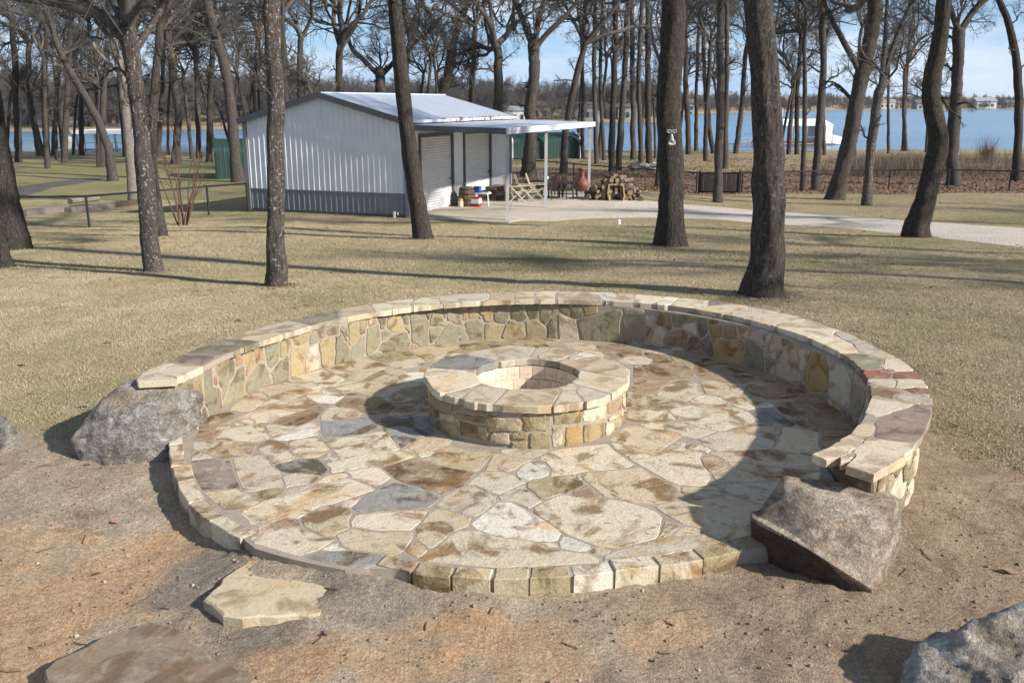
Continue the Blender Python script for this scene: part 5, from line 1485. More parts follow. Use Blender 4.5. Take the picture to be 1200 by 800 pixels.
# chiminea
M_TERRA = plain('terracotta', (.19, .062, .038), .6, 0, .25, 6)
p = on_ground(681.5, 229); p[2] = gz(p[0], p[1])
ch = thing('chiminea', 'red terracotta chiminea on an iron stand by the firewood pile', 'chiminea', p)
bd = MB().lathe(p + (0, 0, .16), [(.08, 0), (.20, .05), (.29, .18), (.30, .30), (.24, .42), (.13, .50), (.105, .56), (.10, .80), (.13, .84), (.15, .86), (.13, .90), (.06, .93)], 20).build('body', M_TERRA, ch, smooth=True)
dn = np.array([-.75, -.66, 0]); ct = p + (0, 0, .42) + dn * .262; u_ = np.array([-dn[1], dn[0], 0])
ring = MB(); hole = MB(); n_ = 16
oo = [ct + (u_ * math.cos(2 * math.pi * k / n_) + np.array([0, 0, 1]) * math.sin(2 * math.pi * k / n_)) * .14 + dn * .045 for k in range(n_)]
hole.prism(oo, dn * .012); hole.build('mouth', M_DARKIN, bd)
for k in range(n_): ring.bar(oo[k] + dn * .01, oo[(k + 1) % n_] + dn * .01, .035, .035, 6)
ring.build('mouth_rim', M_TERRA, bd)
s = MB()
for k in range(3):
    a = 2 * math.pi * k / 3 + .5; s.bar(p + (.30 * math.cos(a), .30 * math.sin(a), 0), p + (.16 * math.cos(a), .16 * math.sin(a), .24), .03, .03, 6)
s.build('stand', M_BLACK, ch)
# firewood pile: every log a piece
M_LOG = plain('log_bark', (.15, .11, .08), .9, 0, .4, 9, .5); M_END = plain('log_end', (.22, .155, .10), .85, 0, .3, 14, .2)
def log_mesh(rad, L, r):
    n_ = 9; v = []; 
    for y in (-L / 2, L / 2):
        for k in range(n_):
            q = rad * r.uniform(.88, 1.1); v.append((q * math.cos(2 * math.pi * k / n_), y, q * math.sin(2 * math.pi * k / n_)))
    me = np_mesh('log', v, [(k, k + n_, n_ + (k + 1) % n_, (k + 1) % n_) for k in range(n_)] + [tuple(range(n_)), tuple(range(2 * n_ - 1, n_ - 1, -1))])
    me.materials.append(M_LOG); me.materials.append(M_END); me.polygons[n_].material_index = 1; me.polygons[n_ + 1].material_index = 1
    return me
r_ = np.random.default_rng(31)
LOGS = [log_mesh(q, l, r_) for q, l in ((.055, .45), (.07, .5), (.085, .48), (.10, .45), (.065, .55), (.12, .42))]
p = on_ground(722, 235.5); p[2] = gz(p[0], p[1])
wp = thing('firewood_pile', 'heaped pile of split firewood logs next to the chiminea', 'firewood', p + (0, .3, 0))
for layer in range(7):
    half = 1.12 - layer * .14
    for row in range(2 if layer < 4 else 1):
        x = -half
        while x < half:
            me = LOGS[r_.integers(6)]; rad = .1
            o = bpy.data.objects.new('log', me); COL.objects.link(o); o.parent = wp
            o.location = (x + r_.normal(0, .02), -.15 + row * .5 + r_.normal(0, .05), .08 + layer * .135 + r_.normal(0, .02)); o.rotation_euler = (r_.normal(0, .14), r_.uniform(0, 6), r_.normal(0, .38)); x += .165
# upended wheelbarrow
M_TUB = plain('tub_steel', (.06, .075, .08), .45); M_HAND = plain('handle_wood', (.30, .21, .12), .7)
p = on_ground(721.5, 236); p[2] = gz(p[0], p[1]); p = p - (0, .12, 0)
wb = thing('wheelbarrow', 'upended wheelbarrow leaning on the firewood pile', 'wheelbarrow', p)
T = lambda x, y, z: p + np.array([x, y + z * .22, z])
tub = MB(); fp = [(-.24, .02), (.24, .02), (.30, .25), (.26, .62), (-.26, .62), (-.30, .25)]
ip = [(-.15, .10), (.15, .10), (.19, .27), (.16, .50), (-.16, .50), (-.19, .27)]
tub.add([T(x, 0, z) for x, z in fp] + [T(x, .24, z) for x, z in ip], [(k, (k + 1) % 6, 6 + (k + 1) % 6, 6 + k) for k in range(6)] + [tuple(range(6, 12))]); tub.build('tray', M_TUB, wb)
rm = MB()
for k in range(6): rm.bar(T(fp[k][0], 0, fp[k][1]), T(fp[(k + 1) % 6][0], 0, fp[(k + 1) % 6][1]), .075, .06)
rm.build('tray_rim', M_HAND, wb)
for s_ in (-1, 1): MB().bar(T(s_ * .2, .10, .1), T(s_ * .15, .12, .92), .04, .04).build('handle', M_HAND, wb)
wh = MB().lathe((0, 0, 0), [(.05, -.04), (.16, -.04), (.18, -.02), (.18, .02), (.16, .04), (.05, .04)], 16)
wh.v = [tuple(T(z, .34 + y, .17 + x)) for x, y, z in wh.v]; wh.build('wheel', M_BLACK, wb)
# low rock stack past the fence
p = on_ground(752, 200); p[2] = gz(p[0], p[1])
rp = thing('rock_stack', 'low heap of grey fieldstones past the wire fence', 'rocks', p)
for k in range(22):
    q = p + np.array([r_.uniform(-.75, .85), r_.uniform(-.2, .5), 0]); lv = r_.integers(0, 3) if abs(q[0] - p[0] + .2) < .4 else r_.integers(0, 2); s_ = r_.uniform(.14, .26)
    v = r_.normal(0, 1, (10, 3)); v = v / np.linalg.norm(v, axis=1)[:, None] * (s_ * 1.2, s_, s_ * .75) + q + (0, 0, .1 + lv * .22)
    bm = bmesh.new(); [bm.verts.new(x) for x in v]; bmesh.ops.convex_hull(bm, input=bm.verts); bm.verts.ensure_lookup_table(); bm.verts.index_update()
    part('fieldstone', [tuple(x.co) for x in bm.verts], [[y.index for y in f.verts] for f in bm.faces], M_ROCKW, rp); bm.free()
# white scrap on the lawn, timbers behind the left fence
p = on_ground(725, 263.5); p[2] = gz(p[0], p[1])
tag(MB().lathe(p, [(.05, 0), (.06, .03), (.045, .09), (.055, .12), (.03, .16)], 9).build('sprinkler_cap', M_PLW, org=p), 'small white cap standing up from the tan lawn', 'cap')
for (x0, y0, x1, y1, w, lab) in ((27, 254, 76, 247, .32, 'pale grey weathered plank lying behind the left wire fence'), (80, 250, 131, 244, .30, 'thick grey timber lying in the grass behind the left fence'),
                                (83, 244, 115, 240, .26, 'short dark log resting across the grey timber'), (128, 244, 168, 239, .22, 'reddish brown timber lying behind the pale tree')):
    a = on_ground(x0, y0); b = on_ground(x1, y1); a[2] = gz(a[0], a[1]) + .10; b[2] = gz(b[0], b[1]) + .10
    if 'across' in lab: a = a + (0, 0, .16); b = b + (0, 0, .16)
    n_ = 10 if 'log' in lab else 4
    tag(MB().bar(a, b, w, .22, n_).build('timber' if n_ == 4 else 'log', M_OLDWOOD if 'grey' in lab else M_BARREL, org=(a + b) / 2 - (0, 0, .11)), lab, 'timber')

# ------------------------------------------------------------------ docks, boathouses and the far shore
M_DOCK = plain('dock_wood', (.30, .17, .14), .8); M_DOCKG = plain('dock_grey', (.25, .25, .26), .8); M_WHP = plain('white_paint', (.78, .79, .80), .5)
def sides(c, u, v):  # local frame
    return lambda x, y, z: np.array([c[0] + u[0] * x + v[0] * y, c[1] + u[1] * x + v[1] * y, LAKE_Z + z])
c = at_z(945, 170.5, LAKE_Z); T = sides(c, (.985, .17), (-.17, .985))
bh = thing('boathouse', 'white roofed boathouse on posts at the end of the red dock', 'boathouse', c)
m = MB(); m.add([T(-4.6, 0, 2.3), T(3.2, 0, 2.3), T(3.2, 2.5, 2.95), T(-4.6, 2.5, 2.95), T(3.2, 5, 2.3), T(-4.6, 5, 2.3), T(-4.6, 0, 2.2), T(3.2, 0, 2.2), T(3.2, 5, 2.2), T(-4.6, 5, 2.2)],
    [(0, 1, 2, 3), (3, 2, 4, 5), (6, 7, 1, 0), (7, 8, 4, 2, 1), (8, 9, 5, 4), (9, 6, 0, 3, 5), (9, 8, 7, 6)]); m.build('roof', M_WHP, bh)
for x in (-4.4, -3, -1.6, 0, 1.4): 
    for y in (.1, 4.9): MB().bar(T(x, y, -1.5), T(x, y, 2.25), .12, .12).build('post', M_DOCKG, bh)
MB().prism([T(2.3, .02, .15), T(3.1, .02, .15), T(3.1, 4.9, .15), T(2.3, 4.9, .15)], (0, 0, 2.06)).build('end_wall', M_WHP, bh)
MB().prism([T(-4.6, -.3, .1), T(3.4, -.3, .1), T(3.4, 5, .1), T(-4.6, 5, .1)], (0, 0, .15)).build('deck', M_DOCK, bh)
MB().prism([T(3.3, .1, .15), T(4.5, .1, .15), T(4.5, .1, .9), T(3.3, .1, 1.2)], np.array([0, 2.0, 0])).build('boat_ramp', M_WHP, bh)
MB().bar(T(-3.2, .1, 2.3), T(-3.2, .1, 4.2), .09, .09, 8).build('mast', M_WHP, bh)
d = at_z(905, 173, LAKE_Z)
dk = thing('dock', 'reddish plank walkway with railing leading to the white boathouse', 'dock', d)
for k in range(16):
    t = k / 16.0; MB().bar(T(-9.5 + t * 4.9, -.9 - .6 * (1 - t), .30), T(-9.5 + (t + .058) * 4.9, -.9 - .6 * (1 - t), .30), 1.3, .08).build('plank', M_DOCK, dk)
MB().bar(T(-9.5, -2.1, .95), T(-4.5, -1.5, .95), .06, .06).bar(T(-4.6, -.25, .95), T(2.2, -.25, .95), .06, .06).build('rail', M_DOCKG, dk)
for x in np.arange(-9.4, 2.3, 1.3): 
    y = -1.5 + (x + 4.5) * -.0 - (.6 * min(1, max(0, (-4.5 - x) / 5))) if x < -4.5 else -.25
    MB().bar(T(x, y, -1.5), T(x, y, .97), .08, .08).build('post', M_DOCKG, dk)
c = at_z(112, 178, LAKE_Z); T = sides(c, (1, 0), (0, 1))
bh = thing('boathouse', 'white boat dock with open roof and white stair tower on the left shore', 'boathouse', c)
m = MB(); m.add([T(-2.2, 0, 1.75), T(3.4, 0, 1.75), T(3.4, 5, 1.75), T(-2.2, 5, 1.75)] + [T(-2.2, 0, 2.1), T(3.4, 0, 2.1), T(3.4, 5, 2.1), T(-2.2, 5, 2.1)],
    [(0, 3, 2, 1), (4, 5, 6, 7), (0, 1, 5, 4), (1, 2, 6, 5), (2, 3, 7, 6), (3, 0, 4, 7)]); m.build('roof', M_WHP, bh)
for x in (-2, -1, 0, 1.1, 2.2, 3.3):
    for y in (.1, 4.9): MB().bar(T(x, y, -1.5), T(x, y, 1.76), .09, .09).build('post', M_DOCKG, bh)
MB().prism([T(-3.1, .2, .1), T(-2.3, .2, .1), T(-2.3, .2, 2.0), T(-2.9, .2, 2.0)], (0, 1.2, 0)).build('stair_tower', M_WHP, bh)
st = MB()
for k in range(7): st.bar(T(-4.2 + k * .26, .3, .2 + k * .25), T(-4.2 + k * .26, 1.2, .2 + k * .25), .22, .06)
st.bar(T(-4.4, .25, .15), T(-2.5, .25, 2.0), .1, .12).bar(T(-4.4, 1.25, .15), T(-2.5, 1.25, 2.0), .1, .12); st.build('stair', M_DOCKG, bh)
MB().prism([T(-11, -.6, .15), T(3.6, -.6, .15), T(3.6, .6, .15), T(-11, .6, .15)], (0, 0, .14)).build('deck', M_DOCKG, bh)
for x in np.arange(-10.8, 3.6, 1.6): MB().bar(T(x, -.55, -1.5), T(x, -.55, .9), .07, .07).build('post', M_DOCKG, bh)
MB().bar(T(-11, -.55, .9), T(3.5, -.55, .9), .05, .05).build('rail', M_DOCKG, bh)
# houses over the water
M_HW = [plain('house_white', (.62, .61, .58)), plain('house_tan', (.38, .31, .24)), plain('house_grey', (.30, .30, .31))]; M_HR = plain('house_roof', (.12, .10, .10)); M_GLASS = plain('house_window', (.05, .06, .08), .2)
for k, (px, w, hh) in enumerate(((604, 13, 5), (629, 16, 6), (688, 15, 6), (703, 10, 5), (723, 14, 6), (735, 12, 6), (744, 10, 5), (769, 14, 6), (802, 12, 4.5), (1037, 14, 5), (1058, 11, 4.5), (1082, 16, 5), (1152, 18, 6), (1185, 14, 5), (28, 14, 6), (70, 16, 6), (132, 14, 6))):
    Y = float(np.interp(px, _SPX, _SD)) + 6 + (k * 7) % 11; X = at_y(px, 125, Y)[0]; far_ = Y > 380; w = w * (.75 if far_ else .42); hh = hh * (.8 if far_ else .55); z0 = float(gz(X, Y)) - .3
    ci = (k * 7) % 3 if k % 3 else 0
    o = thing('house', ('white', 'tan', 'grey')[ci] + ' house with a ' + ('dark' if k % 3 else 'grey') + ' roof on the far wooded shore', 'house', (X, Y, z0), 'houses on the far shore')
    MB().box((X, Y, z0 + hh / 2), (w, w * .7, hh)).build('wall', M_HW[ci], o)
    m = MB(); m.prism([(X - w / 2 - .6, Y - w * .4, z0 + hh), (X - w / 2 - .6, Y + w * .4, z0 + hh), (X - w / 2 - .6, Y, z0 + hh + w * .2)], (w + 1.2, 0, 0)); m.build('roof', M_HR if k % 3 else M_HW[2], o)
    for j in range(3): MB().box((X - w * .3 + j * w * .3, Y - w * .35 - .05, z0 + hh * .45), (w * .13, .15, hh * .4)).build('window', M_GLASS, o)
# ------------------------------------------------------------------ trees
def bark_mat(name, c0, c1, lich, lf):
    k = NT(name); v = k.coord(True, (1, 1, .16)); n = k.noise(v, 34, 5, .75, .8)
    v2 = k.coord(True); n2 = k.noise(v2, 6, 5, .6); n3 = k.noise(v2, 22, 4, .6)
    c = k.mix(k.ramp(n, .36, .62), c0, c1)
    c = k.mix(k.math('MULTIPLY', k.ramp(n2, .5, .7), .5), c, tuple(x * .6 for x in c1))
    c = k.mix(k.math('MULTIPLY', k.ramp(n3, .58, .66), lf), c, lich)
    k.color(c); k.set(Roughness=.95); k.b.inputs['Specular IOR Level'].default_value = .2
    k.bump(k.math('ADD', n, k.math('MULTIPLY', n3, .2)), 1.0, .05); return k.m
M_BARK = bark_mat('oak_bark', (.024, .020, .017), (.118, .100, .086), (.34, .33, .30), .35)
M_BARKD = bark_mat('dark_bark', (.018, .015, .013), (.088, .074, .062), (.22, .22, .17), .35)
M_BARKL = bark_mat('lichen_bark', (.035, .029, .025), (.14, .12, .102), (.44, .43, .40), .85)
M_BARKP = bark_mat('pale_bark', (.12, .10, .085), (.32, .28, .24), (.45, .43, .40), .4)
M_TWIG = plain('twig_bark', (.088, .078, .071), .95, 0, .3, 2)

def tubes(P, Rd, sides, v0=0):
    """P (N,K,3), Rd (N,K) -> verts, quads"""
    N, K, _ = P.shape
    T = np.gradient(P, axis=1); T /= (np.linalg.norm(T, axis=2, keepdims=True) + 1e-9)
    ref = np.where(np.abs(T[..., 2:3]) < .9, np.array([0, 0, 1.0]), np.array([1.0, 0, 0]))
    ref = np.broadcast_to(ref[:, :1, :], T.shape)
    U = np.cross(T, ref); U /= (np.linalg.norm(U, axis=2, keepdims=True) + 1e-9); W = np.cross(T, U)
    a = np.arange(sides) * 2 * math.pi / sides
    V = P[:, :, None, :] + Rd[:, :, None, None] * (np.cos(a)[:, None] * U[:, :, None, :] + np.sin(a)[:, None] * W[:, :, None, :])
    I = (np.arange(N * K * sides) + v0).reshape(N, K, sides)
    A = I[:, :-1]; B = I[:, 1:]
    F = np.stack([A, B, np.roll(B, -1, 2), np.roll(A, -1, 2)], -1).reshape(-1, 4)
    return V.reshape(-1, 3), F

def sprout(P, Rd, n, t0, t1, L, ang, K, wob, up, r, rf=.62, tip=.35, minr=.0025):
    N, K0, _ = P.shape
    t = (np.arange(n)[None] + r.uniform(.1, .9, (N, n))) / n * (t1 - t0) + t0
    s = t * (K0 - 1); i = np.clip(s.astype(int), 0, K0 - 2); f = (s - i)[..., None]
    idx = np.arange(N)[:, None]
    p = P[idx, i] * (1 - f) + P[idx, i + 1] * f
    rad = (Rd[idx, i] * (1 - f[..., 0]) + Rd[idx, i + 1] * f[..., 0])
    T = P[idx, i + 1] - P[idx, i]; T /= (np.linalg.norm(T, axis=2, keepdims=True) + 1e-9)
    pl = np.linalg.norm(np.diff(P, axis=1), axis=2).sum(1)[:, None]
    q = r.normal(0, 1, T.shape); q -= (q * T).sum(2, keepdims=True) * T; q /= (np.linalg.norm(q, axis=2, keepdims=True) + 1e-9)
    a = r.uniform(ang[0], ang[1], (N, n, 1))
    D = T * np.cos(a) + q * np.sin(a)
    ln = pl * L * r.uniform(.6, 1.25, (N, n)) * (1.15 - .55 * t)
    M = N * n; p = p.reshape(M, 3); D = D.reshape(M, 3); ln = ln.reshape(M); r0 = np.maximum(rad.reshape(M) * rf * r.uniform(.8, 1.1, M), minr)
    out = [p]; cur = D
    for k in range(K - 1):
        cur = cur + r.normal(0, wob, (M, 3)) + np.array([0, 0, up]); cur = cur / (np.linalg.norm(cur, axis=1, keepdims=True) + 1e-9)
        out.append(out[-1] + cur * (ln / (K - 1))[:, None])
    Q = np.stack(out, 1); RR = np.maximum(r0[:, None] * np.linspace(1, tip, K)[None], minr * .8)
    return Q, RR

def join(lst):
    V = []; F = []; n0 = 0
    for v, f in lst: V.append(v); F.append(f + n0); n0 += len(v)
    return np.concatenate(V), np.concatenate(F)

def crown_mesh(seed, leaves=0.0, limbs=5, spread=1.0, dens=1.0):
    r = np.random.default_rng(seed); K = 9
    az = np.arange(limbs) * 2 * math.pi / limbs + r.uniform(0, 1.2, limbs); el = r.uniform(.35, 1.0, limbs) * spread; el[0] = .12
    D = np.stack([np.sin(el) * np.cos(az), np.sin(el) * np.sin(az), np.cos(el)], 1)
    ln = r.uniform(3.6, 5.4, limbs); out = [np.zeros((limbs, 3)) + np.array([0, 0, -.12])]; cur = D
    for k in range(K - 1):
        cur = cur + r.normal(0, .26, (limbs, 3)) + np.array([0, 0, .05]); cur /= np.linalg.norm(cur, axis=1, keepdims=True)
        out.append(out[-1] + cur * (ln / (K - 1))[:, None])
    P0 = np.stack(out, 1); R0 = np.linspace(.125, .045, K)[None] * r.uniform(.65, 1.0, (limbs, 1))
    P1, R1 = sprout(P0, R0, 7, .22, 1, .52, (.5, 1.15), 7, .30, .03, r)
    P2, R2 = sprout(P1, R1, 7, .15, 1, .50, (.5, 1.2), 5, .32, .02, r, minr=.006)
    P3, R3 = sprout(P2, R2, int(8 * dens), .12, 1, .52, (.4, 1.2), 4, .32, .02, r, minr=.0042)
    P4, R4 = sprout(P3, R3, 3, .25, 1, .6, (.4, 1.1), 3, .3, .02, r, minr=.0032)
    V, F = join([tubes(P0, R0, 8), tubes(P1, R1, 5), tubes(P2, R2, 4), tubes(P3, R3, 3), tubes(P4, R4, 3)])
    nq = len(F); mi = np.zeros(nq, np.int32)
    if leaves > 0:
        tips = P4[r.random(len(P4)) < leaves][:, -1]
        w = (vnoise(tips[:, 0], tips[:, 1], .6, seed) + vnoise(tips[:, 0], tips[:, 2], .6, seed + 2)) / 2 > .5
        tips = np.repeat(tips[w], 3, 0) + r.normal(0, .06, (w.sum() * 3, 3))
        v2, f2 = leaf_scatter(tips, .085, r, 1.2); F = np.concatenate([F, f2 + len(V)]); V = np.concatenate([V, v2]); mi = np.concatenate([mi, np.ones(len(f2), np.int32)])
    me = np_mesh('crown', V, F, True); me.materials.append(M_TWIG); me.materials.append(M_LEAF)
    me.polygons.foreach_set('material_index', mi)
    return me
CROWNS = [crown_mesh(100 + k, (.0, .0, .10, .0, .30, .05)[k], (5, 4, 6, 5, 6, 5)[k], (1.0, .75, 1.2, 1.0, 1.25, .9)[k]) for k in range(6)]

def trunk_mesh(P, Rd, mat_sides, r, rough, branches):
    """P (K,3) path, Rd (K,)"""
    seg = np.concatenate([[0], np.cumsum(np.linalg.norm(np.diff(P, axis=0), axis=1))])
    n = int(max(8, min(60, seg[-1] / (.10 if mat_sides > 12 else .25))))
    s = np.linspace(0, seg[-1], n)
    Q = np.stack([np.interp(s, seg, P[:, k]) for k in range(3)], 1); q = np.interp(s, seg, Rd)
    for _ in range(3): Q[1:-1] = Q[1:-1] * .5 + (Q[:-2] + Q[2:]) * .25
    q = q * (1 + .12 * np.exp(-s / (.7 * q[0] + .05)))
    wob = np.cumsum(r.normal(0, 1, (n, 3)), 0); wob -= np.linspace(0, 1, n)[:, None] * wob[-1]; Q = Q + wob * q[:, None] * .05 * (1, 1, 0)
    V, F = tubes(Q[None], q[None], mat_sides)
    V = V.reshape(n, mat_sides, 3)
    C = Q[:, None, :]; rad = V - C
    a = np.arange(mat_sides)[None] + np.zeros((n, 1))
    ridg = (vnoise(a * .9, s[:, None] * 2.2 + 0 * a, 1.0, r.integers(50)) - .5) * rough + (vnoise(a * .35, s[:, None] * 1.2 + 0 * a, 1.0, r.integers(50)) - .5) * rough * 1.4
    root = np.exp(-s / (1.0 * q[0] + .05))[:, None] * (np.sin(a * 2 * math.pi / mat_sides * 5 + r.uniform(0, 6)) * .09)
    V = C + rad * (1 + ridg + root)[..., None]
    lst = [(V.reshape(-1, 3), F)]
    if branches:
        B0, S0 = sprout(Q[None], q[None], branches, .45, 1.0, .22, (.8, 1.4), 6, .28, .06, r, .28, .35)
        B1, S1 = sprout(B0, S0, 5, .25, 1, .5, (.5, 1.2), 5, .3, .03, r, minr=.006); B2, S2 = sprout(B1, S1, 5, .15, 1, .5, (.5, 1.2), 4, .3, .02, r, minr=.004)
        B3, S3 = sprout(B2, S2, 4, .15, 1, .55, (.5, 1.2), 3, .3, .02, r, minr=.003)
        lst += [tubes(B0, S0, 6), tubes(B1, S1, 4), tubes(B2, S2, 3), tubes(B3, S3, 3)]
    return Q, q, *join(lst)

def tree(label, path, mat=None, crown=0, ext=1.0, cs=None, seed=0, sides=14, rough=.16, branches=4, limbs=(), group=None, base=None, crz=None):
    r = np.random.default_rng(1000 + seed)
    b = on_ground(path[0][0], path[0][1]) if base is None else np.asarray(base, float)
    Y = b[1]; P = []; Rd = []
    for x, y, w in path:
        p = at_y(x, y, Y); dep = Y * math.cos(PITCH) + (CAM_H - p[2]) * math.sin(PITCH)
        P.append(p); Rd.append(w * .5 * dep / FPX)
    P = np.array(P); Rd = np.array(Rd)
    P[0, 2] = gz(P[0, 0], P[0, 1]); P = np.concatenate([P[:1] - (0, 0, .12), P]); Rd = np.concatenate([Rd[:1] * 1.05, Rd])
    d = P[-1] - P[-2]; d = d / np.linalg.norm(d)
    if ext > 0: P = np.concatenate([P, [P[-1] + d * ext * .5 + r.normal(0, .05, 3), P[-1] + d * ext + r.normal(0, .1, 3)]]); Rd = np.concatenate([Rd, [Rd[-1] * .97, Rd[-1] * .92]])
    o = thing('oak_tree', label, 'tree', (P[0, 0], P[0, 1], P[0, 2] + .12), group)
    Q, q, V, F = trunk_mesh(P, Rd, sides, r, rough, branches)
    lst = [(V, F)]
    tr_ = part('trunk', V, F, mat or M_BARK, o, smooth=True)
    k0 = 0
    for lp in limbs:
        A = np.array([at_y(x, y, Y + dy) for x, y, w, dy in lp]); ww = np.array([w * .5 * (Y * .967 + .3) / FPX for x, y, w, dy in lp])
        Q2, q2, V2, F2 = trunk_mesh(A, ww * .85, 8, r, .12, 5)
        lb = part('limb', V2, F2, mat or M_BARK, o, smooth=True)
        c = bpy.data.objects.new('crown', CROWNS[(crown + 1) % 6]); COL.objects.link(c); c.parent = o
        c.location = Q2[-1] - np.array(o.location); s_ = q2[-1] / .125; c.scale = (s_,) * 3; c.rotation_euler = (r.normal(0, .2), r.normal(0, .2), r.uniform(0, 6))
    c = bpy.data.objects.new('crown', CROWNS[crown]); COL.objects.link(c); c.parent = o
    s_ = (q[-1] / .135) if cs is None else cs
    c.location = Q[-1] - np.array(o.location); c.scale = (s_,) * 3
    dd = Q[-1] - Q[-3]; dd /= np.linalg.norm(dd)
    c.rotation_euler = (-dd[1] * .6, dd[0] * .6, r.uniform(0, 6) if crz is None else crz)
    return o

T = tree
T('thick dark leaning oak at the lawn edge beside the left wire fence', [(17, 292, 34), (8, 240, 28), (-2, 180, 25), (-14, 100, 22), (-20, 0, 20)], M_BARKD, 0, 1.5, seed=1, sides=20, branches=3)
T('dark oak trunk standing just in front of the thick leaning one', [(3, 313, 24), (-6, 270, 20), (-18, 190, 18), (-30, 60, 16)], M_BARKD, 1, 1.5, seed=2, sides=18, branches=2)
T('lichen spotted oak between the dark leaning pair and the shrub', [(178, 318, 23), (176, 275, 21), (174, 240, 20), (166, 183, 19), (160, 120, 18), (157, 85, 19), (155, 55, 20)], M_BARKL, 0, .25, seed=3, sides=20, branches=3,
  limbs=([(156, 62, 11, 0), (170, 40, 10, .3), (186, 20, 9, .4), (196, -8, 8, .6)], [(156, 60, 12, 0), (138, 36, 11, .2), (118, 14, 9, .5), (96, -8, 8, .8)]), cs=.9)
T('slim oak tucked right behind the lichen spotted trunk', [(190, 277, 15), (184, 240, 12), (178, 190, 11), (180, 120, 10), (186, 60, 9)], M_BARK, 3, .8, seed=4, sides=14)
T('pale barked oak rising from the left wire fence', [(157, 236, 13), (152, 190, 11), (148, 140, 10), (143, 90, 10), (137, 60, 9)], M_BARKP, 2, .6, seed=5, sides=14, limbs=([(143, 88, 6, 0), (128, 75, 5, 0), (113, 60, 5, 0), (104, 42, 4, 0)],))
T('oak with a long left lean behind the left wire fence', [(133, 212, 12), (127, 175, 9), (115, 140, 9), (95, 108, 9), (76, 76, 8), (63, 40, 7), (54, 12, 6)], M_BARK, 4, 1.5, seed=6, sides=12)
T('lichen speckled straight oak standing in front of the white gable', [(325, 336, 25), (323, 280, 21), (321, 200, 20), (319, 100, 19), (317, 0, 19)], M_BARKL, 3, 1.6, seed=7, sides=20, branches=2)
T('tall left leaning oak in front of the roll-up doors', [(498, 280, 24), (491, 240, 20), (484, 190, 18.5), (477, 120, 17.5), (469, 50, 16.5), (463, 0, 16)], M_BARKD, 1, 5.0, seed=8, sides=20, branches=3)
FACE_TREE = T('thick dark oak carrying the stone face ornament', [(785, 288, 38), (785, 262, 34), (786, 220, 30), (787, 160, 29), (789, 80, 27), (791, 0, 26)], M_BARKD, 0, 5.5, seed=9, sides=24, branches=2)
NEAR_OAK = T('thick grey oak standing closest behind the curved seat wall', [(893, 347, 44), (895, 310, 39), (897, 250, 37), (896, 150, 34), (892, 60, 33), (890, 0, 33)], M_BARK, 3, 4.5, seed=10, sides=28, branches=2)
T('dark S-curved oak standing beside the gravel driveway', [(1075, 278, 29), (1080, 252, 25), (1088, 220, 23), (1096, 185, 23), (1101, 165, 23), (1099, 145, 21), (1094, 125, 20), (1096, 90, 19), (1102, 40, 18), (1106, 0, 18)], M_BARKD, 2, 1.2, seed=11, sides=22, branches=2)
T('right leaning oak between the driveway and the far fence', [(981, 234, 22), (987, 205, 18), (995, 170, 17.5), (1004, 130, 17), (1012, 90, 17), (1018, 55, 17), (1024, 10, 17)], M_BARK, 3, .6, seed=12, sides=18,
  limbs=([(1010, 88, 9, 0), (1000, 70, 8, 0), (988, 48, 8, 0), (975, 25, 7, 0), (962, -6, 6, 0)],))
T('slim forked oak just right of the leaning oak by the fence', [(1016, 241, 13), (1017, 215, 10), (1021, 180, 10), (1026, 140, 11), (1031, 105, 11)], M_BARKL, 1, .2, seed=13, sides=14,
  limbs=([(1031, 108, 7, 0), (1036, 70, 7, 0), (1038, 30, 6, 0), (1040, -6, 5, 0)], [(1032, 106, 7, 0), (1044, 60, 7, 0), (1058, 25, 6, 0), (1072, -4, 6, 0)]), cs=.5)
T('forked oak rising out of the dry brush beyond the fence', [(1117, 217, 17), (1119, 180, 14), (1122, 120, 13), (1124, 60, 13), (1124, 36, 14)], M_BARK, 3, .2, seed=14, sides=14,
  limbs=([(1124, 40, 9, 0), (1117, 20, 8, 0), (1108, -6, 7, 0)], [(1124, 40, 10, 0), (1136, 18, 9, 0), (1150, 2, 8, 0), (1170, -10, 6, 0)]), cs=.6)
T('oak with a left bend standing past the last fence post', [(1191, 212, 11), (1193, 170, 9), (1194, 120, 9), (1191, 70, 9), (1183, 30, 8), (1172, 4, 7)], M_BARKD, 1, 1.0, seed=15, sides=12)
T('slender oak in the leaf litter right of the thick grey oak', [(941, 224, 7), (942, 180, 6), (944, 120, 5.5), (943, 60, 5)], M_BARK, 3, 1.0, seed=16, sides=10)
T('slender oak with rusty clinging leaves near the boathouse dock', [(956, 223, 10), (958, 180, 9), (962, 130, 9), (966, 70, 8), (963, 30, 8)], M_BARK, 4, 1.0, seed=17, sides=10)
T('slim grey oak growing in front of the slatted gate', [(841, 237, 12), (843, 200, 10), (845, 130, 9.5), (844, 60, 9), (843, 0, 8.5)], M_BARK, 1, 2.0, seed=18, sides=14)
T('leafless forked oak behind the far end of the lean-to roof', [(619, 207, 18), (620, 170, 14), (622, 120, 13), (625, 75, 13), (626, 52, 14)], M_BARK, 0, .2, seed=19, sides=14,
  limbs=([(626, 58, 9, 0), (618, 36, 8, 0), (608, 12, 7, 0), (600, -8, 7, 0)], [(626, 58, 8, 0), (640, 40, 7, 0), (660, 22, 6, 0), (678, 0, 5, 0)], [(627, 54, 8, 0), (630, 25, 8, 0), (640, -4, 7, 0)]), cs=.5)
T('right leaning slim oak seen between the posts of the lean-to', [(660, 203, 10), (661, 170, 8), (668, 130, 8), (674, 95, 8), (684, 60, 7)], M_BARK, 5, .5, seed=20, sides=10)
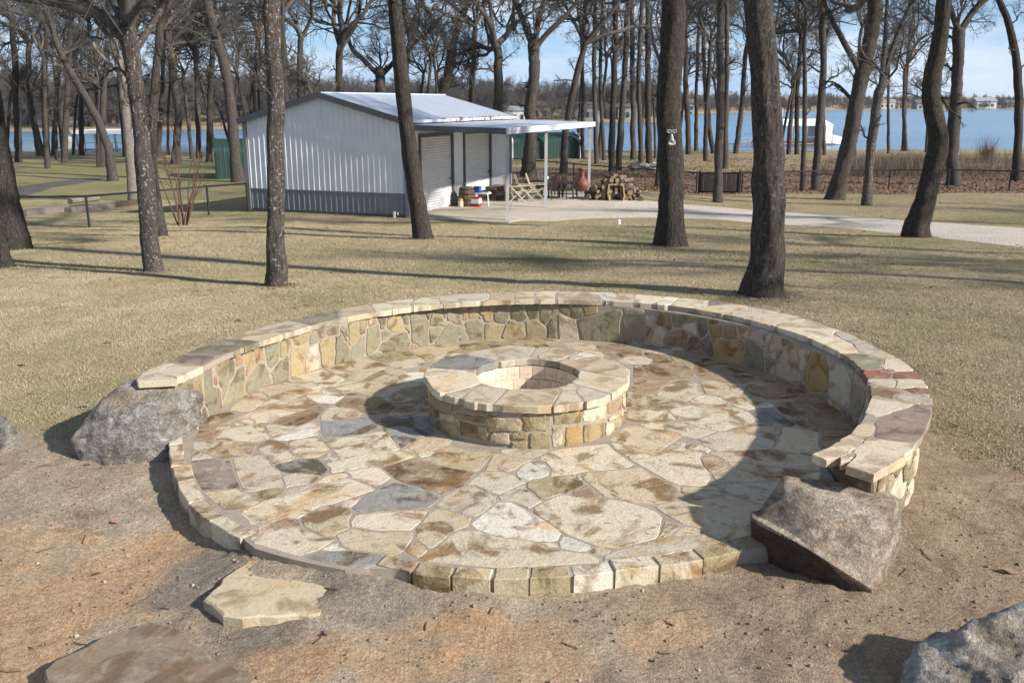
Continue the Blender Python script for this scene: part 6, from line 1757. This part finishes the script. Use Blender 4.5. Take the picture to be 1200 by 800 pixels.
T('dark oak standing behind the left corner of the white garage', [(280, 213, 16), (277, 180, 13), (272, 130, 12), (265, 85, 12), (254, 45, 11), (243, 5, 10)], M_BARK, 4, 1.0, seed=21, sides=12)
T('twisting oak between the shrub and the green shed', [(206, 192, 11), (208, 160, 9), (209, 130, 9), (203, 95, 9), (199, 60, 8)], M_BARK, 2, .5, seed=22, sides=12)
T('oak with an S-shaped trunk rising above the white roof', [(516, 178, 16), (514, 140, 14), (517, 112, 13), (526, 80, 12), (530, 55, 12)], M_BARKD, 0, .3, seed=23, sides=12, limbs=([(528, 62, 8, 0), (516, 35, 7, 0), (500, 12, 6, 0), (488, -6, 6, 0)], [(529, 62, 8, 0), (538, 30, 8, 0), (548, 5, 7, 0)]), cs=.5)
T('wide branching oak rising above the middle of the white roof', [(446, 178, 16), (446, 130, 13), (446, 100, 12), (445, 84, 12)], M_BARK, 2, .2, seed=24, sides=12, limbs=([(445, 90, 7, 0), (428, 72, 6, 0), (412, 58, 6, 0), (404, 30, 5, 0)], [(446, 90, 7, 0), (462, 72, 6, 0), (478, 58, 5, 0), (492, 46, 4, 0)]), cs=.75)
GRP = 'bare oaks of the grove by the lake'
GL = 'slender bare oak of the grove between the wire fence and the lake'
mid = [(699, 192, 6, 697, 10), (708, 188, 5, 706, 5), (717, 201, 8, 721, 0), (725, 200, 8, 735, 20), (742, 187, 7, 741, 5), (752, 192, 6, 752, 0), (761, 193, 8, 759, 5), (771, 219, 8, 777, 90),
       (807, 181, 7, 804, 20), (816, 177, 5, 819, 30), (827, 189, 6, 832, 60), (836, 180, 6, 823, 40), (850, 198, 7, 852, 10), (862, 180, 7, 874, 60), (683, 186, 5, 681, 30), (676, 180, 5, 686, 20),
       (47, 183, 8, 33, 60), (55, 185, 8, 54, 40), (96, 182, 7, 95, 120), (117, 182, 6, 112, 60), (62, 182, 5, 70, 70), (924, 181, 6, 931, 90), (934, 181, 6, 938, 50), (966, 182, 5, 968, 40), (1001, 183, 5, 1008, 40),
       (1041, 180, 4, 1042, 60), (1058, 177, 5, 1064, 60), (1062, 177, 5, 1060, 80), (1085, 179, 4, 1086, 120), (584, 190, 13, 583, 60), (398, 183, 11, 398, 60), (357, 186, 9, 352, 50), (233, 186, 7, 229, 60), (300, 184, 9, 303, 40),
       (338, 190, 10, 330, 20), (548, 180, 8, 556, 40), (470, 182, 8, 478, 60), (120, 196, 8, 128, 20), (22, 190, 9, 14, 30), (75, 192, 8, 84, 30), (163, 188, 7, 158, 50), (185, 184, 6, 192, 60), (245, 190, 8, 250, 50), (900, 184, 6, 903, 50), (785, 184, 6, 781, 60)]
def oak_label(dx, dy, k, grove):
    a = dx / max(dy, 1.0)
    lean = 'upright' if abs(a) < .045 else ('left leaning' if a < 0 else 'right leaning')
    bark = 'dark barked' if k % 4 == 2 else 'grey barked'
    lv = ' with rusty clinging leaves' if k % 6 == 4 else (' with a few clinging leaves' if k % 6 == 2 else '')
    where = 'in the grove between the wire fence and the lake' if grove else 'in the wood behind the garage and left fence'
    return lean + ' ' + bark + ' oak' + lv + ' ' + (where if not lv else ('in the lakeside grove' if grove else 'behind the garage and left fence'))
r_ = np.random.default_rng(9)
for k, (x, y, w, x2, y2) in enumerate(mid):
    xm = (x + x2) / 2 + r_.normal(0, 2)
    grove = 600 < x < 1200
    T(oak_label(x2 - x, y - y2, k, grove), [(x, y, w), (xm, (y + y2) / 2, w * .85), (x2, y2, w * .78)], (M_BARK, M_BARK, M_BARKD, M_BARK)[k % 4], k % 6, r_.uniform(.1, 1.0), seed=50 + k, sides=8, rough=.2, branches=5,
      group=GRP if grove else 'bare oaks of the left wood')
# more of the wood further back, along the shore
for k in range(40):
    for _ in range(40):
        px = r_.uniform(-40, 1010) if k % 3 else r_.uniform(-40, 560); Y = r_.uniform(60, 90)
        X = (px - 600) / FPX * Y
        if G(X, Y) > LAKE_Z + .25 and not (560 < px < 700 and Y < 75): break
    h = r_.uniform(4.5, 8); z0 = gz(X, Y); b = np.array([X, Y, z0])
    def prj(P):
        c, s = math.cos(PITCH), math.sin(PITCH); yy = P[2] - CAM_H
        dep = P[1] * c - yy * s; return 600 + FPX * P[0] / dep, 400 - FPX * (P[1] * s + yy * c) / dep
    w = r_.uniform(.2, .36) / Y * FPX; ln = r_.normal(0, .7)
    q0 = prj(b); q1 = prj(b + (ln * .4, 0, h * .5)); q2 = prj(b + (ln, 0, h))
    left = px < 600
    T(oak_label(q2[0] - q0[0], q0[1] - q2[1], k * 4 + 1, not left), [(*q0, w), (*q1, w * .85), (*q2, w * .7)], M_BARK, k % 6, .3, seed=200 + k, sides=7, rough=.2, branches=4, base=b, group='bare oaks of the left wood' if left else GRP)
# oaks off to the right of the picture: their shade stripes the lawn
for k, (X, Y, hh, w) in enumerate(((13.5, 11.5, 4.5, .36), (17, 15.5, 5, .34),  (20, 11.0, 5.5, .36), (27, 14.5, 5, .36), (19, 24, 5, .33), (29, 26, 5, .34))):
    b = np.array([X, Y, gz(X, Y)]); q0, q2 = prj(b), prj(b + (r_.normal(0, .3), 0, hh)); wp_ = w / (Y * .967 + .5) * FPX
    T('bare oak on the open lawn toward the sun', [(*q0, wp_), ((q0[0] + q2[0]) / 2, (q0[1] + q2[1]) / 2, wp_ * .85), (*q2, wp_ * .75)], M_BARK, k % 4, .4, seed=400 + k, sides=10, branches=3, base=b, group='oaks on the open lawn')

# healed knot on the nearest trunk, bare earth rings at the feet of the lawn oaks
_ny = NEAR_OAK.location[1] - .20; kc = at_y(895, 40, _ny); kn = MB()
for j in range(14):
    a0, a1 = 2 * math.pi * j / 14, 2 * math.pi * (j + 1) / 14
    kn.bar(kc + (.062 * math.cos(a0), 0, .07 * math.sin(a0)), kc + (.062 * math.cos(a1), 0, .07 * math.sin(a1)), .05, .05, 6)
kn.build('knot', M_BARK, NEAR_OAK, smooth=True)
# face ornament on the thick dark oak
M_FACE = plain('cast_stone', (.50, .49, .47), .8, 0, .2, 20, .2)
fb = np.array(FACE_TREE.location); fy = fb[1] - .385
def fpt(px, py): return at_y(px, py, fy)
fo = thing('face_ornament', 'grey stone eyes, nose and mouth mounted on the thick dark oak', 'ornament', fpt(787, 170))
def fdisc(c, ro, ri, name, par, d=.05):
    n_ = 16; m = MB(); v = []
    for rr, yy in ((ro, 0.10), (ro, -d * .4), ((ro + ri) / 2, -d), (ri, -d * .5), (ri, 0.10)):
        v += [c + np.array([rr * math.cos(2 * math.pi * k / n_), yy, rr * .9 * math.sin(2 * math.pi * k / n_)]) for k in range(n_)]
    m.add(v, [(a * n_ + k, a * n_ + (k + 1) % n_, (a + 1) * n_ + (k + 1) % n_, (a + 1) * n_ + k) for a in range(4) for k in range(n_)]); return m.build(name, M_FACE, par)
for px in (784.4, 790.6):
    c = fpt(px, 154); e = fdisc(c, .044, .028, 'eye', fo, .035)
    m = MB(); n_ = 10
    m.lathe((0, 0, 0), [(.002, .022), (.012, .018), (.02, .004), (.022, -.06)], n_); m.v = [(c[0] + x, c[1] - z, c[2] + y) for x, y, z in m.v]; m.build('pupil', M_FACE, e)
a, b = fpt(787.3, 156), fpt(787.2, 162.5)
m = MB(); m.bar(a + (0, .03, 0), b + (0, -.02, 0), .035, .06, 8, .065); m.lathe(b + (0, -.02, -.015), [(.012, -.03), (.04, -.02), (.044, 0), (.034, .02), (.012, .03)], 12); m.build('nose', M_FACE, fo)
c = fpt(787.2, 167); mo = MB(); n_ = 14
pts = [c + np.array([.055 * math.cos(2 * math.pi * k / n_), -.01, .036 * math.sin(2 * math.pi * k / n_) - (.014 if math.sin(2 * math.pi * k / n_) < 0 else -.0) * abs(math.cos(2 * math.pi * k / n_))]) for k in range(n_)]
for k in range(n_): mo.bar(pts[k], pts[(k + 1) % n_], .026, .05, 6)
mo.build('mouth', M_FACE, fo)

# ------------------------------------------------------------------ shrub, brush, far woods
M_STEM = plain('red_stem', (.13, .065, .045), .8)
p = on_ground(214, 264); p[2] = gz(p[0], p[1])
sh = thing('shrub', 'bare multi-stemmed reddish shrub by the left wire fence', 'shrub', p)
r_ = np.random.default_rng(55)
for k in range(11):
    a = r_.uniform(0, 6.28); lean = r_.uniform(.05, .42); L_ = r_.uniform(2.2, 3.4); K = 9
    cur = np.array([math.cos(a) * lean, math.sin(a) * lean * .6, 1.0]); q = p + np.array([math.cos(a) * .12, math.sin(a) * .1, -.05]); pts = [q]
    for j in range(K - 1):
        cur = cur + r_.normal(0, .09, 3); cur /= np.linalg.norm(cur); pts.append(pts[-1] + cur * L_ / (K - 1))
    P0 = np.array(pts)[None]; R0 = np.linspace(.024, .006, K)[None]
    P1, R1 = sprout(P0, R0, 7, .35, 1, .28, (.4, 1.0), 4, .2, .05, r_, minr=.004); P2, R2 = sprout(P1, R1, 3, .3, 1, .5, (.4, 1.), 3, .2, .03, r_, minr=.003)
    V, F = join([tubes(P0, R0, 6), tubes(P1, R1, 3), tubes(P2, R2, 3)]); part('stem', V, F, M_STEM, sh)
def slivers(B, H, W, r, lean=.35):
    n = len(B); a = r.uniform(0, 6.28, n); d = np.stack([r.normal(0, lean, n), r.normal(0, lean, n), np.ones(n)], 1); d /= np.linalg.norm(d, axis=1)[:, None]
    e = np.stack([np.cos(a), np.sin(a), np.zeros(n)], 1) * (W * .5)[:, None] if np.ndim(W) else np.stack([np.cos(a), np.sin(a), np.zeros(n)], 1) * W * .5
    V = np.stack([B - e, B + e, B + d * H[:, None]], 1); return V.reshape(-1, 3), np.arange(3 * n).reshape(-1, 3)
M_BRUSH = plain('dry_brush', (.15, .112, .078), .9, 0, .4, .8)
B = []
for k in range(80):
    px, py = (r_.uniform(985, 1230), r_.uniform(186, 209)) if k < 45 else (r_.uniform(985, 1110), r_.uniform(190, 206)); c = on_ground(px, py)
    n_ = 110; q = c[:2] + r_.normal(0, 1, (n_, 2)) * (1.1, .7); B.append(np.column_stack([q, [gz(x, y) - .03 for x, y in q]]))
B = np.concatenate(B); V, F = slivers(B, r_.uniform(.4, 1.5, len(B)), .022, r_, .5)
tag(part('shore_brush', V, F, M_BRUSH), 'tangle of dry brown brush along the bank beyond the fence', kind='stuff')
p = on_ground(1156, 187); p[2] = gz(p[0], p[1])
sb = thing('dry_bush', 'rusty brown dry bush standing up out of the bank', 'bush', p)
q = np.column_stack([p[0] + r_.normal(0, .25, 260), p[1] + r_.normal(0, .25, 260), np.full(260, p[2])]); V, F = slivers(q, r_.uniform(.8, 2.4, 260), .03, r_, .35); part('stems', V, F, M_STEM, sb)
# ------------------------------------------------------------------ leaves, pebbles, grass
r_ = np.random.default_rng(90)
X = r_.uniform(-2, 40, 60000); Y = r_.uniform(40, 78, 60000); k_ = (leaf_mask(X, Y) > r_.random(60000) * .9) & (np.abs(X / Y) < .62)
X, Y = X[k_], Y[k_]
V, F = leaf_scatter(np.column_stack([X, Y, [gz(a, b) for a, b in zip(X, Y)]]), .11, r_)
tag(part('leaf_litter', V, F, M_LEAF), 'reddish brown oak leaf litter under the trees beyond the fence', kind='stuff')
X = r_.uniform(-16, 16, 900); Y = r_.uniform(2.6, 30, 900)
rr = np.hypot(X - PC[0], Y - PC[1]); k_ = rr > 2.95; X, Y = X[k_], Y[k_]
V, F = leaf_scatter(np.column_stack([X, Y, [gz(a, b) for a, b in zip(X, Y)]]), .075, r_, .35)
tag(part('fallen_leaves', V, F, M_LEAF), 'scattered single brown leaves on the lawn and dirt', kind='stuff')
# leaf mould gathered round the feet of the lawn oaks
_P = []
for bx_, by_, rr_ in [on_ground(x, y)[:2].tolist() + [w] for x, y, w in ((785, 288, .55), (893, 347, .5), (1075, 278, .5), (325, 336, .35), (498, 280, .4), (178, 318, .35))]:
    a = r_.uniform(0, 6.28, 260); q = rr_ * (.35 + .75 * np.abs(r_.normal(0, .6, 260))); _P.append(np.column_stack([bx_ + q * np.cos(a), by_ + q * np.sin(a)]))
_P = np.concatenate(_P)
V, F = leaf_scatter(np.column_stack([_P, [gz(a, b) for a, b in _P]]), .05, r_, .3)
tag(part('fallen_leaves', V, F, M_LEAF), 'brown leaf mould gathered around the feet of the lawn oaks', kind='stuff')
# pebbles and clods on the dirt
ico = bmesh.new(); bmesh.ops.create_icosphere(ico, subdivisions=1, radius=1); ico.verts.index_update()
IV = np.array([v.co for v in ico.verts]); IF = np.array([[v.index for v in f.verts] for f in ico.faces]); ico.free()
def pebbles(n, size, mat, name, label, seed, pw=2.2):
    r = np.random.default_rng(seed); X = r.uniform(-4.6, 4.6, n * 3); Y = r.uniform(2.3, 6.6, n * 3)
    t = np.arctan2(X - PC[0], Y - PC[1]); rr = np.hypot(X - PC[0], Y - PC[1])
    out = np.where(np.abs(t) < WR, cv(_co, t), Rfront(t)) + .03
    dm = dirt_mask(X, Y); cl = fbm(X, Y, 1.8, 3, 33.)
    k = (rr > out) & (dm > .4) & (cl > .38 + .25 * r.random(n * 3)); X, Y = X[k][:n], Y[k][:n]; n = len(X)
    s = size * (.35 + r.random(n) ** pw * 1.6)
    P = IV[None] * s[:, None, None] * r.uniform(.6, 1.3, (n, 1, 3)) * (1 + r.normal(0, .16, (n, 12, 1))) * (1, 1, .7)
    P = P + np.column_stack([X, Y, [gz(a, b) for a, b in zip(X, Y)]])[:, None, :] + np.array([0, 0, 1]) * (s * .25)[:, None, None]
    F = (IF[None] + (np.arange(n) * 12)[:, None, None]).reshape(-1, 3)
    return tag(part(name, P.reshape(-1, 3), F, mat), label, kind='stuff')
M_CLOD = plain('clod', (.25, .175, .12), .95, 0, .3, 3); M_PEB = plain('pebble', (.42, .36, .30), .9, 0, .3, 3)
pebbles(5200, .006, M_CLOD, 'dirt_clods', 'small crumbs of brown earth strewn over the bare dirt', 5, 3.0)
pebbles(200, .008, M_PEB, 'pebbles', 'pale stone chips strewn over the bare dirt', 6)
# twigs on the dirt
n = 120; X = r_.uniform(-4.2, 4.2, n); Y = r_.uniform(2.4, 6.4, n); t = np.arctan2(X - PC[0], Y - PC[1]); rr = np.hypot(X - PC[0], Y - PC[1])
k_ = (rr > np.where(np.abs(t) < WR, cv(_co, t), Rfront(t)) + .08); X, Y = X[k_], Y[k_]
a = r_.uniform(0, 6.28, len(X)); L_ = r_.uniform(.03, .13, len(X)); P = []
for x, y, an, l in zip(X, Y, a, L_):
    pts = [(x + math.cos(an) * l * s + r_.normal(0, .004), y + math.sin(an) * l * s + r_.normal(0, .004)) for s in (-.5, 0, .5)]; P.append([(u, w, gz(u, w) + .006) for u, w in pts])
V, F = tubes(np.array(P), np.full((len(P), 3), .0032), 4); tag(part('twigs', V, F, M_STEM), 'dry twigs and bark bits scattered on the dirt', kind='stuff')

# grass: tufts of dormant blades, scattered by geometry nodes over the lawn
def grass_mat():
    k = NT('grass_blade'); oi = k.n('ShaderNodeObjectInfo'); v = k.coord(False, kind='Generated')
    geo = k.n('ShaderNodeNewGeometry'); n = k.noise(geo.outputs['Position'], .45, 4, .6); n2 = k.noise(geo.outputs['Position'], 55, 3, .6); n3 = k.noise(geo.outputs['Position'], 2.2, 4, .6)
    c = k.mix(k.ramp(n2, .3, .72), (.30, .24, .145), (.62, .52, .36))
    g = k.math('MULTIPLY', k.ramp(n, .44, .62), k.ramp(n3, .3, .6))
    c = k.mix(k.math('MULTIPLY', g, .55), c, k.mix(k.ramp(n2, .35, .65), (.11, .13, .04), (.27, .26, .11)))
    k.color(c); k.set(Roughness=.8); k.b.inputs['Specular IOR Level'].default_value = .2
    return k.m
M_GRASS = grass_mat()
def tuft(seed, n, rad, h):
    r = np.random.default_rng(seed); a = r.uniform(0, 6.28, n); q = rad * np.sqrt(r.random(n)); B = np.column_stack([q * np.cos(a), q * np.sin(a), np.full(n, -.004)])
    V, F = slivers(B, r.uniform(.5, 1.2, n) * h, .006, r, 1.1)
    me = np_mesh('grass_tuft', V, F); me.materials.append(M_GRASS); return bpy.data.objects.new('grass_tuft', me)
def scatter(name, label, P, S, src, seed):
    me = bpy.data.meshes.new(name); me.vertices.add(len(P)); me.vertices.foreach_set('co', np.asarray(P, np.float32).ravel())
    at = me.attributes.new('sc', 'FLOAT', 'POINT'); at.data.foreach_set('value', np.asarray(S, np.float32))
    o = bpy.data.objects.new(name, me); COL.objects.link(o)
    ng = bpy.data.node_groups.new(name, 'GeometryNodeTree')
    ng.interface.new_socket('Geometry', in_out='INPUT', socket_type='NodeSocketGeometry'); ng.interface.new_socket('Geometry', in_out='OUTPUT', socket_type='NodeSocketGeometry')
    N = ng.nodes.new; gi = N('NodeGroupInput'); go = N('NodeGroupOutput'); ip = N('GeometryNodeInstanceOnPoints'); ob = N('GeometryNodeObjectInfo'); ob.inputs['Object'].default_value = src
    rv = N('FunctionNodeRandomValue'); rv.data_type = 'FLOAT_VECTOR'; rv.inputs['Min'].default_value = (0, 0, 0); rv.inputs['Max'].default_value = (0, 0, 6.283); rv.inputs['Seed'].default_value = seed
    na = N('GeometryNodeInputNamedAttribute'); na.data_type = 'FLOAT'; na.inputs['Name'].default_value = 'sc'
    er = N('FunctionNodeEulerToRotation') if hasattr(bpy.types, 'FunctionNodeEulerToRotation') else None
    L = ng.links.new; L(gi.outputs[0], ip.inputs['Points']); L(ob.outputs['Geometry'], ip.inputs['Instance'])
    if er: L(rv.outputs[0], er.inputs[0]); L(er.outputs[0], ip.inputs['Rotation'])
    else: L(rv.outputs[0], ip.inputs['Rotation'])
    L(na.outputs[0], ip.inputs['Scale']); L(ip.outputs[0], go.inputs[0])
    md = o.modifiers.new('scatter', 'NODES'); md.node_group = ng
    return tag(o, label, kind='stuff')
r_ = np.random.default_rng(123)
def lawn_pts(n, y0, y1):
    Y = np.sqrt(r_.uniform(y0 ** 2, y1 ** 2, n)); X = r_.uniform(-.62, .62, n) * (Y + .6)
    t = np.arctan2(X - PC[0], Y - PC[1]); rr = np.hypot(X - PC[0], Y - PC[1])
    k = (rr > cv(_co, t) + .10) & (dirt_mask(X, Y) < r_.random(n) * .75)
    bl = np.stack([X - B1[0], Y - B1[1]], 1); A = bl @ bw[:2]; Bq = bl @ bu[:2]
    k &= ~((A > -AW - .6) & (A < BW + .1) & (Bq > -.25) & (Bq < 9.5))
    X, Y = X[k], Y[k]
    return X, Y
def on_drive(x, y):
    c, s = math.cos(PITCH), math.sin(PITCH); yy = G(x, y) - CAM_H; dep = y * c - yy * s; px = 600 + FPX * x / dep; py = 400 - FPX * (y * s + yy * c) / dep
    up = np.interp(px, [594, 640, 700, 760, 830, 900, 1000, 1100, 1260], [233, 233, 229, 234, 241, 247, 253, 260, 270]); lo = np.interp(px, [594, 640, 700, 760, 830, 900, 1000, 1100, 1260], [262, 262, 259, 257, 258, 263, 270, 280, 300])
    return (px > 590) & (py > up - .6) & (py < lo + .6)
X, Y = lawn_pts(15000, 4.5, 15); Z = np.array([gz(a, b) for a, b in zip(X, Y)])
scatter('lawn_grass', 'short dormant straw coloured grass on the lawn around the patio', np.column_stack([X, Y, Z]), r_.uniform(.7, 1.25, len(X)), tuft(1, 130, .15, .030), 1)
X, Y = lawn_pts(17000, 15, 40); k_ = ~on_drive(X, Y); X, Y = X[k_], Y[k_]; Z = np.array([gz(a, b) for a, b in zip(X, Y)])
scatter('lawn_grass', 'short dormant grass on the lawn toward the garage and driveway', np.column_stack([X, Y, Z]), r_.uniform(.8, 1.3, len(X)), tuft(2, 120, .26, .042), 2)

# ------------------------------------------------------------------ leafless woods beyond the water, one mass each
def far_tree(ci):
    cm = CROWNS[ci]; n_ = len(cm.vertices); co = np.zeros(n_ * 3, np.float32); cm.vertices.foreach_get('co', co); V = co.reshape(-1, 3) + (0, 0, 1.7)
    idx = np.zeros(len(cm.loops), np.int32); cm.loops.foreach_get('vertex_index', idx)
    t = np.array([[[0, 0, -.4], [.05, .02, .8], [0, 0, 1.8]]]); v2, f2 = tubes(t, np.array([[.17, .14, .12]]), 7)
    me = np_mesh('far_tree', np.concatenate([V, v2]), np.concatenate([idx.reshape(-1, 4), f2 + n_])); me.materials.append(M_TWIG)
    return bpy.data.objects.new('far_tree', me)
def far_woods(n, pxr, back, label, seed, ci, sc):
    r = np.random.default_rng(seed); px = r.uniform(*pxr, n); Y = np.interp(px, _SPX, _SD) + 4 + back * r.random(n) ** 1.2; X = (px - 600) / FPX * Y * .97
    P = np.column_stack([X, Y, [gz(a, b) for a, b in zip(X, Y)]])
    return scatter('far_woods', label, P, r.uniform(*sc, n) * (.75 + .5 * fbm(X, Y, .03, 3, seed)), far_tree(ci), seed)
far_woods(330, (-150, 792), 60, 'leafless wood on the nearer far shore behind the garage', 71, 0, (.8, 1.35))
far_woods(330, (-150, 792), 60, 'leafless rounded oaks mixed into the wood behind the garage', 72, 3, (.8, 1.35))
far_woods(650, (780, 1330), 70, 'low leafless wood along the distant right shore of the lake', 73, 2, (.55, .95))

# ------------------------------------------------------------------ thin winter haze over the lake
k = bpy.data.materials.new('haze'); k.use_nodes = True; k.node_tree.nodes.clear()
ho = k.node_tree.nodes.new('ShaderNodeOutputMaterial'); hv = k.node_tree.nodes.new('ShaderNodeVolumePrincipled')
hv.inputs['Color'].default_value = (.86, .91, 1.0, 1); hv.inputs['Density'].default_value = .0001
k.node_tree.links.new(hv.outputs['Volume'], ho.inputs['Volume'])
tag(MB().box((0, 1250, 10), (5200, 2760, 40)).build('haze', k), 'thin pale haze over the lake', kind='stuff')
